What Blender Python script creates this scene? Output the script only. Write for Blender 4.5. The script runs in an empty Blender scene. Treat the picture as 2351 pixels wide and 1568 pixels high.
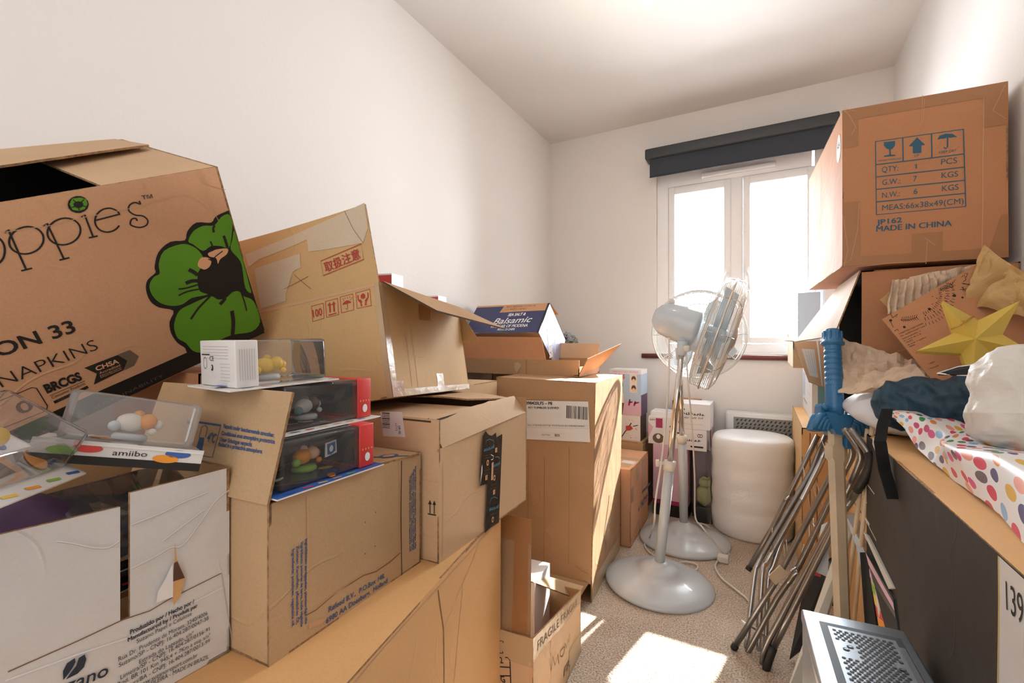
import bpy, bmesh, math, random
from mathutils import Vector, Matrix, noise, Euler
sc = bpy.context.scene
COL = sc.collection

# ------------------------------------------------------------------ camera, world, sun, lamps, exposure
cam_d = bpy.data.cameras.new('camera'); cam = bpy.data.objects.new('camera', cam_d); COL.objects.link(cam)
cam_d.sensor_width = 36.0; cam_d.lens = 1050.0 * 36.0 / 2351.0; cam_d.clip_start = 0.02
cam.location = (0, 0, 1.05); cam.rotation_euler = (math.radians(90), 0, math.radians(28.9))
sc.camera = cam

world = bpy.data.worlds.new('world'); sc.world = world; world.use_nodes = True
bg = world.node_tree.nodes['Background']
bg.inputs[0].default_value = (0.88, 0.95, 1.0, 1); bg.inputs[1].default_value = 46.0

def lamp(name, kind, loc, energy, color=(1, 1, 1), **kw):
    d = bpy.data.lights.new(name, kind); d.energy = energy; d.color = color
    for k, v in kw.items():
        setattr(d, k, v)
    o = bpy.data.objects.new(name, d); o.location = loc; COL.objects.link(o)
    return o
sun = lamp('sun', 'SUN', (0, 6, 5), 42.0, (1.0, 0.97, 0.93), angle=math.radians(0.6))
sun.rotation_euler = Vector((-0.19, -1.0, -0.695)).to_track_quat('-Z', 'Y').to_euler()
portal = lamp('window_portal', 'AREA', (-0.16, 3.30, 1.55), 1.0, shape='RECTANGLE', size=0.92, size_y=1.2)
portal.rotation_euler = (math.radians(-90), 0, 0); portal.data.cycles.is_portal = True
fill = lamp('hall_lamp', 'AREA', (-0.35, -0.62, 1.5), 10.5, (1.0, 0.985, 0.97), shape='RECTANGLE', size=1.5, size_y=1.9)  # added fill from behind the camera
fill.rotation_euler = (math.radians(90), 0, 0)
sc.view_settings.view_transform = 'Standard'; sc.view_settings.look = 'None'
sc.view_settings.exposure = 0.0; sc.view_settings.gamma = 1.0; sc.view_settings.use_curve_mapping = False

# ------------------------------------------------------------------ materials
def lin(c):
    if isinstance(c, str):
        c = tuple(int(c[i:i + 2], 16) / 255 for i in (0, 2, 4))
    return tuple((x / 12.92 if x <= 0.04045 else ((x + 0.055) / 1.055) ** 2.4) for x in c) + (1.0,)

def mat(name, col, rough=0.6, metal=0.0, spec=0.5, bump=0.0, bscale=40.0, vary=0.0, vscale=6.0, alpha=1.0, trans=0.0, coat=0.0, sheen=0.0):
    m = bpy.data.materials.new(name); m.use_nodes = True
    nt = m.node_tree; b = nt.nodes['Principled BSDF']
    b.inputs['Base Color'].default_value = lin(col); b.inputs['Roughness'].default_value = rough
    b.inputs['Metallic'].default_value = metal; b.inputs['Specular IOR Level'].default_value = spec
    b.inputs['Coat Weight'].default_value = coat
    if sheen: b.inputs['Sheen Weight'].default_value = sheen
    if trans: b.inputs['Transmission Weight'].default_value = trans
    if alpha < 1: b.inputs['Alpha'].default_value = alpha
    L = nt.links
    if bump or vary:
        tc = nt.nodes.new('ShaderNodeTexCoord')
    if vary:
        n = nt.nodes.new('ShaderNodeTexNoise'); n.inputs['Scale'].default_value = vscale; n.inputs['Detail'].default_value = 5
        L.new(tc.outputs['Object'], n.inputs['Vector'])
        r = nt.nodes.new('ShaderNodeValToRGB'); c = lin(col)
        r.color_ramp.elements[0].position = 0.3; r.color_ramp.elements[1].position = 0.7
        r.color_ramp.elements[0].color = tuple(x * (1 - vary) for x in c[:3]) + (1,)
        r.color_ramp.elements[1].color = tuple(min(1, x * (1 + vary)) for x in c[:3]) + (1,)
        L.new(n.outputs['Fac'], r.inputs['Fac']); L.new(r.outputs['Color'], b.inputs['Base Color'])
    if bump:
        n2 = nt.nodes.new('ShaderNodeTexNoise'); n2.inputs['Scale'].default_value = bscale; n2.inputs['Detail'].default_value = 4
        L.new(tc.outputs['Object'], n2.inputs['Vector'])
        bp = nt.nodes.new('ShaderNodeBump'); bp.inputs['Strength'].default_value = bump; bp.inputs['Distance'].default_value = 0.01
        L.new(n2.outputs['Fac'], bp.inputs['Height']); L.new(bp.outputs['Normal'], b.inputs['Normal'])
    return m

def cardboard(name, col, crease=0.35, cscale=2.2, ribs=None, stain=0.10):
    """brown board: blotchy colour, fibre speckle, soft dents and a few crease lines; ribs = axis along which flutes repeat"""
    m = bpy.data.materials.new(name); m.use_nodes = True
    nt = m.node_tree; b = nt.nodes['Principled BSDF']; L = nt.links; c = lin(col)
    b.inputs['Roughness'].default_value = 0.72; b.inputs['Specular IOR Level'].default_value = 0.3
    tc = nt.nodes.new('ShaderNodeTexCoord')
    def nz(scale, detail=4, dist=0.0):
        n = nt.nodes.new('ShaderNodeTexNoise'); n.inputs['Scale'].default_value = scale
        n.inputs['Detail'].default_value = detail; n.inputs['Distortion'].default_value = dist
        L.new(tc.outputs['Object'], n.inputs['Vector']); return n
    n1, n2, n3 = nz(4.0, 5), nz(260.0, 2), nz(14.0, 3)
    r = nt.nodes.new('ShaderNodeValToRGB'); r.color_ramp.elements[0].position = 0.28; r.color_ramp.elements[1].position = 0.72
    r.color_ramp.elements[0].color = tuple(x * (1 - stain) for x in c[:3]) + (1,)
    r.color_ramp.elements[1].color = tuple(min(1, x * (1 + stain * 0.7)) for x in c[:3]) + (1,)
    L.new(n1.outputs['Fac'], r.inputs['Fac'])
    mx = nt.nodes.new('ShaderNodeMix'); mx.data_type = 'RGBA'; mx.blend_type = 'OVERLAY'; mx.inputs['Factor'].default_value = 0.16
    L.new(r.outputs['Color'], mx.inputs['A']); L.new(n2.outputs['Color'], mx.inputs['B'])
    L.new(mx.outputs['Result'], b.inputs['Base Color'])
    vo = nt.nodes.new('ShaderNodeTexVoronoi'); vo.feature = 'DISTANCE_TO_EDGE'; vo.inputs['Scale'].default_value = cscale
    dn = nt.nodes.new('ShaderNodeVectorMath'); dn.operation = 'ADD'
    L.new(tc.outputs['Object'], dn.inputs[0]); L.new(nz(3.0, 2).outputs['Color'], dn.inputs[1]); L.new(dn.outputs[0], vo.inputs['Vector'])
    mr = nt.nodes.new('ShaderNodeMapRange'); mr.inputs['From Max'].default_value = 0.018; mr.inputs['To Min'].default_value = crease; mr.inputs['To Max'].default_value = 0
    L.new(vo.outputs['Distance'], mr.inputs['Value'])
    gate = nt.nodes.new('ShaderNodeMapRange'); gate.inputs['From Min'].default_value = 0.5; gate.inputs['From Max'].default_value = 0.62
    L.new(nz(5.0, 1).outputs['Fac'], gate.inputs['Value'])
    ml = nt.nodes.new('ShaderNodeMath'); ml.operation = 'MULTIPLY'
    L.new(mr.outputs['Result'], ml.inputs[0]); L.new(gate.outputs['Result'], ml.inputs[1])
    ad = nt.nodes.new('ShaderNodeMath'); ad.operation = 'ADD'
    L.new(ml.outputs[0], ad.inputs[0]); L.new(n3.outputs['Fac'], ad.inputs[1])
    h = ad
    if ribs is not None:
        w = nt.nodes.new('ShaderNodeTexWave'); w.wave_type = 'BANDS'; w.bands_direction = ribs
        w.inputs['Scale'].default_value = 22.0; w.inputs['Distortion'].default_value = 0.4
        L.new(tc.outputs['Object'], w.inputs['Vector'])
        m2 = nt.nodes.new('ShaderNodeMath'); m2.operation = 'MULTIPLY_ADD'; m2.inputs[1].default_value = 0.10
        L.new(w.outputs['Fac'], m2.inputs[0]); L.new(ad.outputs[0], m2.inputs[2]); h = m2
    bp = nt.nodes.new('ShaderNodeBump'); bp.inputs['Strength'].default_value = 0.35; bp.inputs['Distance'].default_value = 0.006
    L.new(h.outputs[0], bp.inputs['Height']); L.new(bp.outputs['Normal'], b.inputs['Normal'])
    return m

def clear(name, tint=(1, 1, 1), rough=0.03, opacity=0.08, gloss=1.0, hazy=0.0):
    """thin clear plastic or glass: see-through with a fresnel gloss, and a little milky haze"""
    m = bpy.data.materials.new(name); m.use_nodes = True
    nt = m.node_tree; nt.nodes.clear(); L = nt.links
    out = nt.nodes.new('ShaderNodeOutputMaterial'); t = nt.nodes.new('ShaderNodeBsdfTransparent'); t.inputs[0].default_value = tint + (1,)
    g = nt.nodes.new('ShaderNodeBsdfGlossy'); g.inputs['Roughness'].default_value = rough
    f = nt.nodes.new('ShaderNodeFresnel'); f.inputs[0].default_value = 1.45
    mu = nt.nodes.new('ShaderNodeMath'); mu.operation = 'MULTIPLY_ADD'; mu.inputs[1].default_value = gloss; mu.inputs[2].default_value = opacity * 0.3
    L.new(f.outputs[0], mu.inputs[0])
    m1 = nt.nodes.new('ShaderNodeMixShader'); L.new(mu.outputs[0], m1.inputs[0]); L.new(t.outputs[0], m1.inputs[1]); L.new(g.outputs[0], m1.inputs[2])
    d = nt.nodes.new('ShaderNodeBsdfDiffuse'); d.inputs[0].default_value = (0.85, 0.85, 0.86, 1)
    m2 = nt.nodes.new('ShaderNodeMixShader'); m2.inputs[0].default_value = hazy
    L.new(m1.outputs[0], m2.inputs[1]); L.new(d.outputs[0], m2.inputs[2]); L.new(m2.outputs[0], out.inputs[0])
    return m

M = {}
M['kraft'] = cardboard('kraft_board', 'c08f66'); M['kraft_pale'] = cardboard('pale_board', 'cfad89')
M['kraft_orange'] = cardboard('orange_board', 'd9a972', stain=0.06); M['kraft_tan'] = cardboard('tan_board', 'cba776', stain=0.08)
M['kraft_red'] = cardboard('reddish_board', 'bf865f', stain=0.06); M['kraft_dull'] = cardboard('dull_board', 'b08b67', ribs='Y')
M['kraft_grey'] = cardboard('greyish_board', 'c0a07b', stain=0.12); M['kraft_in'] = cardboard('board_inside', 'b18a63')
M['kraft_worn_lit'] = cardboard('worn_lit_board', 'cdbca3', stain=0.1); M['kraft_pink'] = cardboard('pinkish_board', 'd2a07a')
M['edge'] = mat('board_edge', '9a7550', 0.9, vary=0.45, vscale=120.0); M['dark_edge'] = mat('dark_board_edge', '4c3726', 0.9)
M['white_board'] = cardboard('white_board', 'dcdad9', crease=0.6, cscale=3.0, stain=0.03)
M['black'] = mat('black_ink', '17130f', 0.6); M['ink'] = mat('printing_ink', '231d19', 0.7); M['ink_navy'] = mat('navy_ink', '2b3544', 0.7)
M['ink_blue'] = mat('blue_ink', '3e5a86', 0.7); M['ink_teal'] = mat('teal_ink', '2f5e74', 0.7); M['ink_red'] = mat('red_ink', 'b0392f', 0.7)
M['ink_grey'] = mat('grey_ink', '6f5c4a', 0.8); M['green'] = mat('green_ink', '5b9320', 0.5, vary=0.1); M['peach'] = mat('peach_ink', 'e2ab80', 0.6)
M['white_ink'] = mat('white_ink', 'efeeee', 0.6); M['pale_grey'] = mat('pale_grey_print', 'b9b7b7', 0.6)
M['label'] = mat('paper_label', 'dfdcd9', 0.5, vary=0.03); M['paper'] = mat('white_paper', 'e9e6e2', 0.6)
M['tape'] = mat('brown_packing_tape', 'a9764c', 0.28, spec=0.6, bump=0.15, bscale=30); M['tape_pale'] = mat('pale_packing_tape', 'bfa27e', 0.25, spec=0.6, bump=0.15)
M['tape_black'] = mat('black_parcel_tape', '1d1b19', 0.3, bump=0.12); M['crease'] = mat('crease_line', 'cda27d', 0.7); M['crease_dark'] = mat('dark_fold_line', '7d5a3d', 0.9)
M['clear'] = clear('clear_plastic', gloss=1.0, opacity=0.1, hazy=0.05); M['clear_film'] = clear('cloudy_film', gloss=1.0, hazy=0.12, rough=0.15)
M['glass'] = clear('window_glass', gloss=0.9, opacity=0.0)
M['bubble'] = mat('bubble_wrap_film', 'f6f5f4', 0.3, bump=0.22, bscale=160, trans=0.0, spec=0.6)
M['wall'] = mat('wall_paint', 'e4dfdb', 0.85, bump=0.06, bscale=60); M['ceil'] = mat('ceiling_paint', 'dcd6d1', 0.9, bump=0.05, bscale=50)
M['upvc'] = mat('white_window_plastic', 'eeeeee', 0.35); M['sill'] = mat('red_brown_sill', '6b3630', 0.35)
M['blind'] = mat('charcoal_blind_fabric', '343a42', 0.8, bump=0.1, bscale=300); M['blind_bar'] = mat('charcoal_blind_rail', '3a3d40', 0.5)
M['fan'] = mat('pale_blue_enamel', 'c3ccd3', 0.28, coat=0.4); M['chrome'] = mat('chrome', 'd9d5cf', 0.12, metal=1.0)
M['wire'] = mat('chromed_wire', 'd8d5cf', 0.35, metal=0.8); M['cream'] = mat('cream_plastic', 'e4ddd2', 0.4); M['blade'] = mat('pale_blue_blade', 'b9cbd8', 0.3)
M['cord'] = mat('white_flex', 'dcd8d2', 0.45); M['gun'] = mat('gunmetal_tube', '8d8985', 0.3, metal=0.85); M['steel'] = mat('brushed_steel', 'b9bbbd', 0.25, metal=1.0)
M['rubber'] = mat('black_rubber', '201d1c', 0.6, bump=0.3, bscale=60); M['blue_toy'] = mat('satin_blue_paint', '2b6f9f', 0.32, spec=0.6); M['gold'] = mat('gold_paint', 'c99f45', 0.4, metal=0.3)
M['wood'] = mat('bare_pale_wood', 'd3bd9d', 0.6, vary=0.12, vscale=9); M['wood_silver'] = mat('silvered_wood', 'c5bcb2', 0.35, metal=0.3)
M['star'] = mat('gold_card', 'dcc05a', 0.38, metal=0.15, bump=0.05, bscale=200); M['kraft_paper'] = mat('crumpled_kraft_paper', 'd2b89e', 0.8, vary=0.06)
M['kraft_gold'] = mat('golden_kraft_paper', 'c29d67', 0.7, vary=0.06); M['bag'] = mat('white_tissue_bag', 'ddd8d0', 0.45, bump=0.6, bscale=28)
M['teal_cloth'] = mat('dark_teal_nylon', '163a4d', 0.55, bump=0.1, bscale=200); M['strap'] = mat('black_webbing', '0b0a09', 0.9)
M['pillow'] = mat('white_pillow_cover', 'd9d8dc', 0.6, bump=0.1, bscale=60); M['print_dark'] = cardboard('dark_printed_board', '3f3933', crease=0.2, stain=0.06)
M['silver'] = mat('silver_steel_sheet', 'aeb4ba', 0.3, metal=0.9); M['dark_plastic'] = mat('dark_plastic', '2a2c30', 0.4); M['groove'] = mat('dark_groove', '1e2127', 0.5)
M['pink'] = mat('pink_carton', 'd9b4c6', 0.5); M['magenta'] = mat('magenta_carton', 'a32a5d', 0.5); M['purple'] = mat('purple_carton', '5a4160', 0.5, vary=0.2, vscale=40)
M['sack'] = mat('sage_sackcloth', '9da078', 0.8, bump=0.3, bscale=60); M['white_carton'] = mat('white_carton', 'e4e3e4', 0.45); M['blue_carton'] = mat('pale_blue_carton', 'b5c9dd', 0.5)
M['red_carton'] = mat('red_carton', 'c43a3c', 0.45); M['red_print'] = mat('bright_red_print', 'd8413d', 0.4); M['navy_carton'] = mat('navy_carton', '3b3f68', 0.5); M['lilac_carton'] = mat('lilac_blue_carton', 'a9b4d8', 0.45)
M['yellow'] = mat('yellow_plastic', 'f0c74c', 0.4); M['orange'] = mat('orange_plastic', 'ee9a2c', 0.4); M['blue'] = mat('blue_plastic', '3b62ad', 0.4); M['skin'] = mat('peach_plastic', 'f0c3a2', 0.5)
M['lime'] = mat('lime_plastic', '8fbf45', 0.4); M['brown'] = mat('dark_brown', '5b3f33', 0.6); M['teal_carton'] = mat('teal_carton', '6fa0a8', 0.5); M['grey_board'] = mat('pale_grey_board', 'c9c7bd', 0.5)
M['silver_bag'] = mat('silver_foil', '8f9496', 0.25, metal=0.9); M['heater'] = mat('white_heater_enamel', 'e6e3df', 0.4); M['grille'] = mat('grey_heater_grille', '8c8782', 0.5)
M['lightgrey'] = mat('light_grey_plastic', 'c4cbd1', 0.4)

def carpet():
    m = bpy.data.materials.new('beige_carpet'); m.use_nodes = True; nt = m.node_tree; b = nt.nodes['Principled BSDF']; L = nt.links
    b.inputs['Roughness'].default_value = 1.0; b.inputs['Specular IOR Level'].default_value = 0.05
    tc = nt.nodes.new('ShaderNodeTexCoord')
    n = nt.nodes.new('ShaderNodeTexNoise'); n.inputs['Scale'].default_value = 170; n.inputs['Detail'].default_value = 3
    n2 = nt.nodes.new('ShaderNodeTexNoise'); n2.inputs['Scale'].default_value = 5; n2.inputs['Detail'].default_value = 3
    L.new(tc.outputs['Object'], n.inputs['Vector']); L.new(tc.outputs['Object'], n2.inputs['Vector'])
    r = nt.nodes.new('ShaderNodeValToRGB'); e = r.color_ramp.elements
    e[0].position = 0.3; e[0].color = lin('a38a72'); e[1].position = 0.62; e[1].color = lin('e6d8c8')
    ad = nt.nodes.new('ShaderNodeMath'); ad.operation = 'MULTIPLY_ADD'; ad.inputs[1].default_value = 0.25
    L.new(n2.outputs['Fac'], ad.inputs[0]); L.new(n.outputs['Fac'], ad.inputs[2])
    sb = nt.nodes.new('ShaderNodeMath'); sb.operation = 'SUBTRACT'; sb.inputs[1].default_value = 0.125; L.new(ad.outputs[0], sb.inputs[0])
    L.new(sb.outputs[0], r.inputs['Fac']); L.new(r.outputs['Color'], b.inputs['Base Color'])
    bp = nt.nodes.new('ShaderNodeBump'); bp.inputs['Strength'].default_value = 0.9; bp.inputs['Distance'].default_value = 0.012
    L.new(n.outputs['Fac'], bp.inputs['Height']); L.new(bp.outputs['Normal'], b.inputs['Normal'])
    return m
M['carpet'] = carpet()

def spotted():
    """white wrapping paper with scattered oval dots in many colours, laid out in the sheet's own uv"""
    m = bpy.data.materials.new('spotted_wrapping_paper'); m.use_nodes = True; nt = m.node_tree; b = nt.nodes['Principled BSDF']; L = nt.links
    b.inputs['Roughness'].default_value = 0.35
    uv = nt.nodes.new('ShaderNodeUVMap'); uv.uv_map = 'uv'
    mp = nt.nodes.new('ShaderNodeMapping'); mp.inputs['Scale'].default_value = (19.0, 28.0, 1); mp.inputs['Rotation'].default_value = (0, 0, 0.5)
    L.new(uv.outputs[0], mp.inputs['Vector'])
    v = nt.nodes.new('ShaderNodeTexVoronoi'); v.voronoi_dimensions = '2D'; v.inputs['Scale'].default_value = 1.0; v.inputs['Randomness'].default_value = 0.6
    L.new(mp.outputs[0], v.inputs['Vector'])
    sp = nt.nodes.new('ShaderNodeSeparateColor'); L.new(v.outputs['Color'], sp.inputs[0])
    r = nt.nodes.new('ShaderNodeValToRGB'); r.color_ramp.interpolation = 'CONSTANT'
    cols = ['e0508c', 'e8894a', '3f8a5a', '554a7c', 'd8425c', '8cb8de', 'e0b040', 'c94f7a', '6f5a62', 'f0a08c']
    for i, c in enumerate(cols):
        el = r.color_ramp.elements[0] if i == 0 else r.color_ramp.elements.new(i / len(cols)); el.position = i / len(cols); el.color = lin(c)
    L.new(sp.outputs[0], r.inputs['Fac'])
    lt = nt.nodes.new('ShaderNodeMath'); lt.operation = 'LESS_THAN'; lt.inputs[1].default_value = 0.34; L.new(v.outputs['Distance'], lt.inputs[0])
    mx = nt.nodes.new('ShaderNodeMix'); mx.data_type = 'RGBA'; mx.inputs['A'].default_value = lin('ece8e6')
    L.new(lt.outputs[0], mx.inputs['Factor']); L.new(r.outputs['Color'], mx.inputs['B']); L.new(mx.outputs['Result'], b.inputs['Base Color'])
    return m
M['spotted'] = spotted()

def glow(name, col, strength):
    m = bpy.data.materials.new(name); m.use_nodes = True; b = m.node_tree.nodes['Principled BSDF']
    b.inputs['Emission Color'].default_value = lin(col); b.inputs['Emission Strength'].default_value = strength
    return m
M['bulb'] = glow('lit_bulb', 'ffe2ae', 14.0)

# ------------------------------------------------------------------ mesh helpers
_txt = {}
def text_mesh(s, bold=0.0):
    k = (s, bold)
    if k not in _txt:
        c = bpy.data.curves.new('t', 'FONT'); c.body = s; c.size = 1; c.offset = bold; c.resolution_u = 3
        o = bpy.data.objects.new('t', c); COL.objects.link(o); bpy.context.view_layer.update()
        me = bpy.data.meshes.new_from_object(o.evaluated_get(bpy.context.evaluated_depsgraph_get()))
        _txt[k] = ([(v.co.x, v.co.y) for v in me.vertices], [tuple(p.vertices) for p in me.polygons])
        bpy.data.objects.remove(o); bpy.data.curves.remove(c); bpy.data.meshes.remove(me)
    return _txt[k]

def crv(pts, n=4, closed=True):
    p = [Vector(q) for q in pts]; N = len(p); o = []
    for i in range(N if closed else N - 1):
        a, b, c, d = (p[(i + k) % N] if closed else p[min(max(i + k, 0), N - 1)] for k in (-1, 0, 1, 2))
        for k in range(n):
            t = k / n; o.append(tuple(0.5 * ((2 * b) + (c - a) * t + (2 * a - 5 * b + 4 * c - d) * t * t + (3 * b - a - 3 * c + d) * t ** 3)))
    return o if closed else o + [tuple(p[-1])]

class Patch:
    """four-cornered sheet p00 p10 p11 p01 with soft dents that vanish at its rim; prints ride on it"""
    def __init__(s, p00, p10, p11, p01, amp=0.0, freq=5.0, seed=0.0, bow=0.0):
        s.c = [Vector(p) for p in (p00, p10, p11, p01)]; s.amp, s.freq, s.seed, s.bow = amp, freq, seed, bow
        s.n = (s.c[1] - s.c[0] + s.c[2] - s.c[3]).cross(s.c[3] - s.c[0] + s.c[2] - s.c[1]).normalized()
        s.W = ((s.c[1] - s.c[0]).length + (s.c[2] - s.c[3]).length) / 2; s.H = ((s.c[3] - s.c[0]).length + (s.c[2] - s.c[1]).length) / 2
    def pt(s, u, v, off=0.0):
        a = s.c[0].lerp(s.c[1], u); b = s.c[3].lerp(s.c[2], u); p = a.lerp(b, v)
        d = s.bow * 4 * u * (1 - u)
        if s.amp:
            w = min(1.0, 30 * max(0, u * (1 - u)) * max(0, v * (1 - v)))
            d += s.amp * w * noise.noise(p * s.freq + Vector((s.seed, s.seed * 1.7, 3.1)))
        return p + s.n * (d + off)

class MB:
    def __init__(s): s.v, s.f, s.m, s.sm, s.mats, s.uv = [], [], [], [], [], None
    def mi(s, m):
        if m not in s.mats: s.mats.append(m)
        return s.mats.index(m)
    def add(s, vs, fs, m, T=None, smooth=False):
        o = len(s.v); i = s.mi(m)
        s.v += [tuple(T @ Vector(v)) if T is not None else tuple(v) for v in vs]
        s.f += [tuple(a + o for a in f) for f in fs]; s.m += [i] * len(fs); s.sm += [smooth] * len(fs)
        return s
    def box(s, c, size, m, T=None, bev=0.0):
        x, y, z = (a / 2 for a in size)
        if bev:
            bm = bmesh.new(); bmesh.ops.create_cube(bm, size=1.0)
            for v in bm.verts: v.co = Vector((v.co.x * size[0], v.co.y * size[1], v.co.z * size[2]))
            bmesh.ops.bevel(bm, geom=list(bm.edges), offset=bev, segments=2, affect='EDGES', profile=0.6)
            bm.verts.index_update()
            vs = [tuple(v.co + Vector(c)) for v in bm.verts]; fs = [tuple(v.index for v in f.verts) for f in bm.faces]; bm.free()
            return s.add(vs, fs, m, T, True)
        vs = [(c[0] + a * x, c[1] + b * y, c[2] + d * z) for a in (-1, 1) for b in (-1, 1) for d in (-1, 1)]
        return s.add(vs, [(0, 1, 3, 2), (4, 6, 7, 5), (0, 4, 5, 1), (2, 3, 7, 6), (0, 2, 6, 4), (1, 5, 7, 3)], m, T)
    def tube(s, pts, r, m, n=8, T=None, closed=False):
        pts = [Vector(p) for p in pts]; N = len(pts); vs, fs = [], []
        rs = r if isinstance(r, (list, tuple)) else [r] * N
        up = None
        for i, p in enumerate(pts):
            a = pts[(i - 1) % N] if (i or closed) else p; b = pts[(i + 1) % N] if (i < N - 1 or closed) else p
            t = (b - a).normalized()
            if up is None: up = Vector((0, 0, 1)) if abs(t.z) < 0.9 else Vector((1, 0, 0))
            x = up.cross(t)
            if x.length < 1e-6: x = Vector((1, 0, 0)).cross(t)
            x.normalize(); y = t.cross(x); up = y
            for k in range(n):
                an = 2 * math.pi * k / n; vs.append(p + (x * math.cos(an) + y * math.sin(an)) * rs[i])
        for i in range(N if closed else N - 1):
            for k in range(n):
                j = (i + 1) % N; fs.append((i * n + k, i * n + (k + 1) % n, j * n + (k + 1) % n, j * n + k))
        if not closed: fs += [tuple(range(n - 1, -1, -1)), tuple(range((N - 1) * n, N * n))]
        return s.add(vs, fs, m, T, True)
    def lathe(s, prof, m, n=32, T=None):
        vs = [(r * math.cos(2 * math.pi * k / n), r * math.sin(2 * math.pi * k / n), z) for r, z in prof for k in range(n)]
        fs = [(i * n + k, i * n + (k + 1) % n, (i + 1) * n + (k + 1) % n, (i + 1) * n + k) for i in range(len(prof) - 1) for k in range(n)]
        fs += [tuple(range(n - 1, -1, -1)), tuple(range((len(prof) - 1) * n, len(prof) * n))]
        return s.add(vs, fs, m, T, True)
    def blob(s, c, rad, m, T=None, rough=0.0, freq=6.0, sub=3, seed=0.0, smooth=True, ridged=False):
        bm = bmesh.new(); bmesh.ops.create_icosphere(bm, subdivisions=sub, radius=1.0); bm.verts.index_update()
        vs = []
        for v in bm.verts:
            q = Vector((v.co.x * rad[0], v.co.y * rad[1], v.co.z * rad[2]))
            if rough:
                k = noise.noise(v.co * freq * 0.3 + Vector((seed, 0, seed))) * 0.8
                e = noise.noise(v.co * freq + Vector((0, seed, seed))); k += (1 - 2.2 * abs(e)) * 0.5 if ridged else e * 0.5
                q += v.co * rough * k
            vs.append(q + Vector(c))
        fs = [tuple(x.index for x in f.verts) for f in bm.faces]; bm.free()
        return s.add(vs, fs, m, T, smooth)
    def prism(s, poly, z0, z1, m, T=None):
        n = len(poly); vs = [(x, y, z0) for x, y in poly] + [(x, y, z1) for x, y in poly]
        return s.add(vs, [tuple(range(n - 1, -1, -1)), tuple(range(n, 2 * n))] + [(i, (i + 1) % n, n + (i + 1) % n, n + i) for i in range(n)], m, T)
    # sheets with thickness
    def patch(s, P, t, m, back=None, edge=None, step=0.03, ragged=0.0):
        nu = max(2, min(24, int(P.W / step))); nv = max(2, min(24, int(P.H / step)))
        if not P.amp and not P.bow and not ragged: nu = nv = 1
        def q(i, j, off):
            u, v = i / nu, j / nv
            if ragged and j == nv: v += ragged * noise.noise(Vector((u * 9, P.seed, 0)))
            return P.pt(u, v, off)
        A = [q(i, j, 0) for j in range(nv + 1) for i in range(nu + 1)]
        fs = [(j * (nu + 1) + i, j * (nu + 1) + i + 1, (j + 1) * (nu + 1) + i + 1, (j + 1) * (nu + 1) + i) for j in range(nv) for i in range(nu)]
        s.add(A, fs, m, None, bool(P.amp))
        if t:
            Bk = [q(i, j, -t) for j in range(nv + 1) for i in range(nu + 1)]
            s.add(Bk, [tuple(reversed(f)) for f in fs], back or m, None, bool(P.amp))
            ring = [i for i in range(nu + 1)] + [j * (nu + 1) + nu for j in range(1, nv + 1)] + [nv * (nu + 1) + i for i in range(nu - 1, -1, -1)] + [j * (nu + 1) for j in range(nv - 1, 0, -1)]
            k = len(ring); vs = [A[i] for i in ring] + [Bk[i] for i in ring]
            s.add(vs, [(i, k + i, k + (i + 1) % k, (i + 1) % k) for i in range(k)], edge or m)
        return s
    # prints on a sheet; coordinates in metres from its p00 corner
    def d_faces(s, P, pts, fs, m, off=0.0007):
        return s.add([P.pt(x / P.W, y / P.H, off) for x, y in pts], fs, m)
    def d_rect(s, P, x0, y0, x1, y1, m, off=0.0007):
        nu = max(1, int(abs(x1 - x0) / 0.02)); nv = max(1, int(abs(y1 - y0) / 0.02))
        pts = [(x0 + (x1 - x0) * i / nu, y0 + (y1 - y0) * j / nv) for j in range(nv + 1) for i in range(nu + 1)]
        return s.d_faces(P, pts, [(j * (nu + 1) + i, j * (nu + 1) + i + 1, (j + 1) * (nu + 1) + i + 1, (j + 1) * (nu + 1) + i) for j in range(nv) for i in range(nu)], m, off)
    def d_quad(s, P, q, m, off=0.0007):
        a, b, c, d = [Vector(p) for p in q]; nu = max(1, int((b - a).length / 0.02)); nv = max(1, int((d - a).length / 0.02)); pts = []
        for j in range(nv + 1):
            for i in range(nu + 1):
                pts.append(tuple((a.lerp(b, i / nu)).lerp(d.lerp(c, i / nu), j / nv)))
        return s.d_faces(P, pts, [(j * (nu + 1) + i, j * (nu + 1) + i + 1, (j + 1) * (nu + 1) + i + 1, (j + 1) * (nu + 1) + i) for j in range(nv) for i in range(nu)], m, off)
    def d_poly(s, P, pts, m, off=0.0007, cut=0.03):
        bm = bmesh.new(); vs = [bm.verts.new((x, y, 0)) for x, y in pts]
        try: bm.faces.new(vs)
        except ValueError: bm.free(); return s
        bm.normal_update()
        if bm.faces[:][0].normal.z < 0: bmesh.ops.reverse_faces(bm, faces=bm.faces[:])
        bmesh.ops.triangulate(bm, faces=bm.faces[:])
        for _ in range(3):
            es = [e for e in bm.edges if e.calc_length() > cut]
            if not es or not P.amp: break
            bmesh.ops.subdivide_edges(bm, edges=es, cuts=1); bmesh.ops.triangulate(bm, faces=bm.faces[:])
        bm.verts.index_update()
        s.d_faces(P, [(v.co.x, v.co.y) for v in bm.verts], [tuple(v.index for v in f.verts) for f in bm.faces], m, off); bm.free(); return s
    def d_ell(s, P, cx, cy, rx, ry, m, off=0.0007, n=20, rot=0.0):
        c, q = math.cos(rot), math.sin(rot)
        return s.d_poly(P, [(cx + rx * math.cos(a) * c - ry * math.sin(a) * q, cy + rx * math.cos(a) * q + ry * math.sin(a) * c) for a in [2 * math.pi * k / n for k in range(n)]], m, off)
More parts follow.
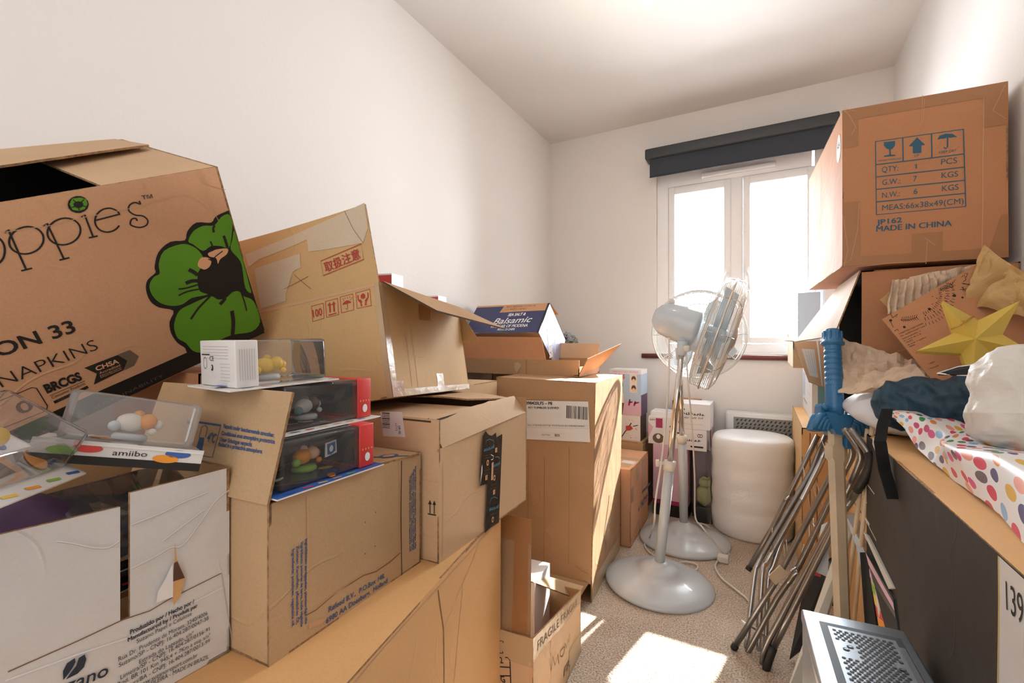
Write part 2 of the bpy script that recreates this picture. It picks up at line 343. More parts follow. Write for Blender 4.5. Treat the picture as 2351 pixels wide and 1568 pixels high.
    def d_line(s, P, pts, w, m, off=0.0007, closed=False):
        pts = [Vector(p) for p in pts]; n = len(pts); out = []
        if not closed:
            q = []
            for a, b in zip(pts, pts[1:]):
                k = max(1, int((b - a).length / 0.03)); q += [a.lerp(b, i / k) for i in range(k)]
            pts = q + [pts[-1]]; n = len(pts)
        ws = w if isinstance(w, (list, tuple)) else None
        for i, p in enumerate(pts):
            a = pts[(i - 1) % n] if (i or closed) else p; b = pts[(i + 1) % n] if (i < n - 1 or closed) else p
            t = (b - a)
            t = t.normalized() if t.length > 1e-9 else Vector((1, 0))
            nn = Vector((-t.y, t.x)); ww = (ws[0] + (ws[1] - ws[0]) * i / max(1, n - 1)) if ws else w
            out += [tuple(p - nn * ww / 2), tuple(p + nn * ww / 2)]
        return s.d_faces(P, out, [(2 * i, 2 * ((i + 1) % n), 2 * ((i + 1) % n) + 1, 2 * i + 1) for i in range(n if closed else n - 1)], m, off)
    def d_text(s, P, txt, p0, p1, h, m, bold=0.0, slant=0.0, off=0.0009):
        """one line of lettering: baseline from p0 to p1 (metres on the sheet), capitals h tall"""
        fat = bold > 0.011 and ('M' in txt or 'W' in txt)   # wide letters fold over when fattened: print them thrice, a hair apart
        vs, fs = text_mesh(txt, 0.0 if fat else bold)
        if not vs: return s
        x0 = min(v[0] for v in vs); x1 = max(v[0] for v in vs); a, b = Vector(p0), Vector(p1); L = (b - a).length
        if L < 1e-6: return s
        u = (b - a) / L; n = Vector((-u.y, u.x)); k = L / max(1e-6, x1 - x0); g = h / 0.69
        for dx in ((-bold * 0.9, 0.0, bold * 0.9) if fat else (0.0,)):
            s.d_faces(P, [tuple(a + u * ((x - x0 + dx) * k + slant * y * g) + n * (y * g)) for x, y in vs], fs, m, off + dx * 0.003)
        return s
    def d_marks(s, P, p0, p1, h, m, seed=1, off=0.0011, dense=1.0):
        """a row of small print too blurred to read: short upright and slanted dabs"""
        a, b = Vector(p0), Vector(p1); L = (b - a).length; u = (b - a) / L; n = Vector((-u.y, u.x)); r = random.Random(seed); x = 0.0
        while x < L - h * 0.3:
            w = h * (0.35 + 0.4 * r.random()); t = h * (0.55 + 0.45 * r.random())
            if r.random() < 0.86 * dense:
                q = a + u * x; s.d_line(P, [tuple(q), tuple(q + u * w * 0.3 + n * t)], h * 0.2, m, off); s.d_line(P, [tuple(q + n * t * 0.5), tuple(q + u * w + n * t * (r.random()))], h * 0.18, m, off)
            x += w + h * 0.2
        return s
    def build(s, name, parent=None, world=False, base=None):
        """link as ONE mesh object; world=True: vertices are world coordinates and the parent's frame is taken out of them"""
        T = None; o_loc = None
        if world and parent is not None:
            W = parent.matrix_basis.copy(); q = parent.parent
            while q is not None: W = q.matrix_basis @ W; q = q.parent
            T = W.inverted()
        if parent is None and base is not None: T = Matrix.Translation(-Vector(base)); o_loc = base
        me = bpy.data.meshes.new(name)
        me.from_pydata([tuple(T @ Vector(v)) for v in s.v] if T is not None else s.v, [], s.f)
        for m in s.mats: me.materials.append(M[m] if isinstance(m, str) else m)
        me.polygons.foreach_set('material_index', s.m); me.polygons.foreach_set('use_smooth', s.sm)
        if s.uv:
            l = me.uv_layers.new(name='uv')
            for lp in me.loops: l.data[lp.index].uv = s.uv[lp.vertex_index]
        me.update()
        o = bpy.data.objects.new(name, me); COL.objects.link(o)
        if o_loc is not None: o.location = o_loc
        if parent is not None: o.parent = parent
        return o

def tag(o, label, cat, group=None):
    o['label'] = label; o['category'] = cat
    if group: o['group'] = group
    return o
def thing(name, label, cat, T, group=None):
    o = bpy.data.objects.new(name, None); COL.objects.link(o); o.empty_display_size = 0.1
    o.matrix_basis = T if isinstance(T, Matrix) else Matrix.Translation(Vector(T))
    return tag(o, label, cat, group)
def struct(name, mb, parent=None):
    o = mb.build(name, parent)
    if parent is None: o['kind'] = 'structure'
    return o
def pose(x, y, z, yaw=0, pitch=0, roll=0, *_):
    return Matrix.Translation((x, y, z)) @ Matrix.Rotation(math.radians(yaw), 4, 'Z') @ Matrix.Rotation(math.radians(pitch), 4, 'X') @ Matrix.Rotation(math.radians(roll), 4, 'Y')
def aim(p, q):
    """frame at p whose z axis points to q"""
    z = (Vector(q) - Vector(p)).normalized()
    return Matrix.Translation(Vector(p)) @ z.to_track_quat('Z', 'Y').to_matrix().to_4x4()

def walls(w, d, h, amp=0.0, seed=0.0):
    X, Y = w / 2, d / 2
    c = {'+x': ((X, -Y, 0), (X, Y, 0), (X, Y, h), (X, -Y, h)), '-x': ((-X, Y, 0), (-X, -Y, 0), (-X, -Y, h), (-X, Y, h)),
         '-y': ((-X, -Y, 0), (X, -Y, 0), (X, -Y, h), (-X, -Y, h)), '+y': ((X, Y, 0), (-X, Y, 0), (-X, Y, h), (X, Y, h)),
         '+z': ((-X, -Y, h), (X, -Y, h), (X, Y, h), (-X, Y, h)), '-z': ((-X, Y, 0), (X, Y, 0), (X, -Y, 0), (-X, -Y, 0))}
    return {k: Patch(*v, amp=amp, seed=seed + i * 7.3) for i, (k, v) in enumerate(c.items())}

def carton(label, b, m, name='cardboard_box', cat='cardboard box', skip=(), prints=None, amp=0.004, seed=1.0, t=0.004, inner='kraft_in', group=None, alter=None):
    """a corrugated box with its own base frame; skip = sides left open; prints(mb, sides) adds what is printed or stuck on"""
    T = pose(*b); w, d, h = b[6:9]
    root = thing(name, label, cat, T, group); S = walls(w, d, h, amp, seed); mb = MB()
    if alter: alter(S)
    for k, P in S.items():
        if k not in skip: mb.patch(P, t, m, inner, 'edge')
    if prints: prints(mb, S)
    mb.build('box_body', root)
    return root, S
def flap(root, corners, m, back=None, t=0.004, amp=0.002, seed=2.0, bow=0.0, prints=None, name='flap', ragged=0.0, world=True, edge='edge'):
    """board flap p00 p10 p11 p01 (hinge first); world coordinates unless told otherwise"""
    P = Patch(*corners, amp=amp, seed=seed, bow=bow); mb = MB(); mb.patch(P, t, m, back or m, edge, ragged=ragged)
    if prints: prints(mb, P)
    return mb.build(name, root, world=world)
# ------------------------------------------------------------------ the room
XL, XR, YF, YB, ZC = -1.43, 0.62, 3.2, -0.8, 2.555
WX0, WX1, WZ0, WZ1 = -0.645, 0.305, 0.965, 2.23
struct('floor', MB().box(((XL + XR) / 2, (YF + YB) / 2, -0.05), (XR - XL + 0.4, YF - YB + 0.6, 0.1), 'carpet'))
struct('ceiling', MB().box(((XL + XR) / 2, (YF + YB) / 2, ZC + 0.05), (XR - XL + 0.4, YF - YB + 0.6, 0.1), 'ceil'))
struct('wall_left', MB().box((XL - 0.1, (YF + YB) / 2, ZC / 2), (0.2, YF - YB + 0.2, ZC), 'wall'))
struct('wall_right', MB().box((XR + 0.1, (YF + YB) / 2, ZC / 2), (0.2, YF - YB + 0.2, ZC), 'wall'))
struct('wall_near', MB().box(((XL + XR) / 2, YB - 0.1, ZC / 2), (XR - XL + 0.4, 0.2, ZC), 'wall'))
mb = MB(); yc, th = YF + 0.13, 0.26
mb.box(((XL - 0.2 + WX0) / 2, yc, ZC / 2), (WX0 - XL + 0.2, th, ZC), 'wall'); mb.box(((WX1 + XR + 0.2) / 2, yc, ZC / 2), (XR + 0.2 - WX1, th, ZC), 'wall')
mb.box(((WX0 + WX1) / 2, yc, WZ0 / 2), (WX1 - WX0, th, WZ0), 'wall'); mb.box(((WX0 + WX1) / 2, yc, (WZ1 + ZC) / 2), (WX1 - WX0, th, ZC - WZ1), 'wall')
struct('wall_far', mb)

def frame_bars(mb, x0, x1, z0, z1, l, r, b, t, y, dp, m):
    mb.box(((x0 + x0 + l) / 2, y, (z0 + z1) / 2), (l, dp, z1 - z0), m, bev=0.004); mb.box((x1 - r / 2, y, (z0 + z1) / 2), (r, dp, z1 - z0), m, bev=0.004)
    mb.box(((x0 + x1) / 2, y, z0 + b / 2), (x1 - x0 - l - r + 0.004, dp - 0.004, b), m, bev=0.004); mb.box(((x0 + x1) / 2, y, z1 - t / 2), (x1 - x0 - l - r + 0.004, dp - 0.004, t), m, bev=0.004)
mb = MB(); frame_bars(mb, WX0, WX1, WZ0, WZ1, 0.075, 0.045, 0.07, 0.14, 3.26, 0.07, 'upvc')
mb.box((-0.155, 3.262, 1.55), (0.07, 0.066, 1.1), 'upvc', bev=0.004)
win = struct('window_1', mb)
for i, (x0, x1) in enumerate(((-0.568, -0.188), (-0.118, 0.262))):
    mb = MB(); frame_bars(mb, x0, x1, 1.04, 2.088, 0.04, 0.04, 0.036, 0.05, 3.25, 0.062, 'upvc'); sh_ = struct('sash', mb, win)
    g = MB().box(((x0 + x1) / 2, 3.252, 1.56), (x1 - x0 - 0.07, 0.004, 1.0), 'glass'); struct('glass_pane', g, sh_)
    hx = x1 - 0.02 if i == 0 else x0 + 0.02
    mb = MB().box((hx, 3.213, 1.48), (0.022, 0.014, 0.075), 'upvc', bev=0.004); mb.tube([(hx, 3.21, 1.485), (hx, 3.185, 1.485), (hx + (-0.012 if i == 0 else 0.012), 3.18, 1.45), (hx + (-0.016 if i == 0 else 0.016), 3.18, 1.37)], 0.008, 'upvc'); struct('handle', mb, sh_)
struct('trickle_vent', MB().box((-0.15, 3.215, 2.132), (0.42, 0.02, 0.03), 'upvc', bev=0.006), win)
mb = MB(); mb.tube([(-0.735, 3.178, 0.952), (0.40, 3.178, 0.952)], 0.0165, 'sill', 12); mb.box((-0.167, 3.195, 0.952), (1.13, 0.04, 0.03), 'sill')
struct('trim_1', mb)
struct('trim_2', MB().box((-0.17, 3.2, 0.972), (0.94, 0.05, 0.012), 'upvc', bev=0.003))

bl = thing('roller_blind', 'charcoal roller blind pulled up to a short drop above the window', 'blind', (-0.16, 3.14, 2.14))
MB().box((-0.165, 3.135, 2.289), (1.06, 0.12, 0.068), 'blind_bar', bev=0.012).build('fascia', bl, True)
MB().patch(Patch((-0.667, 3.1, 2.138), (0.335, 3.1, 2.138), (0.335, 3.1, 2.26), (-0.667, 3.1, 2.26), amp=0.001), 0.002, 'blind').build('fabric', bl, True)
MB().tube([(-0.667, 3.101, 2.14), (0.335, 3.101, 2.14)], 0.005, 'blind').build('bottom_bar', bl, True)
for x in (-0.698, 0.368): MB().box((x, 3.16, 2.29), (0.008, 0.085, 0.06), 'cream').build('bracket', bl, True)

lt = thing('ceiling_light', 'lit bare bulb hanging in its holder from the ceiling', 'light', (-0.39, 1.77, ZC))
MB().lathe([(0.05, -0.0), (0.05, -0.02), (0.03, -0.035), (0.008, -0.04)], 'cream').build('ceiling_rose', lt)
MB().tube([(0, 0, -0.04), (0, 0, -0.09)], 0.004, 'cord').build('flex', lt)
MB().lathe([(0.012, -0.085), (0.02, -0.09), (0.022, -0.135), (0.018, -0.14)], 'cream').build('holder', lt)
MB().lathe([(0.014, -0.13), (0.018, -0.15), (0.029, -0.175), (0.032, -0.195), (0.028, -0.212), (0.016, -0.223), (0.002, -0.226)], 'bulb').build('bulb', lt)
lamp('bulb_light', 'POINT', (-0.39, 1.77, 2.29), 2.5, (1.0, 0.86, 0.70), shadow_soft_size=0.05)

ht = thing('wall_heater', 'white wall heater with a grey slotted grille behind the bubble wrap roll', 'heater', (0.05, 3.15, 0.1))
MB().box((0.05, 3.145, 0.37), (0.52, 0.10, 0.5), 'heater', bev=0.012).build('casing', ht, True)
mb = MB(); P = Patch((-0.165, 3.0935, 0.42), (0.15, 3.0935, 0.42), (0.15, 3.0935, 0.592), (-0.165, 3.0935, 0.592)); mb.patch(P, 0.004, 'grille')
for j in range(7):
    for i in range(13):
        x = 0.012 + i * 0.0225 + (0.006 if j % 2 else 0); y = 0.155 - j * 0.0215
        mb.d_quad(P, [(x, y - 0.006), (x + 0.008, y - 0.006), (x + 0.016, y + 0.007), (x + 0.008, y + 0.007)], 'groove')
mb.build('grille', ht, True)
mb = MB().box((0.19, 3.092, 0.5), (0.07, 0.006, 0.18), 'grille'); mb.lathe([(0.022, 0), (0.022, 0.006), (0.016, 0.008)], 'heater', 20, aim((0.19, 3.089, 0.55), (0.19, 0, 0.55))); mb.build('control_panel', ht, True)

# ------------------------------------------------------------------ left pile of boxes
def pr(mb, S):
    P = S['+x']
    mb.d_line(P, [(0.02, 0.575), (0.4, 0.59), (0.93, 0.583)], 0.003, 'crease'); mb.d_line(P, [(0.60, 0.0), (0.60, 0.5), (0.58, 0.585)], 0.003, 'crease_dark')
    mb.d_line(P, [(0.60, 0.5), (0.75, 0.56), (0.80, 0.59)], 0.002, 'crease'); mb.d_line(P, [(0.4, 0.05), (0.65, 0.35), (0.70, 0.55)], 0.002, 'crease')
    T = S['+z']; mb.d_line(T, [(0.34, 0.0), (0.34, 0.95)], 0.003, 'crease_dark')
carton('large plain orange-brown cardboard box on the floor under the left pile', (-0.8475,0.5113,0,11.6,0,0,0.68,0.95,0.6), 'kraft_orange', prints=pr, amp=0.006, seed=3)
carton('plain brown box wedged behind the open grocery box, propping up the tilted napkin box', (-1.19, 0.572, 0.6, 0, 0, 0, 0.38, 0.14, 0.385), 'kraft_red', seed=5)

# the tilted box with the green flower
def pr(mb, S):
    P = S['+x']; k = 'ink'
    mb.d_rect(P, 0.0, 0.001, P.W - 0.001, 0.036, 'black', 0.0005)
    mb.d_poly(P, crv(((0.5472,0.288),(0.5205,0.2826),(0.5082,0.273),(0.483,0.2796),(0.4631,0.2678),(0.4541,0.2532),(0.43,0.2572),(0.4054,0.2447),(0.3908,0.2216),(0.3887,0.2113),(0.3725,0.2029),(0.3643,0.1868),(0.3632,0.1643),(0.3722,0.1468),(0.3924,0.1308),(0.379,0.112),(0.3742,0.0889),(0.378,0.0643),(0.3865,0.0482),(0.3872,0.0359),(0.3975,0.0181),(0.425,0.0106)), 3, False) + [*((0.5506,0.008),(0.5495,0.064),(0.5476,0.1921))], 'black', 0.0007)
    for q in (((0.4439,0.2483),(0.4593,0.2421),(0.471,0.227),(0.4742,0.2026),(0.4572,0.1881),(0.4491,0.1669),(0.4483,0.1495),(0.459,0.1379),(0.4306,0.1426),(0.4106,0.1369),(0.3917,0.1416),(0.3764,0.1552),(0.3695,0.1749),(0.3719,0.1935),(0.3839,0.205),(0.3942,0.2077),(0.3988,0.2251),(0.4149,0.2448)),
              ((0.5444,0.2809),(0.529,0.2789),(0.5127,0.267),(0.4922,0.2709),(0.4725,0.2652),(0.4589,0.2501),(0.4651,0.2419),(0.478,0.2248),(0.495,0.2295),(0.5126,0.2241),(0.5269,0.2163),(0.5392,0.24),(0.5476,0.2644)),
              ((0.4623,0.1329),(0.475,0.1201),(0.4911,0.1171),(0.507,0.1238),(0.5202,0.1204),(0.527,0.1059),(0.5417,0.0918),(0.5471,0.0692),(0.5457,0.032),(0.5215,0.0182),(0.4801,0.0308),(0.4447,0.0307),(0.4282,0.0212),(0.409,0.0237),(0.3969,0.0365),(0.391,0.0574),(0.3812,0.074),(0.3813,0.0926),(0.3865,0.1084),(0.4014,0.1267),(0.4239,0.1311)),
              ((0.5461,0.2475),(0.5469,0.224),(0.5466,0.1888),(0.5464,0.1558),(0.5454,0.1296),(0.5449,0.1064),(0.5352,0.1221),(0.541,0.1688),(0.5393,0.1876),(0.5291,0.2121),(0.5377,0.2302))):
        mb.d_poly(P, crv(q, 3), 'green', 0.0012)
    for q in (((0.4602,0.2023),(0.4695,0.2126),(0.4813,0.2104),(0.4866,0.2018),(0.4804,0.1919),(0.4699,0.1887),(0.4624,0.1947)), ((0.4851,0.2176),(0.4951,0.2194),(0.5034,0.2202),(0.5234,0.2156),(0.5186,0.205),(0.5037,0.1995),(0.4964,0.1915),(0.4967,0.2035),(0.486,0.2105))):
        mb.d_poly(P, crv(q, 3), 'peach', 0.0016)
    for q, w in ((((0.4136,0.1687),(0.4259,0.1656),(0.4513,0.1642)), 0.003), (((0.4096,0.1566),(0.4265,0.1583),(0.4484,0.1548)), 0.003), (((0.4145,0.1017),(0.4355,0.1187),(0.4623,0.1329)), 0.004), (((0.4939,0.0849),(0.49,0.0588),(0.4801,0.0308)), 0.008),
                 (((0.5237,0.0715),(0.5247,0.0911),(0.524,0.1149)), 0.003), (((0.5434,0.0951),(0.5355,0.1102),(0.5266,0.1177)), 0.002), (((0.5072,0.2539),(0.5086,0.2617),(0.5127,0.267)), 0.004), (((0.5231,0.2428),(0.5239,0.2342),(0.5238,0.2172)), 0.005),
                 (((0.4963,0.239),(0.4969,0.2306),(0.496,0.2225)), 0.003), (((0.4424,0.1985),(0.449,0.191),(0.4539,0.1824)), 0.007), (((0.4288,0.1747),(0.441,0.1752),(0.4519,0.171)), 0.007), (((0.475,0.1088),(0.483,0.1129),(0.4896,0.1178)), 0.007), (((0.4945,0.1852),(0.4866,0.2018),(0.4818,0.2068)), 0.002), (((0.5129,0.2138),(0.4943,0.2061),(0.4885,0.1977)), 0.002)):
        mb.d_line(P, crv(q, 3, False), w, k, 0.0018)
    mb.d_poly(P, ((0.3384,0.3464),(0.3392,0.3522),(0.3373,0.3573),(0.3331,0.3608),(0.3275,0.3619),(0.3217,0.3606),(0.3166,0.3571),(0.3134,0.3521),(0.3125,0.3465),(0.3143,0.3414),(0.3183,0.3378),(0.3238,0.3364),(0.3298,0.3377),(0.3351,0.3412),(0.3384,0.3464)), 'black', 0.0007); mb.d_poly(P, ((0.3156,0.3521),(0.3214,0.3594),(0.3284,0.3591),(0.3324,0.3588),(0.3381,0.3546),(0.3368,0.3473),(0.3309,0.341),(0.3231,0.3398),(0.3162,0.3432)), 'green', 0.0012)
    mb.d_ell(P, *(0.3257,0.3493), 0.006, 0.005, 'black', 0.0017)
    for q in (((0.3257,0.3493),(0.3219,0.358)),((0.3257,0.3493),(0.3352,0.3552)),((0.3257,0.3493),(0.3341,0.3441)),((0.3257,0.3493),(0.3235,0.3407)),((0.3257,0.3493),(0.3166,0.3469))): mb.d_line(P, q, 0.0012, 'black', 0.0016)
    # the light serif lettering, drawn as strokes
    w = 0.0024
    for q, c in ((((0.2053,0.2896),(0.2082,0.29),(0.2112,0.2914),(0.2143,0.2937),(0.2173,0.2968),(0.2199,0.3006),(0.2221,0.3048),(0.2238,0.3092),(0.2248,0.3136),(0.2251,0.3177),(0.2247,0.3214),(0.2237,0.3245),(0.2221,0.3268),(0.2199,0.3282),(0.2173,0.3286)), 0), (((0.2321,0.3295),(0.2374,0.3332),(0.2326,0.2719)), 0), (((0.2268,0.2727),(0.2395,0.2726)), 0), (((0.2692,0.3134),(0.2697,0.3177),(0.2691,0.3218),(0.2676,0.3254),(0.2651,0.3284),(0.2619,0.3306),(0.2582,0.332),(0.254,0.3324),(0.2496,0.3318),(0.2453,0.3304),(0.2412,0.3282),(0.2375,0.3252),(0.2344,0.3217),(0.2321,0.3178),(0.2306,0.3136),(0.23,0.3095),(0.2304,0.3055),(0.2318,0.3019),(0.234,0.2988),(0.2371,0.2964),(0.2407,0.2949),(0.2449,0.2943),(0.2494,0.2947),(0.2539,0.296),(0.2582,0.2982),(0.262,0.3013),(0.2653,0.305),(0.2677,0.3091),(0.2692,0.3134)), 0),
                 (((0.2747,0.3275),(0.2804,0.3314),(0.2788,0.274)), 0), (((0.2732,0.2743),(0.286,0.2744)), 0), (((0.3154,0.3144),(0.3158,0.3188),(0.3151,0.323),(0.3133,0.3267),(0.3106,0.3297),(0.3072,0.332),(0.3031,0.3334),(0.2987,0.3338),(0.2941,0.3332),(0.2896,0.3318),(0.2853,0.3295),(0.2815,0.3265),(0.2784,0.3229),(0.276,0.3188),(0.2746,0.3146),(0.2741,0.3104),(0.2747,0.3063),(0.2762,0.3026),(0.2787,0.2994),(0.282,0.297),(0.286,0.2954),(0.2904,0.2948),(0.2951,0.2952),(0.2998,0.2966),(0.3043,0.2989),(0.3083,0.302),(0.3116,0.3058),(0.314,0.31),(0.3154,0.3144)), 0),
                 (((0.3224,0.3298),(0.3278,0.3328),(0.3258,0.2964)), 0), (((0.3199,0.2968),(0.3321,0.2966)), 0), (((0.3376,0.3208),(0.3734,0.3225)), 0), (((0.3724,0.3236),(0.3714,0.3269),(0.3696,0.3299),(0.3673,0.3323),(0.3644,0.3341),(0.3611,0.3352),(0.3576,0.3355),(0.3539,0.3351),(0.3503,0.334),(0.3468,0.3322),(0.3437,0.3299),(0.3409,0.327),(0.3387,0.3238),(0.337,0.3202),(0.3361,0.3166),(0.3358,0.3129),(0.3363,0.3094),(0.3375,0.3062),(0.3393,0.3034),(0.3418,0.3011),(0.3447,0.2995),(0.3481,0.2985),(0.3518,0.2984),(0.3555,0.2989),(0.3592,0.3003),(0.3627,0.3023),(0.3659,0.3049)), 0),
                 (((0.4065,0.3371),(0.4063,0.3317),(0.3995,0.3359),(0.3906,0.3331),(0.3869,0.3247),(0.393,0.3161),(0.4037,0.3115),(0.4083,0.3027),(0.4037,0.2953),(0.3939,0.2939),(0.3854,0.2979),(0.3816,0.3031),(0.3861,0.3103),(0.3922,0.3102),(0.393,0.3057)), 0)):
        mb.d_line(P, crv(q, 4, False) if len(q) == 15 else q, w, k)
    mb.d_text(P, '\u2122', *((0.4113,0.3333),(0.4274,0.3325)), 0.011, k)
    mb.d_text(P, 'ON 33', *((0.1529,0.1582),(0.2495,0.1562)), 0.022, k, bold=0.02)
    mb.d_text(P, 'NAPKINS', *((0.1379,0.1109),(0.2642,0.1122)), 0.021, k, bold=-0.012)
    mb.d_text(P, 'BRCGS', *((0.1772,0.0726),(0.2253,0.0704)), 0.0155, k, bold=0.05)
    mb.d_line(P, ((0.1784,0.0661),(0.2269,0.0658)), 0.0009, k); mb.d_text(P, 'Consumer Products', *((0.1791,0.0588),(0.2253,0.0591)), 0.0052, k)
    mb.d_line(P, ((0.1784,0.0514),(0.2267,0.0527)), 0.0055, k); mb.d_text(P, 'CERTIFICATED', *((0.1839,0.0511),(0.2197,0.0503)), 0.0025, 'ink_grey', off=0.0014)
    mb.d_poly(P, ((0.2348,0.0892),(0.2846,0.0883),(0.2929,0.0701),(0.282,0.0554),(0.2349,0.0521),(0.2458,0.0698)), k); mb.d_poly(P, ((0.2852,0.0888),(0.3034,0.0889),(0.3114,0.0699),(0.2992,0.0557),(0.2826,0.0545),(0.2932,0.0699)), 'ink_grey')
    mb.d_text(P, 'CHSA', *((0.247,0.0752),(0.281,0.0731)), 0.0085, 'peach', bold=0.03, off=0.0014); mb.d_text(P, 'Accredited', *((0.2489,0.0663),(0.2805,0.0658)), 0.0052, 'peach', off=0.0014)
    mb.d_text(P, 'Manufacturer', *((0.2482,0.0621),(0.281,0.0618)), 0.0026, 'peach', off=0.0014); mb.d_text(P, 'Distribution', *((0.2479,0.0589),(0.2803,0.0585)), 0.0026, 'peach', off=0.0014)
    mb.d_line(P, ((0.1199,0.0919),(0.1657,0.0921),(0.1699,0.0881),(0.1692,0.0506),(0.1667,0.046),(0.1626,0.0434),(0.1011,0.047)), 0.0014, k)
    mb.d_text(P, '0', *((0.136,0.0561),(0.1554,0.0555)), 0.021, k, bold=0.02); mb.d_text(P, 'CONSISTENT  SUSTAINABILITY', *((0.114,0.0041),(0.3338,0.0088)), 0.0062, 'ink_grey', bold=-0.01, off=0.0014)
    for q in (((0.2274,0.3308),(0.2587,0.3294),(0.286,0.327),(0.317,0.3291),(0.3643,0.3279),(0.4073,0.3287),(0.4391,0.3328),(0.4797,0.3328)), ((0.4797,0.3328),(0.5024,0.3131),(0.5112,0.2927)), ((0.516,0.3662),(0.5184,0.3455),(0.5528,0.3269)), ((0.5226,0.3593),(0.5154,0.3164),(0.5233,0.2707)), ((0.2623,0.0887),(0.3051,0.0963),(0.3332,0.0773)), ((0.4033,0.0664),(0.4749,0.062),(0.5495,0.064)), ((0.4213,0.3689),(0.4209,0.3395)), ((0.2879,0.3654),(0.2896,0.3458))):
        mb.d_line(P, crv(q, 3, False), 0.001, 'crease', 0.0009)
pop, S = carton('tilted open carton printed with a big green flower, at the top of the left pile', (-1.2156,0.3991,1.0068,-6.6711,26.3153,21.3083,0.36,0.55,0.37), 'kraft_pink', name='napkin_box', skip=('+z',), prints=pr, amp=0.004, seed=4, inner='black')  # inside walls painted black for the shade within the open box
flap(pop, ((0.18, 0.275, 0.37), (-0.18, 0.275, 0.37), (-0.175, 0.10, 0.366), (0.172, 0.10, 0.362)), 'kraft_pale', world=False, seed=5)
flap(pop, ((-0.18, 0.262, 0.372), (-0.18, -0.275, 0.37), (0.05, -0.26, 0.376), (-0.032, 0.262, 0.381)), 'kraft_pale', world=False, seed=6, bow=0.004, ragged=0.03, amp=0.006)
flap(pop, ((-0.175, -0.275, 0.369), (0.175, -0.275, 0.369), (0.17, -0.16, 0.33), (-0.17, -0.16, 0.33)), 'kraft_pale', world=False, seed=7)

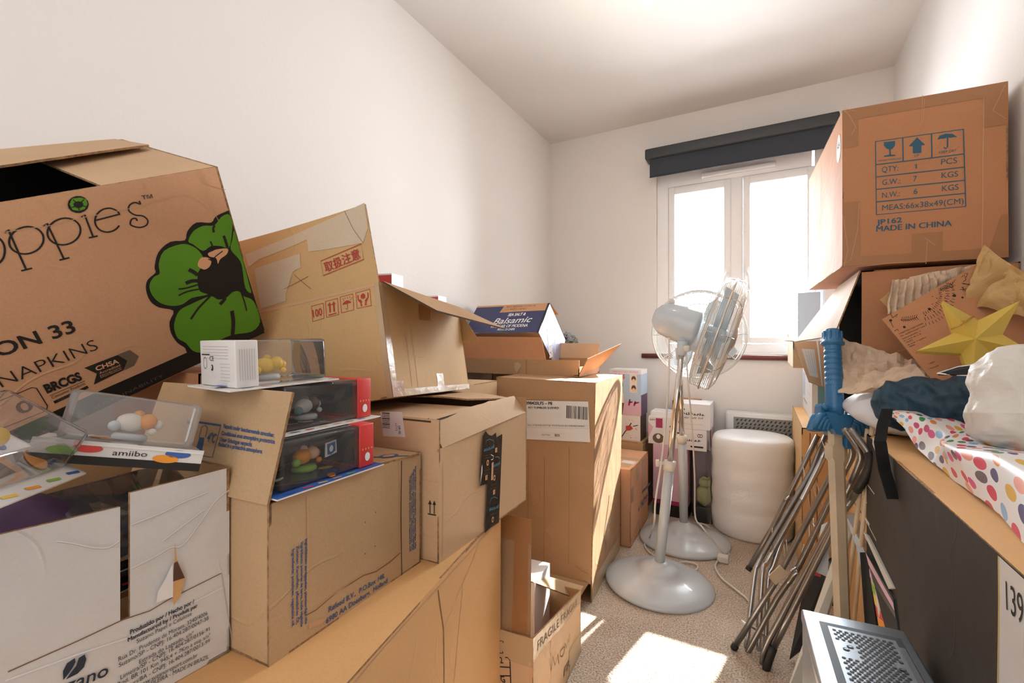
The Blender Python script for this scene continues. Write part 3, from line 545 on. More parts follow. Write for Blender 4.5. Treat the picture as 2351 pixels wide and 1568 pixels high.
# the open white paper box, cut down at the front
def alter(S):
    P = S['+x']; zc = 0.112; c = P.c
    y0 = c[0].y; S['+x'] = Patch(c[0], c[1], c[1] + Vector((0, 0, zc)), c[0] + Vector((0, 0, zc)), amp=0.002, seed=8)
SU = (-0.8335,0.1856,0.6,-1,0,0,0.3,0.4,0.267); su = {}
def pr(mb, S):
    w, d, h = SU[6:9]; X, Y = w / 2, d / 2; zc = 0.112
    ua, ub = (0.2723,0.282)
    L = Patch((X, -Y, zc), (X, -Y + ua, zc), (X, -Y + ua, 0.25), (X, -Y, 0.257), amp=0.003, seed=2)
    R = Patch((X, -Y + ub, zc), (X, Y, zc), (X, Y, h), (X, -Y + ub, 0.264), amp=0.005, freq=9, seed=6)
    mb.patch(L, 0.005, 'white_board', 'kraft_in', 'edge'); mb.patch(R, 0.005, 'white_board', 'kraft_in', 'edge')
    G = Patch((X, -Y, 0), (X, Y, 0), (X, Y, h), (X, -Y, h), amp=0.0)
    for q in (((0.282,0.2259),(0.3149,0.2304),(0.3357,0.2358),(0.3694,0.241)), ((0.282,0.1724),(0.3063,0.1769),(0.3237,0.1817),(0.3372,0.1791),(0.3546,0.1963),(0.3779,0.2248),(0.3973,0.2358)), ((0.3149,0.1935),(0.3388,0.2054),(0.3644,0.2181)), ((0.2141,0.2315),(0.2292,0.2229),(0.245,0.2123),(0.2593,0.2068),(0.2698,0.2105))):
        mb.d_line(G, crv(q, 3, False), 0.001, 'white_ink', 0.0042)
        mb.d_line(G, crv([(a + 0.0006, b - 0.0014) for a, b in q], 3, False), 0.0008, 'pale_grey', 0.0041)  # ridges in the board: lit and shaded sides drawn as white and grey lines
    mb.d_poly(G, ((0.3286,0.1867),(0.3311,0.1634),(0.3403,0.1352),(0.3357,0.1148),(0.3274,0.1043),(0.3259,0.1161),(0.3263,0.1398),(0.3281,0.1629)), 'kraft_orange', 0.0042); mb.d_poly(G, ((0.3274,0.1598),(0.3311,0.1608),(0.34,0.135),(0.3311,0.1359),(0.3263,0.1363)), 'brown', 0.0047)
    mb.d_poly(G, ((0.3259,0.1604),(0.3266,0.1362),(0.3263,0.1159),(0.3078,0.1182),(0.3092,0.1308),(0.3178,0.1436)), 'white_ink', 0.0046)
    k = 'ink_navy'; G2 = S['+x']
    mb.d_line(G2, ((0.1787,0.1095),(0.2336,0.1104),(0.2742,0.1126),(0.3022,0.1094),(0.3251,0.1139),(0.3884,0.119)), 0.0012, 'crease_dark', 0.0012)
    mb.d_line(G2, ((0.1769,0.1017),(0.2336,0.0956),(0.282,0.0878),(0.3237,0.0934),(0.3911,0.0981)), 0.0016, 'white_ink', 0.0012); mb.d_line(G2, ((0.3884,0.119),(0.3937,0.0833),(0.4047,0.0021)), 0.001, 'pale_grey', 0.0012)
    for t, a, b, hh, bo in (('Produzido por / Hecho por /',) + ((0.2813,0.0914),(0.353,0.0942)) + (0.0052, 0.03), ('Manufactured by / Produit par',) + ((0.2791,0.0835),(0.357,0.0868)) + (0.0052, 0.03), ('Suzano Papel e Celulose',) + ((0.2879,0.0767),(0.3498,0.0795)) + (0.0052, 0),
                            ('Rua Dr. Prudente de Moraes, 3240/4006',) + ((0.2698,0.0653),(0.3697,0.0695)) + (0.0054, 0), ('Suzano/SP - CNPJ: 16.404.287/0047-38',) + ((0.2702,0.058),(0.3711,0.0621)) + (0.0054, 0), ('Estrada do Lageado, s/nº',) + ((0.2906,0.0495),(0.3522,0.0517)) + (0.0054, 0),
                            ('Limeira/SP - CNPJ: 16.404.287/0156-91',) + ((0.2717,0.0422),(0.3724,0.0459)) + (0.0054, 0), ('Rod. BR 101 Km 945,4 + 7Km à esq. s/nº',) + ((0.2691,0.0352),(0.3736,0.0371)) + (0.0054, 0), ('Mucuri/BA - CNPJ: 16.404.287/0013-99',) + ((0.2717,0.0272),(0.3728,0.0294)) + (0.0054, 0),
                            ('www.suzanoreport.com.br',) + ((0.2885,0.0204),(0.357,0.0188)) + (0.0054, 0), ('INDÚSTRIA BRASILEIRA - MADE IN BRAZIL',) + ((0.2605,0.018),(0.3711,0.0082)) + (0.0054, 0)):
        mb.d_text(G2, t, a, b, hh, k, bold=bo, off=0.0016)
    mb.d_text(G2, 'suzano', *((0.2049,0.062),(0.2595,0.0553)), 0.014, k, bold=0.01, off=0.0016)
    mb.d_poly(G2, ((0.2205,0.0745),(0.2203,0.0847),(0.2237,0.0913),(0.2303,0.0932),(0.2308,0.0884),(0.2286,0.0839),(0.2248,0.079)), k, 0.0014); mb.d_poly(G2, ((0.2226,0.0738),(0.227,0.0791),(0.2314,0.0837),(0.2336,0.0912),(0.2387,0.0923),(0.2402,0.0858),(0.2381,0.0781),(0.2325,0.0742)), k, 0.0014)
suz, S = carton('open white paper carton with a cut-down front, lower left, full of toy packs', SU, 'white_board', name='paper_box', skip=('+z',), prints=pr, alter=alter, amp=0.002, seed=9)

# the brown carton printed in blue with a raised flap
def pr(mb, S):
    P = S['+x']; k = 'ink_blue'
    mb.d_text(P, 'Refeed B.V.,  P.O.Box 148,', *((0.1017,0.0227),(0.2292,0.019)), 0.0085, k, bold=0.02); mb.d_text(P, '6980 AA Doesburg,  Holland', *((0.0965,0.0074),(0.2368,0.0063)), 0.0085, k, bold=0.02)
    for i, t in enumerate(('Ingrediënten: aardappelen, plantaardige olie', 'Ingrédients: pommes de terre, huile végétale', 'Zutaten: Kartoffeln, pflanzliches Öl,', 'Ingredients: potatoes, vegetable oil.')):
        a = ((0.041,0.1551),(0.0285,0.1566),(0.0247,0.157),(0.0196,0.1575))[i]; b = ((0.041,0.0531),(0.0342,0.054),(0.0272,0.0758),(0.0204,0.0759))[i]
        mb.d_text(P, t, (0.058 - i * 0.0075, 0.155 - 0.002 * i), (0.058 - i * 0.0075, 0.028 + 0.008 * (i > 1)), 0.0042, k, bold=0.03)
        mb.d_text(P, t, (0.317 - i * 0.0055, 0.2 - 0.005 * i), (0.317 - i * 0.0055, 0.035), 0.0042, k, bold=0.03)
    mb.d_line(P, ((0.0592,0.0406),(0.0777,0.0391),(0.108,0.0445),(0.1208,0.047),(0.1511,0.0467),(0.1762,0.0471),(0.2069,0.0401),(0.244,0.0409),(0.2727,0.046)), 0.0018, 'crease_dark'); mb.d_line(P, ((0.0606,0.0422),(0.0777,0.0408),(0.108,0.0462),(0.1511,0.0488),(0.1762,0.049),(0.2069,0.0423),(0.2705,0.0482)), 0.0016, 'crease', 0.0009)
    mb.d_line(P, ((0.2764,0.2209),(0.275,0.1183),(0.2773,-0.0008)), 0.0022, 'dark_edge'); mb.d_line(P, ((0.2714,0.2205),(0.2705,0.1198),(0.2718,0.047)), 0.002, 'crease', 0.0009); mb.d_line(P, ((0.062,0.2178),(0.0634,0.1426),(0.0606,0.0422)), 0.0025, 'crease')
    mb.d_poly(P, ((0.0648,0.0257),(0.0895,0.0194),(0.0987,0.0132),(0.0836,0.0129),(0.0648,0.0174)), 'crease')
    for c in ((0.2069,0.1451),(0.1818,0.1362),(0.1807,0.0825),(0.2049,0.0859)): mb.d_ell(P, *c, 0.0012, 0.0016, 'crease_dark', n=8)
ref, S = carton('brown carton with blue printing holding stacked toy packs, its end flap standing up', (-0.7804,0.5499,0.6,2.6,0,0,0.35,0.336,0.225), 'kraft_grey', name='cardboard_box', skip=('+z',), prints=pr, amp=0.004, seed=11)
def pr(mb, P):
    k = 'ink_blue'
    for t, a, b in (('Verpakt onder beschermende atmosfeer.',) + ((0.2223,0.095),(0.3419,0.092)), ('Conditionné sous atmosphère protectrice.',) + ((0.2232,0.0843),(0.3466,0.0831)), ('Unter Schutzgas verpackt.',) + ((0.2236,0.0749),(0.3003,0.0745)), ('Packed in a protective atmosphere.',) + ((0.2228,0.0674),(0.325,0.0671)), ('len bij:',) + ((0.1237,0.0932),(0.1531,0.0937)), ('ade à:',) + ((0.1356,0.0838),(0.1532,0.0835)), ('n bei:',) + ((0.139,0.0775),(0.1519,0.0772)), ('eep at:',) + ((0.1333,0.0695),(0.1526,0.0695))):
        mb.d_text(P, t, a, b, 0.006, k, bold=0.03)
    mb.d_line(P, ((0.153,0.0984),(0.216,0.0981),(0.2167,0.0495),(0.153,0.0484),(0.153,0.0984)), 0.0013, k); mb.d_line(P, ((0.1532,0.0981),(0.2161,0.0977)), 0.003, k)
    mb.d_text(P, '4°C', *((0.191,0.071),(0.2127,0.0708)), 0.0135, k, bold=0.02)
    mb.d_poly(P, ((0.1696,0.0757),(0.1823,0.076),(0.1869,0.0508),(0.1698,0.0502)), k); mb.d_line(P, ((0.1681,0.0756),(0.1675,0.0912),(0.1761,0.0947),(0.1839,0.0908),(0.1849,0.0772)), 0.0013, k)
flap(ref, ((-0.95,0.37,0.825),(-0.598,0.387,0.825),(-0.5904,0.4202,0.9778),(-0.953,0.4199,0.9766)), 'kraft_grey', prints=pr, seed=3, bow=0.004)
flap(ref, ((-0.6068,0.7145,0.826), (-0.9368,0.7045,0.826), (-0.9368,0.5845,0.828), (-0.6118,0.5845,0.83)), 'kraft_grey', prints=lambda mb, P: (mb.d_ell(P, 0.03, 0.05, 0.016, 0.02, 'ink_blue'), mb.d_ell(P, 0.03, 0.05, 0.009, 0.013, 'kraft_grey', 0.0012), mb.d_line(P, [(0.0, 0.03), (0.06, 0.085)], 0.006, 'ink_blue')), seed=4)

# the parcel with black tape
M['teal_text'] = mat('teal_lettering', '5b9bb5', 0.6)
def alter(S):
    c = S['+x'].c; S['+x'] = Patch(c[0], c[1], c[1] + Vector((0, 0, 0.25)), c[0] + Vector((0, 0, 0.232)), amp=0.005, seed=5)
    S['+x'].H = 0.241
def pr(mb, S):
    P = S['+x']; G = Patch(*walls(*(0.36,0.417,0.291))['+x'].c)
    o = 0.0045
    mb.d_poly(G, ((0.1794,0.2382),(0.1945,0.2263),(0.21,0.221),(0.2304,0.2255),(0.2324,0.2131),(0.2637,0.2163),(0.2455,-0.0018),(0.2037,0.0005),(0.1746,-0.0025),(0.1884,0.1114),(0.153,0.1153),(0.1663,0.2284)), 'tape_black', o)
    for a, b in (((0.2195,0.1961),(0.1705,0.197)), ((0.2488,0.1492),(0.2163,0.149)), ((0.2422,0.0424),(0.1963,0.0493))): mb.d_text(G, 'prime', a, b, 0.0095, 'teal_text', off=o + 0.0006)
    for q in (((0.1794,0.2094),(0.1824,0.2149),(0.1976,0.2156),(0.2163,0.2083),(0.2195,0.203)), ((0.2259,0.1656),(0.2389,0.1642),(0.2488,0.1572)), ((0.1988,0.0624),(0.2037,0.0701),(0.2195,0.07),(0.2369,0.0615))): mb.d_line(G, q, 0.0012, 'teal_text', o + 0.0006)
    for c in ((0.1884,0.1609),(0.2214,0.1164),(0.2131,0.0168)): mb.d_ell(G, *c, 0.0055, 0.007, 'peach', o + 0.0006, n=14); mb.d_ell(G, *c, 0.003, 0.004, 'tape_black', o + 0.001, n=10)
    for x, y in ((0.1824,0.1268),(0.2195,0.0815),(0.2304,0.1819)): mb.d_rect(G, x - 0.005, y - 0.005, x + 0.005, y + 0.006, 'peach', o + 0.0006); mb.d_rect(G, x - 0.001, y - 0.003, x + 0.001, y + 0.004, 'tape_black', o + 0.001)
    for a, b in (((0.2069,0.1776),(0.1734,0.1804)),((0.2069,0.1714),(0.1734,0.1744)),((0.2037,0.1427),(0.1734,0.1457)),((0.2006,0.1342),(0.1675,0.1382)),((0.2389,0.134),(0.21,0.1365)),((0.2389,0.1261),(0.21,0.1288)),((0.2324,0.0993),(0.2037,0.1025)),((0.2291,0.0907),(0.2006,0.0942)),((0.2291,0.0276),(0.2006,0.0325)),((0.2259,0.0019),(0.2006,0.0063))): mb.d_line(G, (a, b), 0.0011, 'ink_grey', o + 0.0006)
    mb.d_line(G, ((0.2037,0.1767),(0.2163,0.1708),(0.2131,0.1638),(0.2037,0.1644)), 0.0018, 'white_ink', o + 0.001); mb.d_poly(G, ((0.2069,0.1559),(0.2163,0.1568),(0.2131,0.1139),(0.2037,0.1149)), 'crease', o + 0.001); mb.d_poly(G, ((0.153,0.1167),(0.1588,0.1583),(0.1628,0.1633),(0.1628,0.1454)), 'label', o + 0.001)
    Q = S['-y']
    mb.d_poly(Q, ((0.2047,0.2974),(0.265,0.301),(0.2736,0.2483),(0.2119,0.2447)), 'label')
    for i in range(9): mb.d_line(Q, (lambda a, b, t=i / 8: ((a[0][0], a[0][1] + (b[0][1] - a[0][1]) * t), (a[1][0], a[1][1] + (b[1][1] - a[1][1]) * t)))(((0.2101,0.295),(0.2317,0.2957)), ((0.2156,0.2636),(0.2353,0.2644))), 0.0012 + 0.001 * (i % 3 == 0), 'ink', 0.0012)
    mb.d_text(Q, 'CM 192', *((0.2539,0.2709),(0.2553,0.2534)), 0.006, 'ink', bold=0.03); mb.d_text(Q, 'LCY2', *((0.2462,0.2757),(0.2476,0.2595)), 0.005, 'ink')
    k = 'ink'
    mb.d_line(Q, ((0.3329,0.0974),(0.3534,0.0978)), 0.0025, k)
    for q, hd in ((((0.3384,0.0991),(0.3384,0.12)), ((0.3335,0.1174),(0.3384,0.1265),(0.3425,0.1181))), (((0.3489,0.0996),(0.3489,0.1204)), ((0.3445,0.1176),(0.3492,0.1272),(0.3531,0.1185)))): mb.d_line(Q, q, 0.0022, k); mb.d_poly(Q, hd, k)
    mb.d_line(P, [(0.012, 0.005), (0.013, 0.21)], 0.002, 'crease'); mb.d_line(Q, [(0.0, 0.175), (0.2, 0.168), (0.36, 0.165)], 0.002, 'crease'); mb.d_line(Q, [(0.02, 0.006), (0.355, 0.006)], 0.006, 'crease')
pri, S = carton('brown parcel box sealed with a torn strip of black tape, overhanging the large box', (-0.7632,0.9401,0.6,2,0,0,0.36,0.417,0.291), 'kraft_pale', name='parcel_box', skip=('+z',), prints=pr, alter=alter, amp=0.005, seed=13)
PX, PY = (0.18,0.2085)
flap(pri, ((PX, -PY + 0.012, 0.232), (PX, PY, 0.25), (PX - 0.035, PY - 0.01, 0.295), (PX - 0.028, -PY + 0.004, 0.293)), 'kraft_pale', world=False, amp=0.006, seed=9, ragged=0.06, bow=0.006)
flap(pri, ((-PX, -PY, 0.288), (PX - 0.02, -PY, 0.288), (PX - 0.025, -0.02, 0.292), (-PX, -0.02, 0.288)), 'kraft_pale', world=False, edge='dark_edge', seed=8)
flap(pri, ((PX - 0.05, PY, 0.287), (-PX, PY, 0.287), (-PX, -0.01, 0.287), (PX - 0.055, -0.02, 0.31)), 'kraft_pale', world=False, ragged=0.04, seed=5, bow=0.01)

# the leaning box with red marks
def pr(mb, S):
    P = S['-y']; k = 'ink_red'
    for q in (((0.2342,0.2388),(0.2671,0.2398),(0.265,0.2046),(0.2332,0.2021)),((0.2734,0.2422),(0.3066,0.243),(0.3051,0.2053),(0.272,0.2047)),((0.3137,0.2446),(0.3479,0.245),(0.3463,0.2082),(0.3132,0.2073)),((0.3557,0.2455),(0.3926,0.2467),(0.3914,0.209),(0.3552,0.2094))): mb.d_line(P, q, 0.0018, k, closed=True)
    mb.d_text(P, '100', *((0.2358,0.2117),(0.2618,0.2127)), 0.017, k, bold=0.02)
    for hd, st in ((((0.2772,0.2308),(0.2844,0.2384),(0.289,0.2306)), ((0.2838,0.231),(0.2831,0.2146))), (((0.2887,0.2307),(0.2956,0.2383),(0.3001,0.2308)), ((0.2946,0.2313),(0.2941,0.214)))): mb.d_poly(P, hd, k); mb.d_line(P, st, 0.0042, k)
    mb.d_line(P, ((0.2778,0.2087),(0.2998,0.2099)), 0.0025, k)
    mb.d_poly(P, ((0.3173,0.225),(0.3214,0.2301),(0.3304,0.2337),(0.3385,0.2306),(0.342,0.226)), k); mb.d_line(P, ((0.3304,0.2262),(0.331,0.2151),(0.328,0.2127),(0.3256,0.2156)), 0.0015, k)
    for c in ((0.3208,0.2386),(0.3267,0.2389),(0.3328,0.2386),(0.339,0.2391),(0.3434,0.2364),(0.3227,0.2346),(0.3405,0.2331)): mb.d_ell(P, *c, 0.0011, 0.0016, k, n=6)
    mb.d_poly(P, ((0.3674,0.2374),(0.3736,0.2412),(0.3791,0.2371),(0.3788,0.2304),(0.3724,0.2275),(0.3673,0.2315)), k)
    for q in (((0.3606,0.2394),(0.3603,0.2291),(0.3658,0.2206),(0.3674,0.215)),((0.3868,0.2399),(0.386,0.2298),(0.3802,0.2212),(0.3775,0.2159)),((0.3645,0.2283),(0.3691,0.2205)),((0.3834,0.2274),(0.3769,0.2213))): mb.d_line(P, q, 0.0032, k)
    for q in (((0.365,0.2143),(0.3693,0.2146)),((0.3759,0.2142),(0.38,0.2148))): mb.d_line(P, q, 0.004, k)
    mb.d_line(P, [(0.01, 0.2535), (0.41, 0.2535)], 0.006, 'crease')
    R = S['+x']
    for q in (((0.1827,0.233),(0.2509,0.2389),(0.2409,0.194),(0.1739,0.1905)),): mb.d_poly(R, q, 'tape')
    mb.d_rect(R, 0.23, 0.0, 0.27, 0.05, 'tape_pale'); mb.d_rect(R, 0.0, 0.0, 0.022, P.H, 'tape_pale'); mb.d_rect(P, P.W - 0.014, 0, P.W, P.H, 'tape_pale'); mb.d_rect(R, 0.0, 0.0, R.W, 0.016, 'tape_pale', 0.001); mb.d_rect(R, 0.0, 0.0, 0.05, 0.035, 'tape', 0.0013)
    mb.d_line(R, [(0.09, 0.02), (0.09, 0.24)], 0.002, 'crease'); mb.d_line(R, [(0.12, 0.02), (0.12, 0.24)], 0.002, 'crease')
jap, S = carton('open leaning tan box with red handling symbols behind the taped parcel', (-0.9552,0.9168,0.88,12.6212,-3.2814,-9.9796,0.4163,0.4495,0.258), 'kraft_tan', name='cardboard_box', skip=('+z',), prints=pr, amp=0.004, seed=15)
def pr(mb, P):
    k = 'ink_red'
    mb.d_poly(P, ((0.0643,0.1463),(0.4155,0.1855),(0.4138,0.1279),(0.3944,0.0965),(0.2928,0.1055),(0.244,0.1123),(0.2441,0.142),(0.1931,0.1353),(0.0998,0.1251),(0.0701,0.1124)), 'kraft_worn_lit', 0.0008); mb.d_poly(P, ((0.0846,0.1059),(0.2187,0.1135),(0.216,0.0796),(0.1932,0.0753),(0.1616,0.0255),(0.1588,0.0104),(0.0856,0.0046)), 'kraft_worn_lit', 0.0009)
    mb.d_line(P, ((0.2749,0.0818),(0.3901,0.0951),(0.3888,0.0588),(0.2746,0.0465)), 0.0018, k, closed=True, off=0.0016); mb.d_text(P, '取扱注意', *((0.283,0.0536),(0.3823,0.0651)), 0.0185, k, bold=0.012, off=0.0016)
    for q in (((0.3596,0.1813),(0.3747,0.1346),(0.3944,0.0965)),((0.195,0.0655),(0.2345,0.0228)),((0.1603,0.0384),(0.2331,0.054))): mb.d_line(P, q, 0.0012, 'crease_dark', 0.0012)
flap(jap, ((-1.1526,0.6555,1.1105),(-0.7534,0.7491,1.1826),(-0.7914,0.7453,1.3615),(-1.1906,0.6517,1.2895)), 'kraft_tan', prints=pr, amp=0.004, seed=6, bow=-0.008)
flap(jap, ((-0.7534,0.7591,1.1826), (-0.8514,1.187,1.1568), (-0.68, 1.19, 1.085), (-0.605, 0.765, 1.112)), 'kraft_tan', 'kraft_in', seed=7, amp=0.005, edge='dark_edge')
flap(jap, ((-0.8514,1.187,1.1568), (-1.2506,1.0934,1.0848), (-1.2306,1.2134,1.0248), (-0.792,1.219,1.0486)), 'kraft_tan', 'kraft_tan', seed=8, amp=0.004)

# small white cartons showing over the leaning box
for lab, p, wz in (('small red and white carton peeping over the near corner of the leaning tan box', (-1.0782,1.1182,1.2271), 0.07), ('small red and white carton peeping over the middle of the leaning tan box flap', (-1.1018,1.3907,1.18), 0.08)):
    x, y, z = p; t = thing('small_carton', lab, 'carton', Matrix.Translation((x - 0.04, y + 0.02, 0.885 if y < 1.5 else 0.884)) @ Matrix.Rotation(0.2, 4, 'Z'), 'red and white cartons behind the leaning box')
    hh = z + 0.045 - 0.885; P = Patch((-0.05, -0.035, 0), (0.05, -0.035, 0), (0.05, -0.035, hh), (-0.05, -0.035, hh)); mb = MB().box((0, 0, hh / 2), (0.1, 0.07, hh), 'white_carton')
    mb.d_rect(P, 0.03, hh - 0.055, 0.1, hh - 0.005, 'red_carton'); mb.build('carton_body', t)
carton('tall plain carton hidden behind the leaning tan box, carrying small red and white cartons', (-1.19, 1.45, 0, 2, 0, 0, 0.4, 0.44, 0.884), 'kraft_grey', seed=21)

# ------------------------------------------------------------------ toy packs
def toy_pack(label, T, L, Wd, Hh, lab='red', fig='yellow', card=('label', 'yellow', 'lime'), ends=True, group='clear toy packs', cover='clear', insert=None):
    """blister pack lying down: local x = depth away from viewer(-), y = length, z = up; card below, clear cover above, printed end block"""
    t = thing('toy_pack', label, 'toy pack', T, group)
    mb = MB(); P = Patch((-Wd / 2 - 0.008, -L / 2 - 0.012, 0.0025), (Wd / 2 + 0.01, -L / 2 - 0.012, 0.0025), (Wd / 2 + 0.01, L / 2 + 0.008, 0.0025), (-Wd / 2 - 0.008, L / 2 + 0.008, 0.0025), amp=0.002, seed=L * 40)
    mb.patch(P, 0.0022, card[0], 'white_carton', 'paper'); rnd = random.Random(int(L * 1e4) + len(label))
    for i in range(9):
        mb.d_ell(P, 0.02 + rnd.random() * (P.W - 0.04), 0.02 + rnd.random() * (P.H - 0.04), 0.008 + 0.012 * rnd.random(), 0.006 + 0.01 * rnd.random(), rnd.choice(card[1:] + ('white_ink', 'blue', 'orange')), 0.0007 + 0.0003 * i, rot=rnd.random() * 3)
    for i in range(6): mb.d_line(P, [(P.W - 0.009, 0.02 + i * 0.028), (P.W - 0.006, 0.035 + i * 0.028)], 0.004, ('blue', 'red_print', 'yellow', 'orange', 'lime', 'blue')[i])
    mb.build('backing_card', t)
    mb = MB(); mb.box((0, 0, Hh / 2 + 0.004), (Wd - 0.012, L - 0.01, Hh), cover, bev=0.006); mb.build('clear_cover', t)
    if insert: MB().box((-0.01, 0.01, Hh * 0.4), (Wd * 0.5, L * 0.5, 0.004), insert).box((-Wd / 2 + 0.02, 0.0, Hh * 0.45), (0.004, L * 0.7, Hh * 0.7), insert).build('paper_insert', t)
    if ends and lab == 'red': MB().box((-Wd / 2 + 0.016, 0, Hh / 2 + 0.004), (0.003, L - 0.024, Hh - 0.01), 'dark_plastic').box((0, L / 2 - 0.039, Hh / 2 + 0.004), (Wd - 0.03, 0.003, Hh - 0.012), 'dark_plastic').build('inner_tray', t)
    mb = MB(); zf = 0.02
    c = {'yellow': ('yellow', 'yellow', 'yellow'), 'orange': ('orange', 'skin', 'lime'), 'grey': ('lightgrey', 'brown', 'teal_carton'), 'blue': ('blue', 'yellow', 'orange'), 'pale': ('cream', 'orange', 'lightgrey')}[fig]
    mb.blob((0, -0.005, zf + 0.016), (0.017, 0.022, 0.016), c[0]); mb.blob((0.004, 0.02, zf + 0.02), (0.014, 0.014, 0.014), c[1]); mb.blob((0.008, -0.026, zf + 0.008), (0.009, 0.01, 0.009), c[2])
    mb.blob((-0.002, 0.036, zf + 0.016), (0.008, 0.009, 0.009), c[0]); mb.blob((0.012, 0.03, zf + 0.004), (0.006, 0.007, 0.006), c[0]); mb.blob((-0.006, 0.004, zf + 0.03), (0.008, 0.009, 0.008), c[1])
    mb.lathe([(0.026, 0.007), (0.027, 0.012), (0.024, 0.017)], 'lightgrey' if fig != 'orange' else 'lime', 20, Matrix.Translation((0, 0, 0)))
    if fig == 'orange':
        sh = Patch((0.026, 0.036, 0.028), (0.03, 0.066, 0.034), (0.026, 0.068, 0.062), (0.022, 0.04, 0.058)); mb.patch(sh, 0.003, 'white_ink'); mb.d_poly(sh, [(0.005, 0.004), (0.015, 0.001), (0.026, 0.006), (0.026, 0.026), (0.004, 0.026)], 'blue', 0.0007); mb.d_ell(sh, 0.015, 0.014, 0.005, 0.007, 'white_ink', 0.0012)
    mb.v = [(x * 0.74, y * 0.74, 0.008 + (z - 0.008) * 0.78) for x, y, z in mb.v]; mb.build('toy_figure', t)
    if ends:
        y0, y1 = (L / 2 - 0.036, L / 2 - 0.003) if lab == 'red' else (-L / 2 + 0.003, -L / 2 + 0.036)
        m = 'red_print' if lab == 'red' else 'label'; mb = MB(); mb.box((0, (y0 + y1) / 2, Hh / 2 + 0.004), (Wd - 0.008, y1 - y0, Hh + 0.002), m, bev=0.002)
        F = Patch((Wd / 2 - 0.004, y0, 0.004), (Wd / 2 - 0.004, y1, 0.004), (Wd / 2 - 0.004, y1, Hh + 0.004), (Wd / 2 - 0.004, y0, Hh + 0.004))
        if lab == 'red':
            mb.d_ell(F, 0.017, 0.016, 0.006, 0.0075, 'white_ink')
            for i in range(4): mb.d_ell(F, 0.006 + i * 0.007, 0.03, 0.0014, 0.002, 'peach', n=8)
        else:
            for i in range(7): mb.d_line(F, [(0.006 + i * 0.0035, 0.01), (0.006 + i * 0.0035, Hh - 0.012)], 0.0008, 'pale_grey')
            E = Patch((-Wd / 2 + 0.004, y0, 0.004), (Wd / 2 - 0.004, y0, 0.004), (Wd / 2 - 0.004, y0, Hh + 0.004), (-Wd / 2 + 0.004, y0, Hh + 0.004)); W = E.W
            for i in range(5): mb.d_line(E, [(0.012, Hh - 0.008 - i * 0.0045), (W - 0.02, Hh - 0.008 - i * 0.0045)], 0.0007, 'pale_grey')
            for i in range(6): mb.d_line(E, [(W * 0.6, Hh - 0.034 - i * 0.005), (W - 0.016, Hh - 0.034 - i * 0.005)], 0.0006, 'pale_grey')
            mb.d_text(E, 'CE', (W * 0.3, Hh * 0.56), (W * 0.42, Hh * 0.56), 0.007, 'ink'); mb.d_rect(E, 0.008, Hh * 0.68, W * 0.3, Hh * 0.71, 'ink'); mb.d_ell(E, W * 0.36, Hh * 0.4, 0.0035, 0.005, 'ink', n=12); mb.d_ell(E, W * 0.36, Hh * 0.41, 0.0018, 0.003, 'label', 0.0012, n=10)
            mb.d_line(E, [(W * 0.16 + 0.006 * math.cos(a), Hh * 0.5 + 0.009 * math.sin(a)) for a in [k * 0.42 for k in range(15)]], 0.0007, 'ink', closed=True)
        mb.build('end_label', t)
    return t
toy_pack('lowest toy pack of the stack on the blue printed carton, orange figure and red end', pose(-0.672, 0.5, 0.829, 2), 0.19, 0.14, 0.072, 'red', 'orange', ('blue', 'orange', 'yellow', 'white_ink'))
toy_pack('middle toy pack of the stack, grey figure and red end', pose(-0.715, 0.535, 0.906, 3), 0.19, 0.14, 0.07, 'red', 'grey', ('label', 'lime', 'yellow', 'red_print'))
toy_pack('topmost toy pack of the stack, yellow figure and white printed end', pose(-0.722, 0.468, 0.981, -6, 2), 0.155, 0.125, 0.068, 'white', 'yellow', ('label', 'lime', 'yellow'))
t = toy_pack('tilted toy pack with a pale figure and coloured ovals, lying across the white carton', pose(-0.762, 0.293, 0.909, -23, -14, -6), 0.148, 0.12, 0.06, 'red', 'pale', ('label', 'red_print', 'lime', 'blue'), ends=False, cover='clear_film')
mb = MB(); P = Patch((0.069, -0.086, -0.022), (0.069, 0.082, -0.022), (0.069, 0.082, 0.005), (0.069, -0.086, 0.005)); mb.patch(P, 0.006, 'label'); mb.d_rect(P, 0.0, 0.0, P.W, 0.010, 'black', 0.0005)  # lower part of the rim black: shade under the pack painted on
for x, y, m in ((0.05, 0.019, 'red_print'), (0.028, 0.015, 'lime'), (0.14, 0.02, 'blue'), (0.128, 0.013, 'orange')): mb.d_ell(P, x, y, 0.014, 0.005, m)
mb.d_text(P, 'amiibo', (0.074, 0.013), (0.108, 0.014), 0.0065, 'ink'); mb.build('printed_rim', t)
toy_pack('toy pack standing at the left edge of the picture, above the white carton', pose(-0.70, 0.131, 0.925, 40, 0, 33), 0.16, 0.11, 0.05, 'red', 'blue', ('label', 'yellow', 'orange', 'red_print'), ends=False, insert='label')
toy_pack('toy pack with a yellow and blue figure sunk inside the white carton', pose(-0.79, 0.3, 0.765, 14, 0, 22), 0.17, 0.14, 0.07, 'red', 'blue', ('black', 'blue', 'black', 'black'), ends=False)
toy_pack('dark toy pack lying deep in the white carton behind the front slot', pose(-0.80, 0.175, 0.765, 4, 0, 4), 0.25, 0.17, 0.05, 'red', 'pale', ('black', 'black', 'purple', 'black'), ends=False)
b = thing('plush_toy', 'dark purple plush lump among the toy packs inside the white carton', 'plush toy', (-0.80, 0.2, 0.78))
MB().blob((0, 0, 0.03), (0.06, 0.07, 0.05), 'purple', rough=0.012, seed=4).build('plush_body', b)

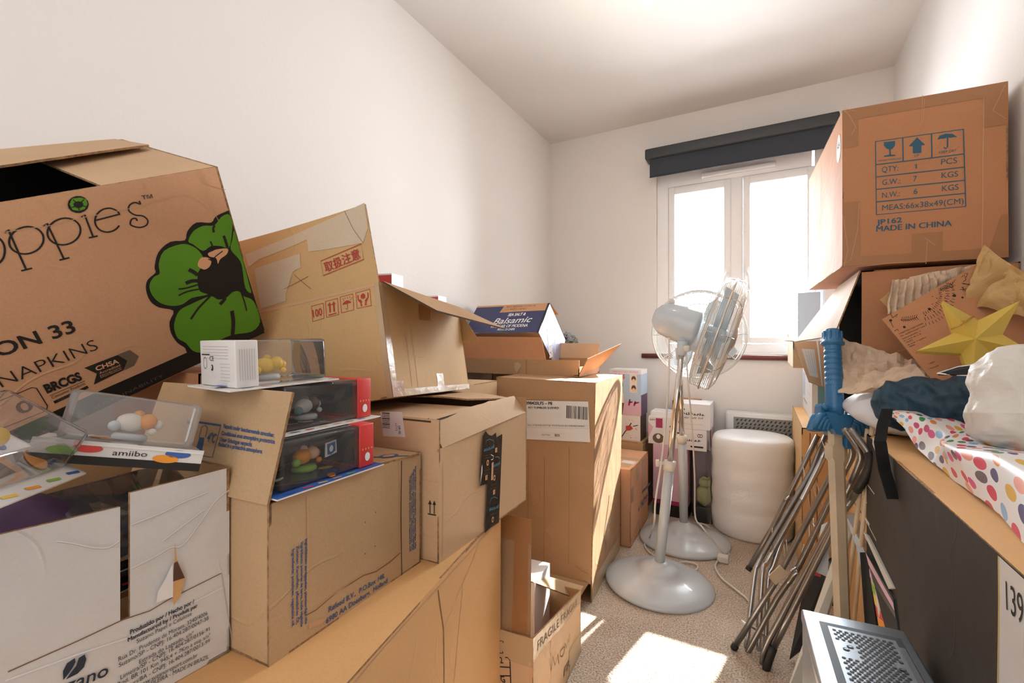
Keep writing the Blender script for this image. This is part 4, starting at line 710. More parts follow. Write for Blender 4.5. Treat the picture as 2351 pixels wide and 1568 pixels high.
# ------------------------------------------------------------------ the tall tumbler carton and what stands on it
def alter(S):
    c = S['-y'].c; S['-y'] = Patch(c[0] + Vector((0, 0, 0.075)), c[1] + Vector((0, 0, 0.075)), c[2], c[3], amp=0.005, seed=4)
def pr(mb, S):
    P = Patch(*walls(0.45, 0.5145, 0.8875)['-y'].c); o = 0.0045; k = 'ink'
    q = ((0.1113,0.7925),(0.4221,0.8097),(0.4336,0.6467),(0.1146,0.6266)); mb.d_poly(P, q, 'label', o)
    mb.d_text(P, 'B98420LFS – P8', *((0.149,0.7776),(0.269,0.7846)), 0.0125, k, bold=0.03, off=o + 0.0006); mb.d_text(P, 'PET TUMBLER SLEEVED', *((0.1601,0.7604),(0.2986,0.7699)), 0.0085, k, bold=0.04, off=o + 0.0006)
    (xa, ya), (xb, yb) = ((0.3306,0.7872),(0.4219,0.7353)); x = xa; r = random.Random(5)
    while x < xb:
        w = r.choice((0.0012, 0.002, 0.0035)); mb.d_rect(P, x, yb, x + w, ya, k, o + 0.0006); x += w + r.choice((0.0012, 0.002, 0.003))
    mb.d_line(P, ((0.1525,0.6939),(0.425,0.7129)), 0.001, 'pale_grey', o + 0.0006); mb.d_text(P, 'Date: 25-06-2025 (NZ 4 w)   P.L.A Version No: KB60305-04/06-0', *((0.1586,0.6873),(0.4092,0.7062)), 0.0055, k, off=o + 0.0006); mb.d_line(P, ((0.1528,0.6791),(0.4252,0.7015)), 0.001, 'pale_grey', o + 0.0006)
    mb.d_text(P, 'Qty/Case:', *((0.224,0.6536),(0.2624,0.656)), 0.006, k, off=o + 0.0006); mb.d_text(P, '800', *((0.2823,0.6544),(0.3042,0.6556)), 0.0105, k, bold=0.01, off=o + 0.0006); mb.d_line(P, ((0.2209,0.6641),(0.3256,0.6706),(0.326,0.6537),(0.2212,0.6468)), 0.0009, 'pale_grey', o + 0.0006, closed=True)
    for q in (((0.2373,0.5644),(0.2446,0.1023)),((0.3459,0.6201),(0.3525,0.1373)),((0.4514,0.7041),(0.4494,0.1181)),((0.1638,0.5772),(0.1684,0.1945))): mb.d_line(P, q, 0.0012, 'crease_dark', o)
    mb.d_line(P, ((0.3813,0.138),(0.4066,0.124),(0.4359,0.1168)), [0.007, 0.003], 'tape', o)
    R = S['+x']
    for i, x in enumerate((0.06, 0.11, 0.19, 0.22, 0.33, 0.41)): mb.d_line(R, [(x, 0.02), (x + 0.004, 0.86)], 0.0018, 'crease_dark' if i % 2 else 'crease')
    mb.d_rect(R, 0.0, 0.004, R.W, 0.085, 'tape_pale', 0.001); mb.d_poly(R, [(0.19, 0.2), (0.26, 0.12), (0.3, 0.2), (0.33, 0.34), (0.27, 0.36)], 'tape_pale', 0.0014); mb.d_line(R, [(0.02, 0.78), (0.05, 0.7), (0.07, 0.69)], 0.0012, 'crease_dark')
tum, S = carton('tall brown tumbler carton with a white barcode label, standing on the floor', (-0.8489,2.0063,0,3.576,-0.344,0.99,0.45,0.5145,0.8875), 'kraft_dull', name='cardboard_box', prints=pr, alter=alter, amp=0.005, seed=17)
flap(tum, ((-0.21, -0.258, 0.076), (0.212, -0.258, 0.076), (0.195, -0.345, 0.048), (-0.19, -0.345, 0.05)), 'kraft_grey', world=False, seed=12, name='bottom_flap')

tr = thing('open_carton', 'open brown carton with splayed flaps on top of the tumbler carton', 'cardboard box', pose(-1.075, 2.125, 0.888))
mb = MB(); X, Y, h = 0.333, 0.145, 0.075
for q in (((-X, -Y, 0), (X, -Y, 0), (X, -Y, h), (-X, -Y, h)), ((X, Y, 0), (-X, Y, 0), (-X, Y, h), (X, Y, h)), ((-X, Y, 0), (-X, -Y, 0), (-X, -Y, h), (-X, Y, h)), ((-X, Y, 0.004), (X, Y, 0.004), (X, -Y, 0.004), (-X, -Y, 0.004)), ((X, -Y, 0), (X, Y, 0), (X, Y, h * 0.6), (X, -Y, h * 0.6))):
    mb.patch(Patch(*q, amp=0.002), 0.004, 'kraft_dull')
P = Patch((-X, -Y, 0), (X, -Y, 0), (X, -Y, h), (-X, -Y, h)); mb.d_line(P, [(0.395, 0.0), (0.395, h)], 0.002, 'crease_dark', 0.002); mb.d_poly(P, [(0.33, 0.03), (0.345, 0.0), (0.352, 0.02), (0.372, 0.045), (0.35, 0.06), (0.33, 0.055)], 'tape_pale', 0.003)
mb.build('box_body', tr)
flap(tr, ((-X, -Y, h), (0.165, -Y, h), (0.135, -Y + 0.012, h + 0.108), (-X, -Y + 0.012, h + 0.114)), 'kraft_red', world=False, seed=3)
flap(tr, ((X, Y, h), (-X, Y, h), (-X, Y + 0.01, h + 0.085), (X - 0.005, Y + 0.01, h + 0.075)), 'kraft_pale', world=False, seed=4)
flap(tr, ((X, -Y, 0.005), (X, Y, 0.03), (X + 0.115, Y + 0.0, h + 0.075), (X + 0.02, -Y + 0.06, h + 0.005)), 'kraft_pink', world=False, seed=5, ragged=0.1)

# the blue crisp box, lying on its edge in that carton
u, v = Vector((0, 0.75, -0.66)), Vector((0, -0.66, -0.75)); R0 = Vector((-0.958, 2.135, 1.246)); Lx, a, c = 0.44, 0.285, 0.205
cb = thing('snack_box', 'navy blue crisp box lying tilted on its edge in the open carton', 'box', Matrix.Translation(R0 + v * c + u * a - Vector((Lx / 2, 0, 0))))
def wp(x, s, t): return R0 + Vector((-x, 0, 0)) + u * s + v * t
mb = MB(); Fp = Patch(wp(Lx, 0, c), wp(0, 0, c), wp(0, 0, 0), wp(Lx, 0, 0), amp=0.001); mb.patch(Fp, 0.003, 'navy_carton', 'kraft_in')
Ep = Patch(wp(0, 0, c), wp(0, a, c), wp(0, a, 0), wp(0, 0, 0)); mb.patch(Ep, 0.003, 'lilac_carton', 'kraft_in')
mb.patch(Patch(wp(0, a, 0), wp(Lx, a, 0), wp(Lx, 0, 0), wp(0, 0, 0)), 0.003, 'kraft_in'); mb.patch(Patch(wp(0, a, c), wp(Lx, a, c), wp(Lx, a, 0), wp(0, a, 0)), 0.003, 'kraft_in'); mb.patch(Patch(wp(Lx, a, c), wp(0, a, c), wp(0, 0, c), wp(Lx, 0, c)), 0.003, 'kraft_in'); mb.patch(Patch(wp(Lx, a, c), wp(Lx, 0, c), wp(Lx, 0, 0), wp(Lx, a, 0)), 0.003, 'lilac_carton')
H = c; mb.d_quad(Fp, [(Lx - 0.275, H - 0.058), (Lx - 0.004, H - 0.052), (Lx - 0.004, H), (Lx - 0.262, H)], 'kraft_pink'); mb.d_rect(Fp, 0, H - 0.012, Lx - 0.2, H, 'kraft_pink', 0.0005)
mb.d_text(Fp, 'BEST BEFORE 17 JAN 26', (Lx - 0.245, H - 0.022), (Lx - 0.075, H - 0.02), 0.010, 'crease_dark', off=0.0014); mb.d_text(Fp, 'L1 5027 18:45', (Lx - 0.245, H - 0.042), (Lx - 0.125, H - 0.04), 0.010, 'crease_dark', off=0.0014)
mb.d_text(Fp, 'SEA SALT &', (Lx - 0.215, H - 0.087), (Lx - 0.112, H - 0.083), 0.019, 'white_ink', bold=0.04, slant=0.15); mb.d_text(Fp, 'Balsamic', (Lx - 0.285, H - 0.142), (Lx - 0.07, H - 0.132), 0.04, 'white_ink', bold=0.012, slant=0.35)
mb.d_text(Fp, 'VINEGAR OF MODENA', (Lx - 0.29, H - 0.168), (Lx - 0.075, H - 0.164), 0.02, 'white_ink', bold=0.04, slant=0.12); mb.d_text(Fp, 'POTATO CHIPS', (Lx - 0.24, H - 0.187), (Lx - 0.14, H - 0.186), 0.013, 'white_ink', bold=0.03, slant=0.12)
mb.d_line(Fp, [(Lx - 0.006, 0), (Lx - 0.006, H)], 0.01, 'groove', 0.001)
mb.d_text(Ep, 'KETTLE', (0.205, 0.02), (0.075, 0.115), 0.036, 'white_ink', bold=0.06, off=0.001); mb.d_line(Ep, [(0.22, 0.06), (0.15, 0.125), (0.1, 0.145)], 0.006, 'white_ink'); mb.d_text(Ep, 'CHIPS', (0.24, 0.018), (0.16, 0.05), 0.016, 'white_ink', bold=0.03, off=0.001)
mb.build('box_body', cb, True)
flap(cb, (wp(0.0, 0.01, -0.002), wp(0.1, 0.01, -0.002), wp(0.1, 0.12, -0.035), wp(0.0, 0.12, -0.035)), 'kraft_pink', seed=3, t=0.003)
fb = thing('foil_bag', 'crumpled dark silver foil bag behind the navy crisp box', 'bag', (-1.0436,2.5651,1.0343))
MB().blob((-1.0436,2.5651,1.0343), (0.06, 0.05, 0.055), 'silver_bag', rough=0.03, freq=5, ridged=True, smooth=False, seed=3, sub=4).build('bag_body', fb, True)
carton('plain brown carton behind the tumbler carton, holding up the foil bag', (-1.17, 2.54, 0, 0, 0, 0, 0.5, 0.4, 0.985), 'kraft_grey', seed=31)

# the low carton marked MOW
def pr(mb, S):
    P = S['+x']; Q = S['-y']
    mb.d_rect(P, 0.0, 0.235, P.W, P.H, 'tape_pale'); mb.d_rect(P, 0.30, 0.0, P.W, 0.1, 'tape_pale', 0.001); mb.d_rect(Q, 0, 0.22, Q.W, Q.H, 'tape_pale')
    mb.d_text(P, 'FRAGILE FRAGILE', (0.03, 0.25), (0.38, 0.25), 0.026, 'ink_grey', bold=-0.01, off=0.0014)
    for q in (((0.1313,0.1408),(0.1463,0.1769),(0.1598,0.141),(0.1856,0.1608),(0.1903,0.128)),((0.2361,0.1578),(0.2066,0.1608),(0.2017,0.1463),(0.2212,0.1312),(0.2411,0.1337),(0.2411,0.1516),(0.2361,0.1578)),((0.2462,0.1649),(0.2616,0.1362),(0.2774,0.1602),(0.2913,0.1388),(0.2989,0.1682))): mb.d_line(P, q, 0.004, 'ink_grey', 0.0014)
    mb.d_text(P, 'FR', *((0.2411,0.0442),(0.3098,0.0362)), 0.03, 'ink_grey', bold=0.01, off=0.0016)
    for x in (0.13, 0.3): mb.d_line(P, [(x, 0.01), (x + 0.003, 0.28)], 0.002, 'crease')
    mb.d_line(P, [(0.004, 0.0), (0.004, P.H)], 0.008, 'crease'); mb.d_line(Q, [(Q.W - 0.006, 0), (Q.W - 0.006, Q.H)], 0.01, 'crease')
    for q in (((0.2337,0.2159),(0.2796,0.2279),(0.2867,0.223),(0.288,0.1623)),((0.2337,0.1902),(0.2867,0.2034)),((0.2337,0.1645),(0.2874,0.1811)),((0.2529,0.2641),(0.2671,0.2666),(0.2664,0.2354),(0.2529,0.2329))): mb.d_line(Q, q, 0.003, 'ink')
    for t, a, b in (('2',) + ((0.2586,0.2068),(0.268,0.209)), ('G',) + ((0.2608,0.1559),(0.2733,0.1593))): mb.d_text(Q, t, a, b, 0.016, 'ink', bold=0.02)
def alter(S):
    for k, i in (('+x', 2), ('+y', 3), ('+y', 2)):
        c = S[k].c; c[i] = Vector((c[i].x, c[i].y, 0.21))
    c = S['-x'].c; c[3] = Vector((c[3].x, c[3].y, 0.21))
mow, S = carton('low brown carton on the floor hand-marked in pen, in front of the tumbler carton', (-0.7043,1.2428,0,3.84,0,0,0.35,0.4235,0.294), 'kraft_pale', name='cardboard_box', skip=('+z',), prints=pr, alter=alter, seed=19, amp=0.006)
mx, my = (0.175,0.2117)
flap(mow, ((-mx, -my + 0.006, 0.29), (mx - 0.012, -my + 0.01, 0.29), (mx - 0.04, -my + 0.085, 0.56), (-mx, -my + 0.085, 0.57)), 'kraft_dull', world=False, seed=5, prints=lambda mb, P: (mb.d_rect(P, P.W - 0.05, 0, P.W - 0.008, P.H * 0.78, 'tape'), mb.d_rect(P, 0.0, P.H * 0.78, P.W, P.H, 'tape')))
flap(mow, ((-0.6593,1.3494,0.2886),(-0.5773,1.5774,0.1599),(-0.5745,1.4876,0.1622),(-0.643,1.267,0.3062)), 'kraft_grey', seed=9)
wb = thing('white_carton', 'white carton standing inside the hand-marked low carton', 'carton', pose(-0.745, 1.35, 0.005, 4))
MB().box((0, 0, 0.145), (0.22, 0.14, 0.29), 'white_carton', bev=0.002).build('carton_body', wb)
# ------------------------------------------------------------------ back corner
def pr(mb, S):
    P = S['+x']; F = S['-y']; T = S['+z']
    mb.d_marks(P, *((0.1855,0.1226),(0.6143,0.1022)), 0.05, 'ink_blue', 4)
    mb.d_line(P, ((0.2727,0.2023),(0.5483,0.1871)), 0.014, 'ink_blue'); mb.d_line(P, [(0.0, 0.0), (0.0, 0.39)], 0.012, 'tape_pale')
    mb.d_line(P, ((0.1034,0.0404),(0.1855,0.0754),(0.2197,0.0047)), 0.004, 'ink_blue'); mb.d_rect(P, 0.01, 0.22, 0.07, 0.3, 'tape_pale', 0.001); mb.d_rect(P, 0.14, 0.3, 0.21, 0.39, 'tape_pale', 0.001); mb.d_rect(P, 0.28, 0.22, 0.36, 0.38, 'tape_pale', 0.001)
    mb.d_rect(T, 0.1, 0.05, 0.3, 0.12, 'tape_pale'); mb.d_rect(T, 0.0, 0.2, 0.32, 0.26, 'tape_pale'); mb.d_rect(T, 0.24, 0.12, 0.31, 0.18, 'label', 0.0012)
    for y in (0.1, 0.19, 0.28): mb.d_line(F, [(F.W - 0.07, y), (F.W - 0.05, y + 0.012)], 0.003, 'crease_dark')
    mb.d_line(F, [(F.W - 0.05, 0), (F.W - 0.05, F.H)], 0.003, 'crease_dark')
carton('taped brown parcel with faded blue lettering on the carpet by the far corner', (-0.7618,2.5487,0,1.5,0,0,0.32,0.45,0.394), 'kraft_pink', name='parcel_box', prints=pr, seed=23)
def gift(name, label, c, size, m, fn=None, yaw=0, group=None, cat='box'):
    """c = front bottom right corner seen from the camera side (+x, -y corner)"""
    w, d, h = size; t = thing(name, label, cat, Matrix.Translation(c) @ Matrix.Rotation(math.radians(yaw), 4, 'Z') @ Matrix.Translation((-w / 2, d / 2, 0)), group)
    S = walls(w, d, h); mb = MB(); mb.box((0, 0, h / 2), (w, d, h), m)
    if fn: fn(mb, S)
    mb.build('box_body', t); return t
carton('plain brown carton against the far wall under the picture-printed gift boxes', (-0.86, 3.0, 0, 0, 0, 0, 0.42, 0.34, 0.43), 'kraft_grey', seed=41)
def pr(mb, S):
    P, Q = S['-y'], S['+x']; mb.d_rect(Q, 0, 0, Q.W, Q.H, 'brown', 0.0004); w = P.W
    r = random.Random(3)
    for i in range(16): mb.d_ell(P, r.random() * w * 0.9 + 0.007, 0.01 + r.random() * 0.13, 0.003, 0.003, r.choice(('red_carton', 'pale_grey', 'ink_grey', 'peach')), n=8)
    mb.d_poly(P, [(0.075, 0.06), (0.1, 0.062), (0.12, 0.075), (0.105, 0.095), (0.075, 0.09)], 'red_carton', 0.0012); mb.d_line(P, [(0.05, 0.02), (0.085, 0.075), (0.11, 0.11)], 0.006, 'ink', 0.001); mb.d_line(P, [(0.12, 0.09), (0.15, 0.1)], 0.005, 'ink', 0.001)
gift('gift_box', 'white gift box with a small red and black picture, under the tall figurine box', (-0.672, 2.86, 0.431), (0.165, 0.16, 0.157), 'white_carton', pr)
def pr(mb, S):
    P, Q = S['-y'], S['+x']; W, H = P.W, P.H
    mb.d_rect(P, 0, 0, W, H * 0.3, 'pink', 0.0005); mb.d_rect(P, 0, H * 0.3, W, H * 0.9, 'blue_carton', 0.0005); mb.d_rect(P, 0, H * 0.9, W, H, 'white_carton', 0.0005)
    mb.d_text(P, 'LABORATORY MEMBER', (0.02, H * 0.925), (W - 0.015, H * 0.925), 0.013, 'pink', bold=0.04, off=0.0012); mb.d_text(P, '004', (0.03, H * 0.78), (0.10, H * 0.78), 0.035, 'red_print', off=0.0012)
    mb.d_poly(P, [(0.05, 0.0), (0.085, 0.0), (0.095, 0.08), (0.045, 0.08)], 'brown', 0.0012); mb.d_poly(P, [(0.042, 0.075), (0.095, 0.075), (0.092, 0.13), (0.075, 0.165), (0.052, 0.165), (0.038, 0.12)], 'cream', 0.0013); mb.d_ell(P, 0.064, 0.19, 0.024, 0.034, 'brown', 0.0014); mb.d_ell(P, 0.07, 0.187, 0.012, 0.016, 'skin', 0.0018)
    mb.d_rect(P, W - 0.07, H * 0.5, W - 0.025, H * 0.9, 'cream', 0.0009)
    for y in (0.6, 0.8): mb.d_ell(P, W - 0.045, H * y, 0.014, 0.018, 'brown', 0.0014); mb.d_ell(P, W - 0.045, H * y - 0.012, 0.01, 0.012, 'skin', 0.0018)
    mb.d_marks(P, (W - 0.075, 0.06), (W - 0.02, 0.06), 0.05, 'magenta', 3)
    mb.d_rect(Q, 0, 0, Q.W, H * 0.45, 'purple', 0.0005); mb.d_rect(Q, 0, H * 0.45, Q.W, H * 0.9, 'blue_carton', 0.0005)
gift('figurine_box', 'tall pale figurine box printed with a girl in beige, on the gift box', (-0.668, 2.86, 0.589), (0.20, 0.17, 0.285), 'white_carton', pr)
def pr(mb, S):
    P = S['-y']; W, H = P.W, P.H; mb.d_rect(P, 0, 0, W, H * 0.62, 'pink', 0.0005); mb.d_rect(P, 0, 0, W, H * 0.12, 'lime', 0.0009)
    mb.d_marks(P, (0.02, H * 0.72), (W - 0.02, H * 0.72), 0.018, 'red_carton', 5)
    for i in range(5): mb.d_ell(P, 0.03 + i * 0.022, H * (0.42 + 0.05 * (i % 2)), 0.012, 0.011, 'ink' if i % 2 == 0 else 'ink_grey', 0.0012)
    T = S['+z']
    for i in range(3): mb.d_line(T, [(0.02 + i * 0.04, 0.03), (0.04 + i * 0.04, 0.06), (0.06 + i * 0.04, 0.05)], 0.005, 'ink_grey')
gift('gift_box', 'white and pink toy carton with dark lettering, to the right of the figurine box', (-0.4583,2.9,0.4535), (0.16, 0.14, 0.165), 'white_carton', pr)
def pr(mb, S):
    P = S['-y']; W, H = P.W, P.H; mb.d_poly(P, [(0.0, H * 0.2), (0.03, H * 0.6), (0.0, H * 0.8)], 'pink'); mb.d_rect(P, 0.045, H * 0.6, 0.085, H * 0.95, 'magenta'); mb.d_ell(P, 0.06, 0.035, 0.034, 0.03, 'ink_grey', 0.0009); mb.d_ell(P, 0.06, 0.045, 0.012, 0.014, 'white_ink', 0.0014)
    for i in range(4): mb.d_line(P, [(W - 0.05, 0.02 + i * 0.03), (W - 0.03, 0.03 + i * 0.03), (W - 0.008, 0.025 + i * 0.03)], 0.005, 'ink', 0.0012)
    mb.d_marks(P, (0.01, H * 0.85), (0.04, H * 0.85), 0.012, 'ink', 6)
gift('gift_box', 'white and pink toy carton with bold round prints, on the tall pink carton', (-0.452, 2.875, 0.425), (0.175, 0.15, 0.165), 'white_carton', pr)
def pr(mb, S): mb.d_rect(S['-y'], 0, 0, S['-y'].W, 0.07, 'black', 0.0006); mb.d_rect(S['-y'], 0, 0.07, S['-y'].W, 0.095, 'magenta', 0.0006); mb.d_rect(S['+x'], 0, 0, S['+x'].W, 0.07, 'black', 0.0006)
gift('pink_carton', 'tall pink carton with a dark base on the floor behind the fans', (-0.395, 2.86, 0), (0.2, 0.3, 0.424), 'pink', pr, cat='carton')
def white_print(n):
    def pr(mb, S):
        P = S['-y']; W, H = P.W, P.H
        mb.d_rect(P, 0.01, H * 0.74, 0.045, H * 0.8, 'black'); mb.d_marks(P, (0.025, H * (0.55 if n == 0 else 0.42)), (W - 0.03, H * (0.55 if n == 0 else 0.42)), 0.02, 'ink', 7 + n); mb.d_marks(P, (0.035, H * 0.42), (W - 0.035, H * 0.42), 0.012, 'ink_grey', 11) if n == 0 else mb.d_rect(P, W * 0.5, H * 0.14, W * 0.9, H * 0.22, 'black')
        for x in (0.018, 0.03) if n == 0 else (W - 0.04, W - 0.028): mb.d_ell(P, x, H * (0.24 if n == 0 else 0.72), 0.008, 0.01, 'brown'); mb.d_ell(P, x, H * (0.24 if n == 0 else 0.72), 0.005, 0.006, 'white_ink', 0.0012)
        mb.d_line(P, [(0.03, H * 0.2), (W - 0.03, H * 0.2)], 0.0015, 'pale_grey')
    return pr
gift('white_carton', 'white electronics carton with black lettering, lower one of the pair behind the fan poles', (-0.2875, 2.80, 0.425), (0.17, 0.2, 0.12), 'white_carton', white_print(1), cat='carton')
gift('white_carton', 'white electronics carton with black lettering, upper one of the pair behind the fan poles', (-0.2693, 2.80, 0.546), (0.18, 0.2, 0.145), 'white_carton', white_print(0), cat='carton')
carton('brown carton against the far wall, just showing behind the white electronics cartons', (-0.43, 3.09, 0, 0, 0, 0, 0.155, 0.16, 0.68), 'kraft_red', seed=43, name='brown_carton', cat='carton')
gift('red_carton', 'narrow carton with red and white lettering standing by the far wall', (-0.2841, 3.03, 0), (0.075, 0.15, 0.672), 'white_carton', lambda mb, S: (mb.d_rect(S['-y'], 0, 0, 0.075, 0.672, 'red_carton', 0.0004), mb.d_marks(S['-y'], (0.004, 0.605), (0.07, 0.605), 0.04, 'white_ink', 12), mb.d_rect(S['-y'], 0, 0.655, 0.075, 0.672, 'white_ink', 0.0008)), cat='carton')
pp = gift('purple_carton', 'purple patterned carton wrapped in cloudy plastic behind the bubble wrap roll', (-0.288, 2.935, 0), (0.09, 0.17, 0.40), 'purple', cat='carton')
MB().box((0.0, -0.002, 0.205), (0.104, 0.186, 0.41), 'clear_film', bev=0.02).build('plastic_wrap', pp)
sk = thing('cloth_figure', 'small sage green sackcloth doll on a black block beside the bubble wrap', 'doll', (-0.3096,2.8563,0))
x, y, z = (-0.3096,2.8563,0)
MB().box((x, y + 0.03, 0.045), (0.09, 0.08, 0.09), 'dark_plastic', bev=0.004).build('black_stand', sk, True)
MB().blob((x, y + 0.03, 0.15), (0.042, 0.035, 0.066), 'sack', rough=0.01, seed=2).blob((x, y + 0.025, 0.225), (0.03, 0.028, 0.03), 'sack', rough=0.008, seed=5).tube([(x - 0.02, y + 0.02, 0.24), (x + 0.0, y + 0.01, 0.26), (x + 0.03, y + 0.02, 0.245)], 0.008, 'sack').build('doll_body', sk, True)

# bubble wrap roll
bw = thing('bubble_wrap_roll', 'big upright roll of white bubble wrap on the carpet under the window', 'bubble wrap', (-0.0615,2.8788,0))
mb = MB(); n = 72; prof = [(0.19, 0.0), (0.202, 0.015), (0.205, 0.06)] + [(0.205 + 0.0035 * math.sin(k * 1.7), 0.06 + k * 0.031) for k in range(1, 14)] + [(0.206, 0.49), (0.198, 0.517), (0.185, 0.528), (0.12, 0.536), (0.05, 0.53)]
mb.lathe(prof, 'bubble', n)
mb.v = [(x * (1 + 0.018 * noise.noise(Vector((x * 5, y * 5, z * 9)))), y * (1 + 0.018 * noise.noise(Vector((x * 5 + 9, y * 5, z * 9)))), z) for x, y, z in mb.v]; mb.build('roll', bw)
mb = MB(); rows = []
for j in range(12):
    z = 0.02 + j * 0.042; a0 = math.radians(205 + 3 * math.sin(j)); rows.append([((0.222 + 0.03 * (k / 9) ** 2 * (1 - j / 16)) * math.cos(a0 - k * 0.06), (0.222 + 0.03 * (k / 9) ** 2 * (1 - j / 16)) * math.sin(a0 - k * 0.06), z) for k in range(10)])
mb.add([p for r in rows for p in r], [(j * 10 + k, j * 10 + k + 1, (j + 1) * 10 + k + 1, (j + 1) * 10 + k) for j in range(11) for k in range(9)], 'clear_film', None, True); mb.build('loose_end', bw)

# ------------------------------------------------------------------ pedestal fans
def fan(label, base, lean, pole_top, head, axis, z_in, R, cords, group='pedestal fans'):
    """base on floor; pole from base to pole_top; head = grille centre; axis = direction the fan blows"""
    T = Matrix.Translation(base); t = thing('pedestal_fan', label, 'fan', T, group)
    mb = MB(); Tb = T @ lean
    mb.lathe([(0.222, 0.0), (0.226, 0.008), (0.222, 0.016), (0.19, 0.03), (0.13, 0.052), (0.088, 0.062), (0.084, 0.07), (0.06, 0.084), (0.036, 0.092), (0.028, 0.1)], 'fan', 56, Tb); mb.build('base', t, True)
    b0 = Tb @ Vector((0, 0, 0.09)); tp = Vector(pole_top); d = (tp - b0).normalized(); mid = b0 + d * ((z_in - b0.z) / d.z)
    op_ = MB().tube([b0, mid], 0.0215, 'fan', 16).build('outer_pole', t, True)
    mb = MB(); mb.tube([mid - d * 0.03, mid + d * 0.012], 0.025, 'cream', 16); sx = Vector((-0.9, -0.3, 0)).normalized(); mb.tube([mid + sx * 0.02, mid + sx * 0.045], 0.008, 'cream'); mb.tube([mid + sx * 0.045, mid + sx * 0.058], 0.016, 'cream', 12); mb.build('height_clamp', op_, True)
    MB().tube([mid, tp], 0.013, 'chrome', 14).build('inner_pole', t, True)
    ax = Vector(axis).normalized(); hc = Vector(head); A = Matrix.Translation(hc) @ ax.to_track_quat('Z', 'Y').to_matrix().to_4x4()
    mb = MB(); mb.tube([tp - d * 0.03, tp + d * 0.03], [0.019, 0.024], 'fan', 14); mot = hc - ax * 0.15
    mb.tube([tp + d * 0.02, mot - Vector((0, 0, 0.03))], [0.022, 0.03], 'fan', 14); mb.lathe([(0.012, -0.014), (0.014, 0.014)], 'cream', 12, aim(tp + Vector((0.02, -0.02, 0)), tp + Vector((0.06, -0.06, 0)))); mb.build('neck', t, True)
    mb = MB(); mb.lathe([(0.002, -0.285), (0.03, -0.28), (0.055, -0.262), (0.072, -0.235), (0.08, -0.2), (0.084, -0.16), (0.086, -0.1), (0.084, -0.085), (0.05, -0.075)], 'fan', 32, A); mh_ = mb.build('motor_housing', t, True)
    kn = hc - ax * 0.2 + Vector((0, 0, 0.08)); MB().lathe([(0.014, -0.01), (0.016, 0.012), (0.012, 0.02)], 'cream', 14, Matrix.Translation(kn)).build('swing_knob', mh_, True)
    # cage: spun wires, straight drum between the two rims
    def cage(z0, z1, zc, rc, n):
        mb = MB()
        prof = [(rc, zc), (R * 0.55, zc * 0.9 + z0 * 0.1), (R * 0.86, zc * 0.5 + z0 * 0.5), (R * 0.965, z0), (R, z0 * 0.75), (R, z1)]
        for j in range(n):   # the wire is wound in close rings, held by a few bent spokes
            ln = [math.dist(prof[q], prof[q + 1]) for q in range(5)]; f = sum(ln) * j / (n - 1); i = 0
            while i < 4 and f > ln[i]: f -= ln[i]; i += 1
            f /= ln[i]; r = prof[i][0] + (prof[i + 1][0] - prof[i][0]) * f; z = prof[i][1] + (prof[i + 1][1] - prof[i][1]) * f
            mb.tube([(r * math.cos(2 * math.pi * k / 44), r * math.sin(2 * math.pi * k / 44), z) for k in range(44)], 0.00085, 'wire', 4, A, closed=True)
        for k in range(10):
            a = 2 * math.pi * k / 10; c, s_ = math.cos(a), math.sin(a)
            pts = [(rc, zc), (R * 0.55, zc * 0.9 + z0 * 0.1), (R * 0.86, zc * 0.5 + z0 * 0.5), (R * 0.965, z0), (R, z0 * 0.75), (R, z1)]
            mb.tube([(r * c, r * s_, z) for r, z in pts], 0.0017, 'chrome', 5, A)
        for r, z, w in ((R * 1.002, z1, 0.0035), (R * 0.97, z0, 0.0018), (R * 0.7, zc * 0.72 + z0 * 0.28, 0.0016), (R * 0.4, zc * 0.95 + z0 * 0.05, 0.0016)):
            mb.tube([(r * math.cos(2 * math.pi * k / 48), r * math.sin(2 * math.pi * k / 48), z) for k in range(48)], w, 'wire', 5, A, closed=True)
        return mb
    cage(-0.04, 0.0, -0.06, 0.06, 32).build('rear_grille', t, True); fg_ = cage(0.04, 0.002, 0.066, 0.05, 32).build('front_grille', t, True)
    mb = MB(); mb.tube([(R * 1.004 * math.cos(2 * math.pi * k / 48), R * 1.004 * math.sin(2 * math.pi * k / 48), 0.001) for k in range(48)], 0.005, 'wire', 6, A, closed=True); mb.build('rim_band', t, True)
    MB().lathe([(0.052, 0.064), (0.05, 0.07), (0.03, 0.076), (0.002, 0.078)], 'wire', 24, A).build('hub_cap', fg_, True)
    hb_ = MB().lathe([(0.03, -0.05), (0.035, 0.02), (0.022, 0.045), (0.004, 0.05)], 'blade', 20, A).build('hub', t, True)
    for k in range(4):
        a0 = math.pi / 2 * k + 0.5; vs, fs = [], []
        for i in range(7):
            r = 0.03 + (R * 0.88 - 0.03) * i / 6; w = 0.28 + 0.42 * math.sin(math.pi * min(1, i / 6 * 0.85 + 0.1))
            for s_ in (0, 0.5, 1):
                a = a0 + (s_ - 0.35) * w * (1.0 if i < 6 else 0.6); z = -0.03 + 0.055 * s_
                vs += [(r * math.cos(a), r * math.sin(a), z), (r * math.cos(a), r * math.sin(a), z + 0.002)]
        for i in range(6):
            for s_ in range(2):
                q = (i * 3 + s_) * 2; p = q + 6; fs += [(q, q + 2, p + 2, p), (q + 1, p + 1, p + 3, q + 3)]
        MB().add(vs, fs, 'blade', A, True).build('blade', hb_, True)
    for c in cords: MB().tube(c, 0.0042, 'cord', 7).build('power_cord', t, True)
    return t
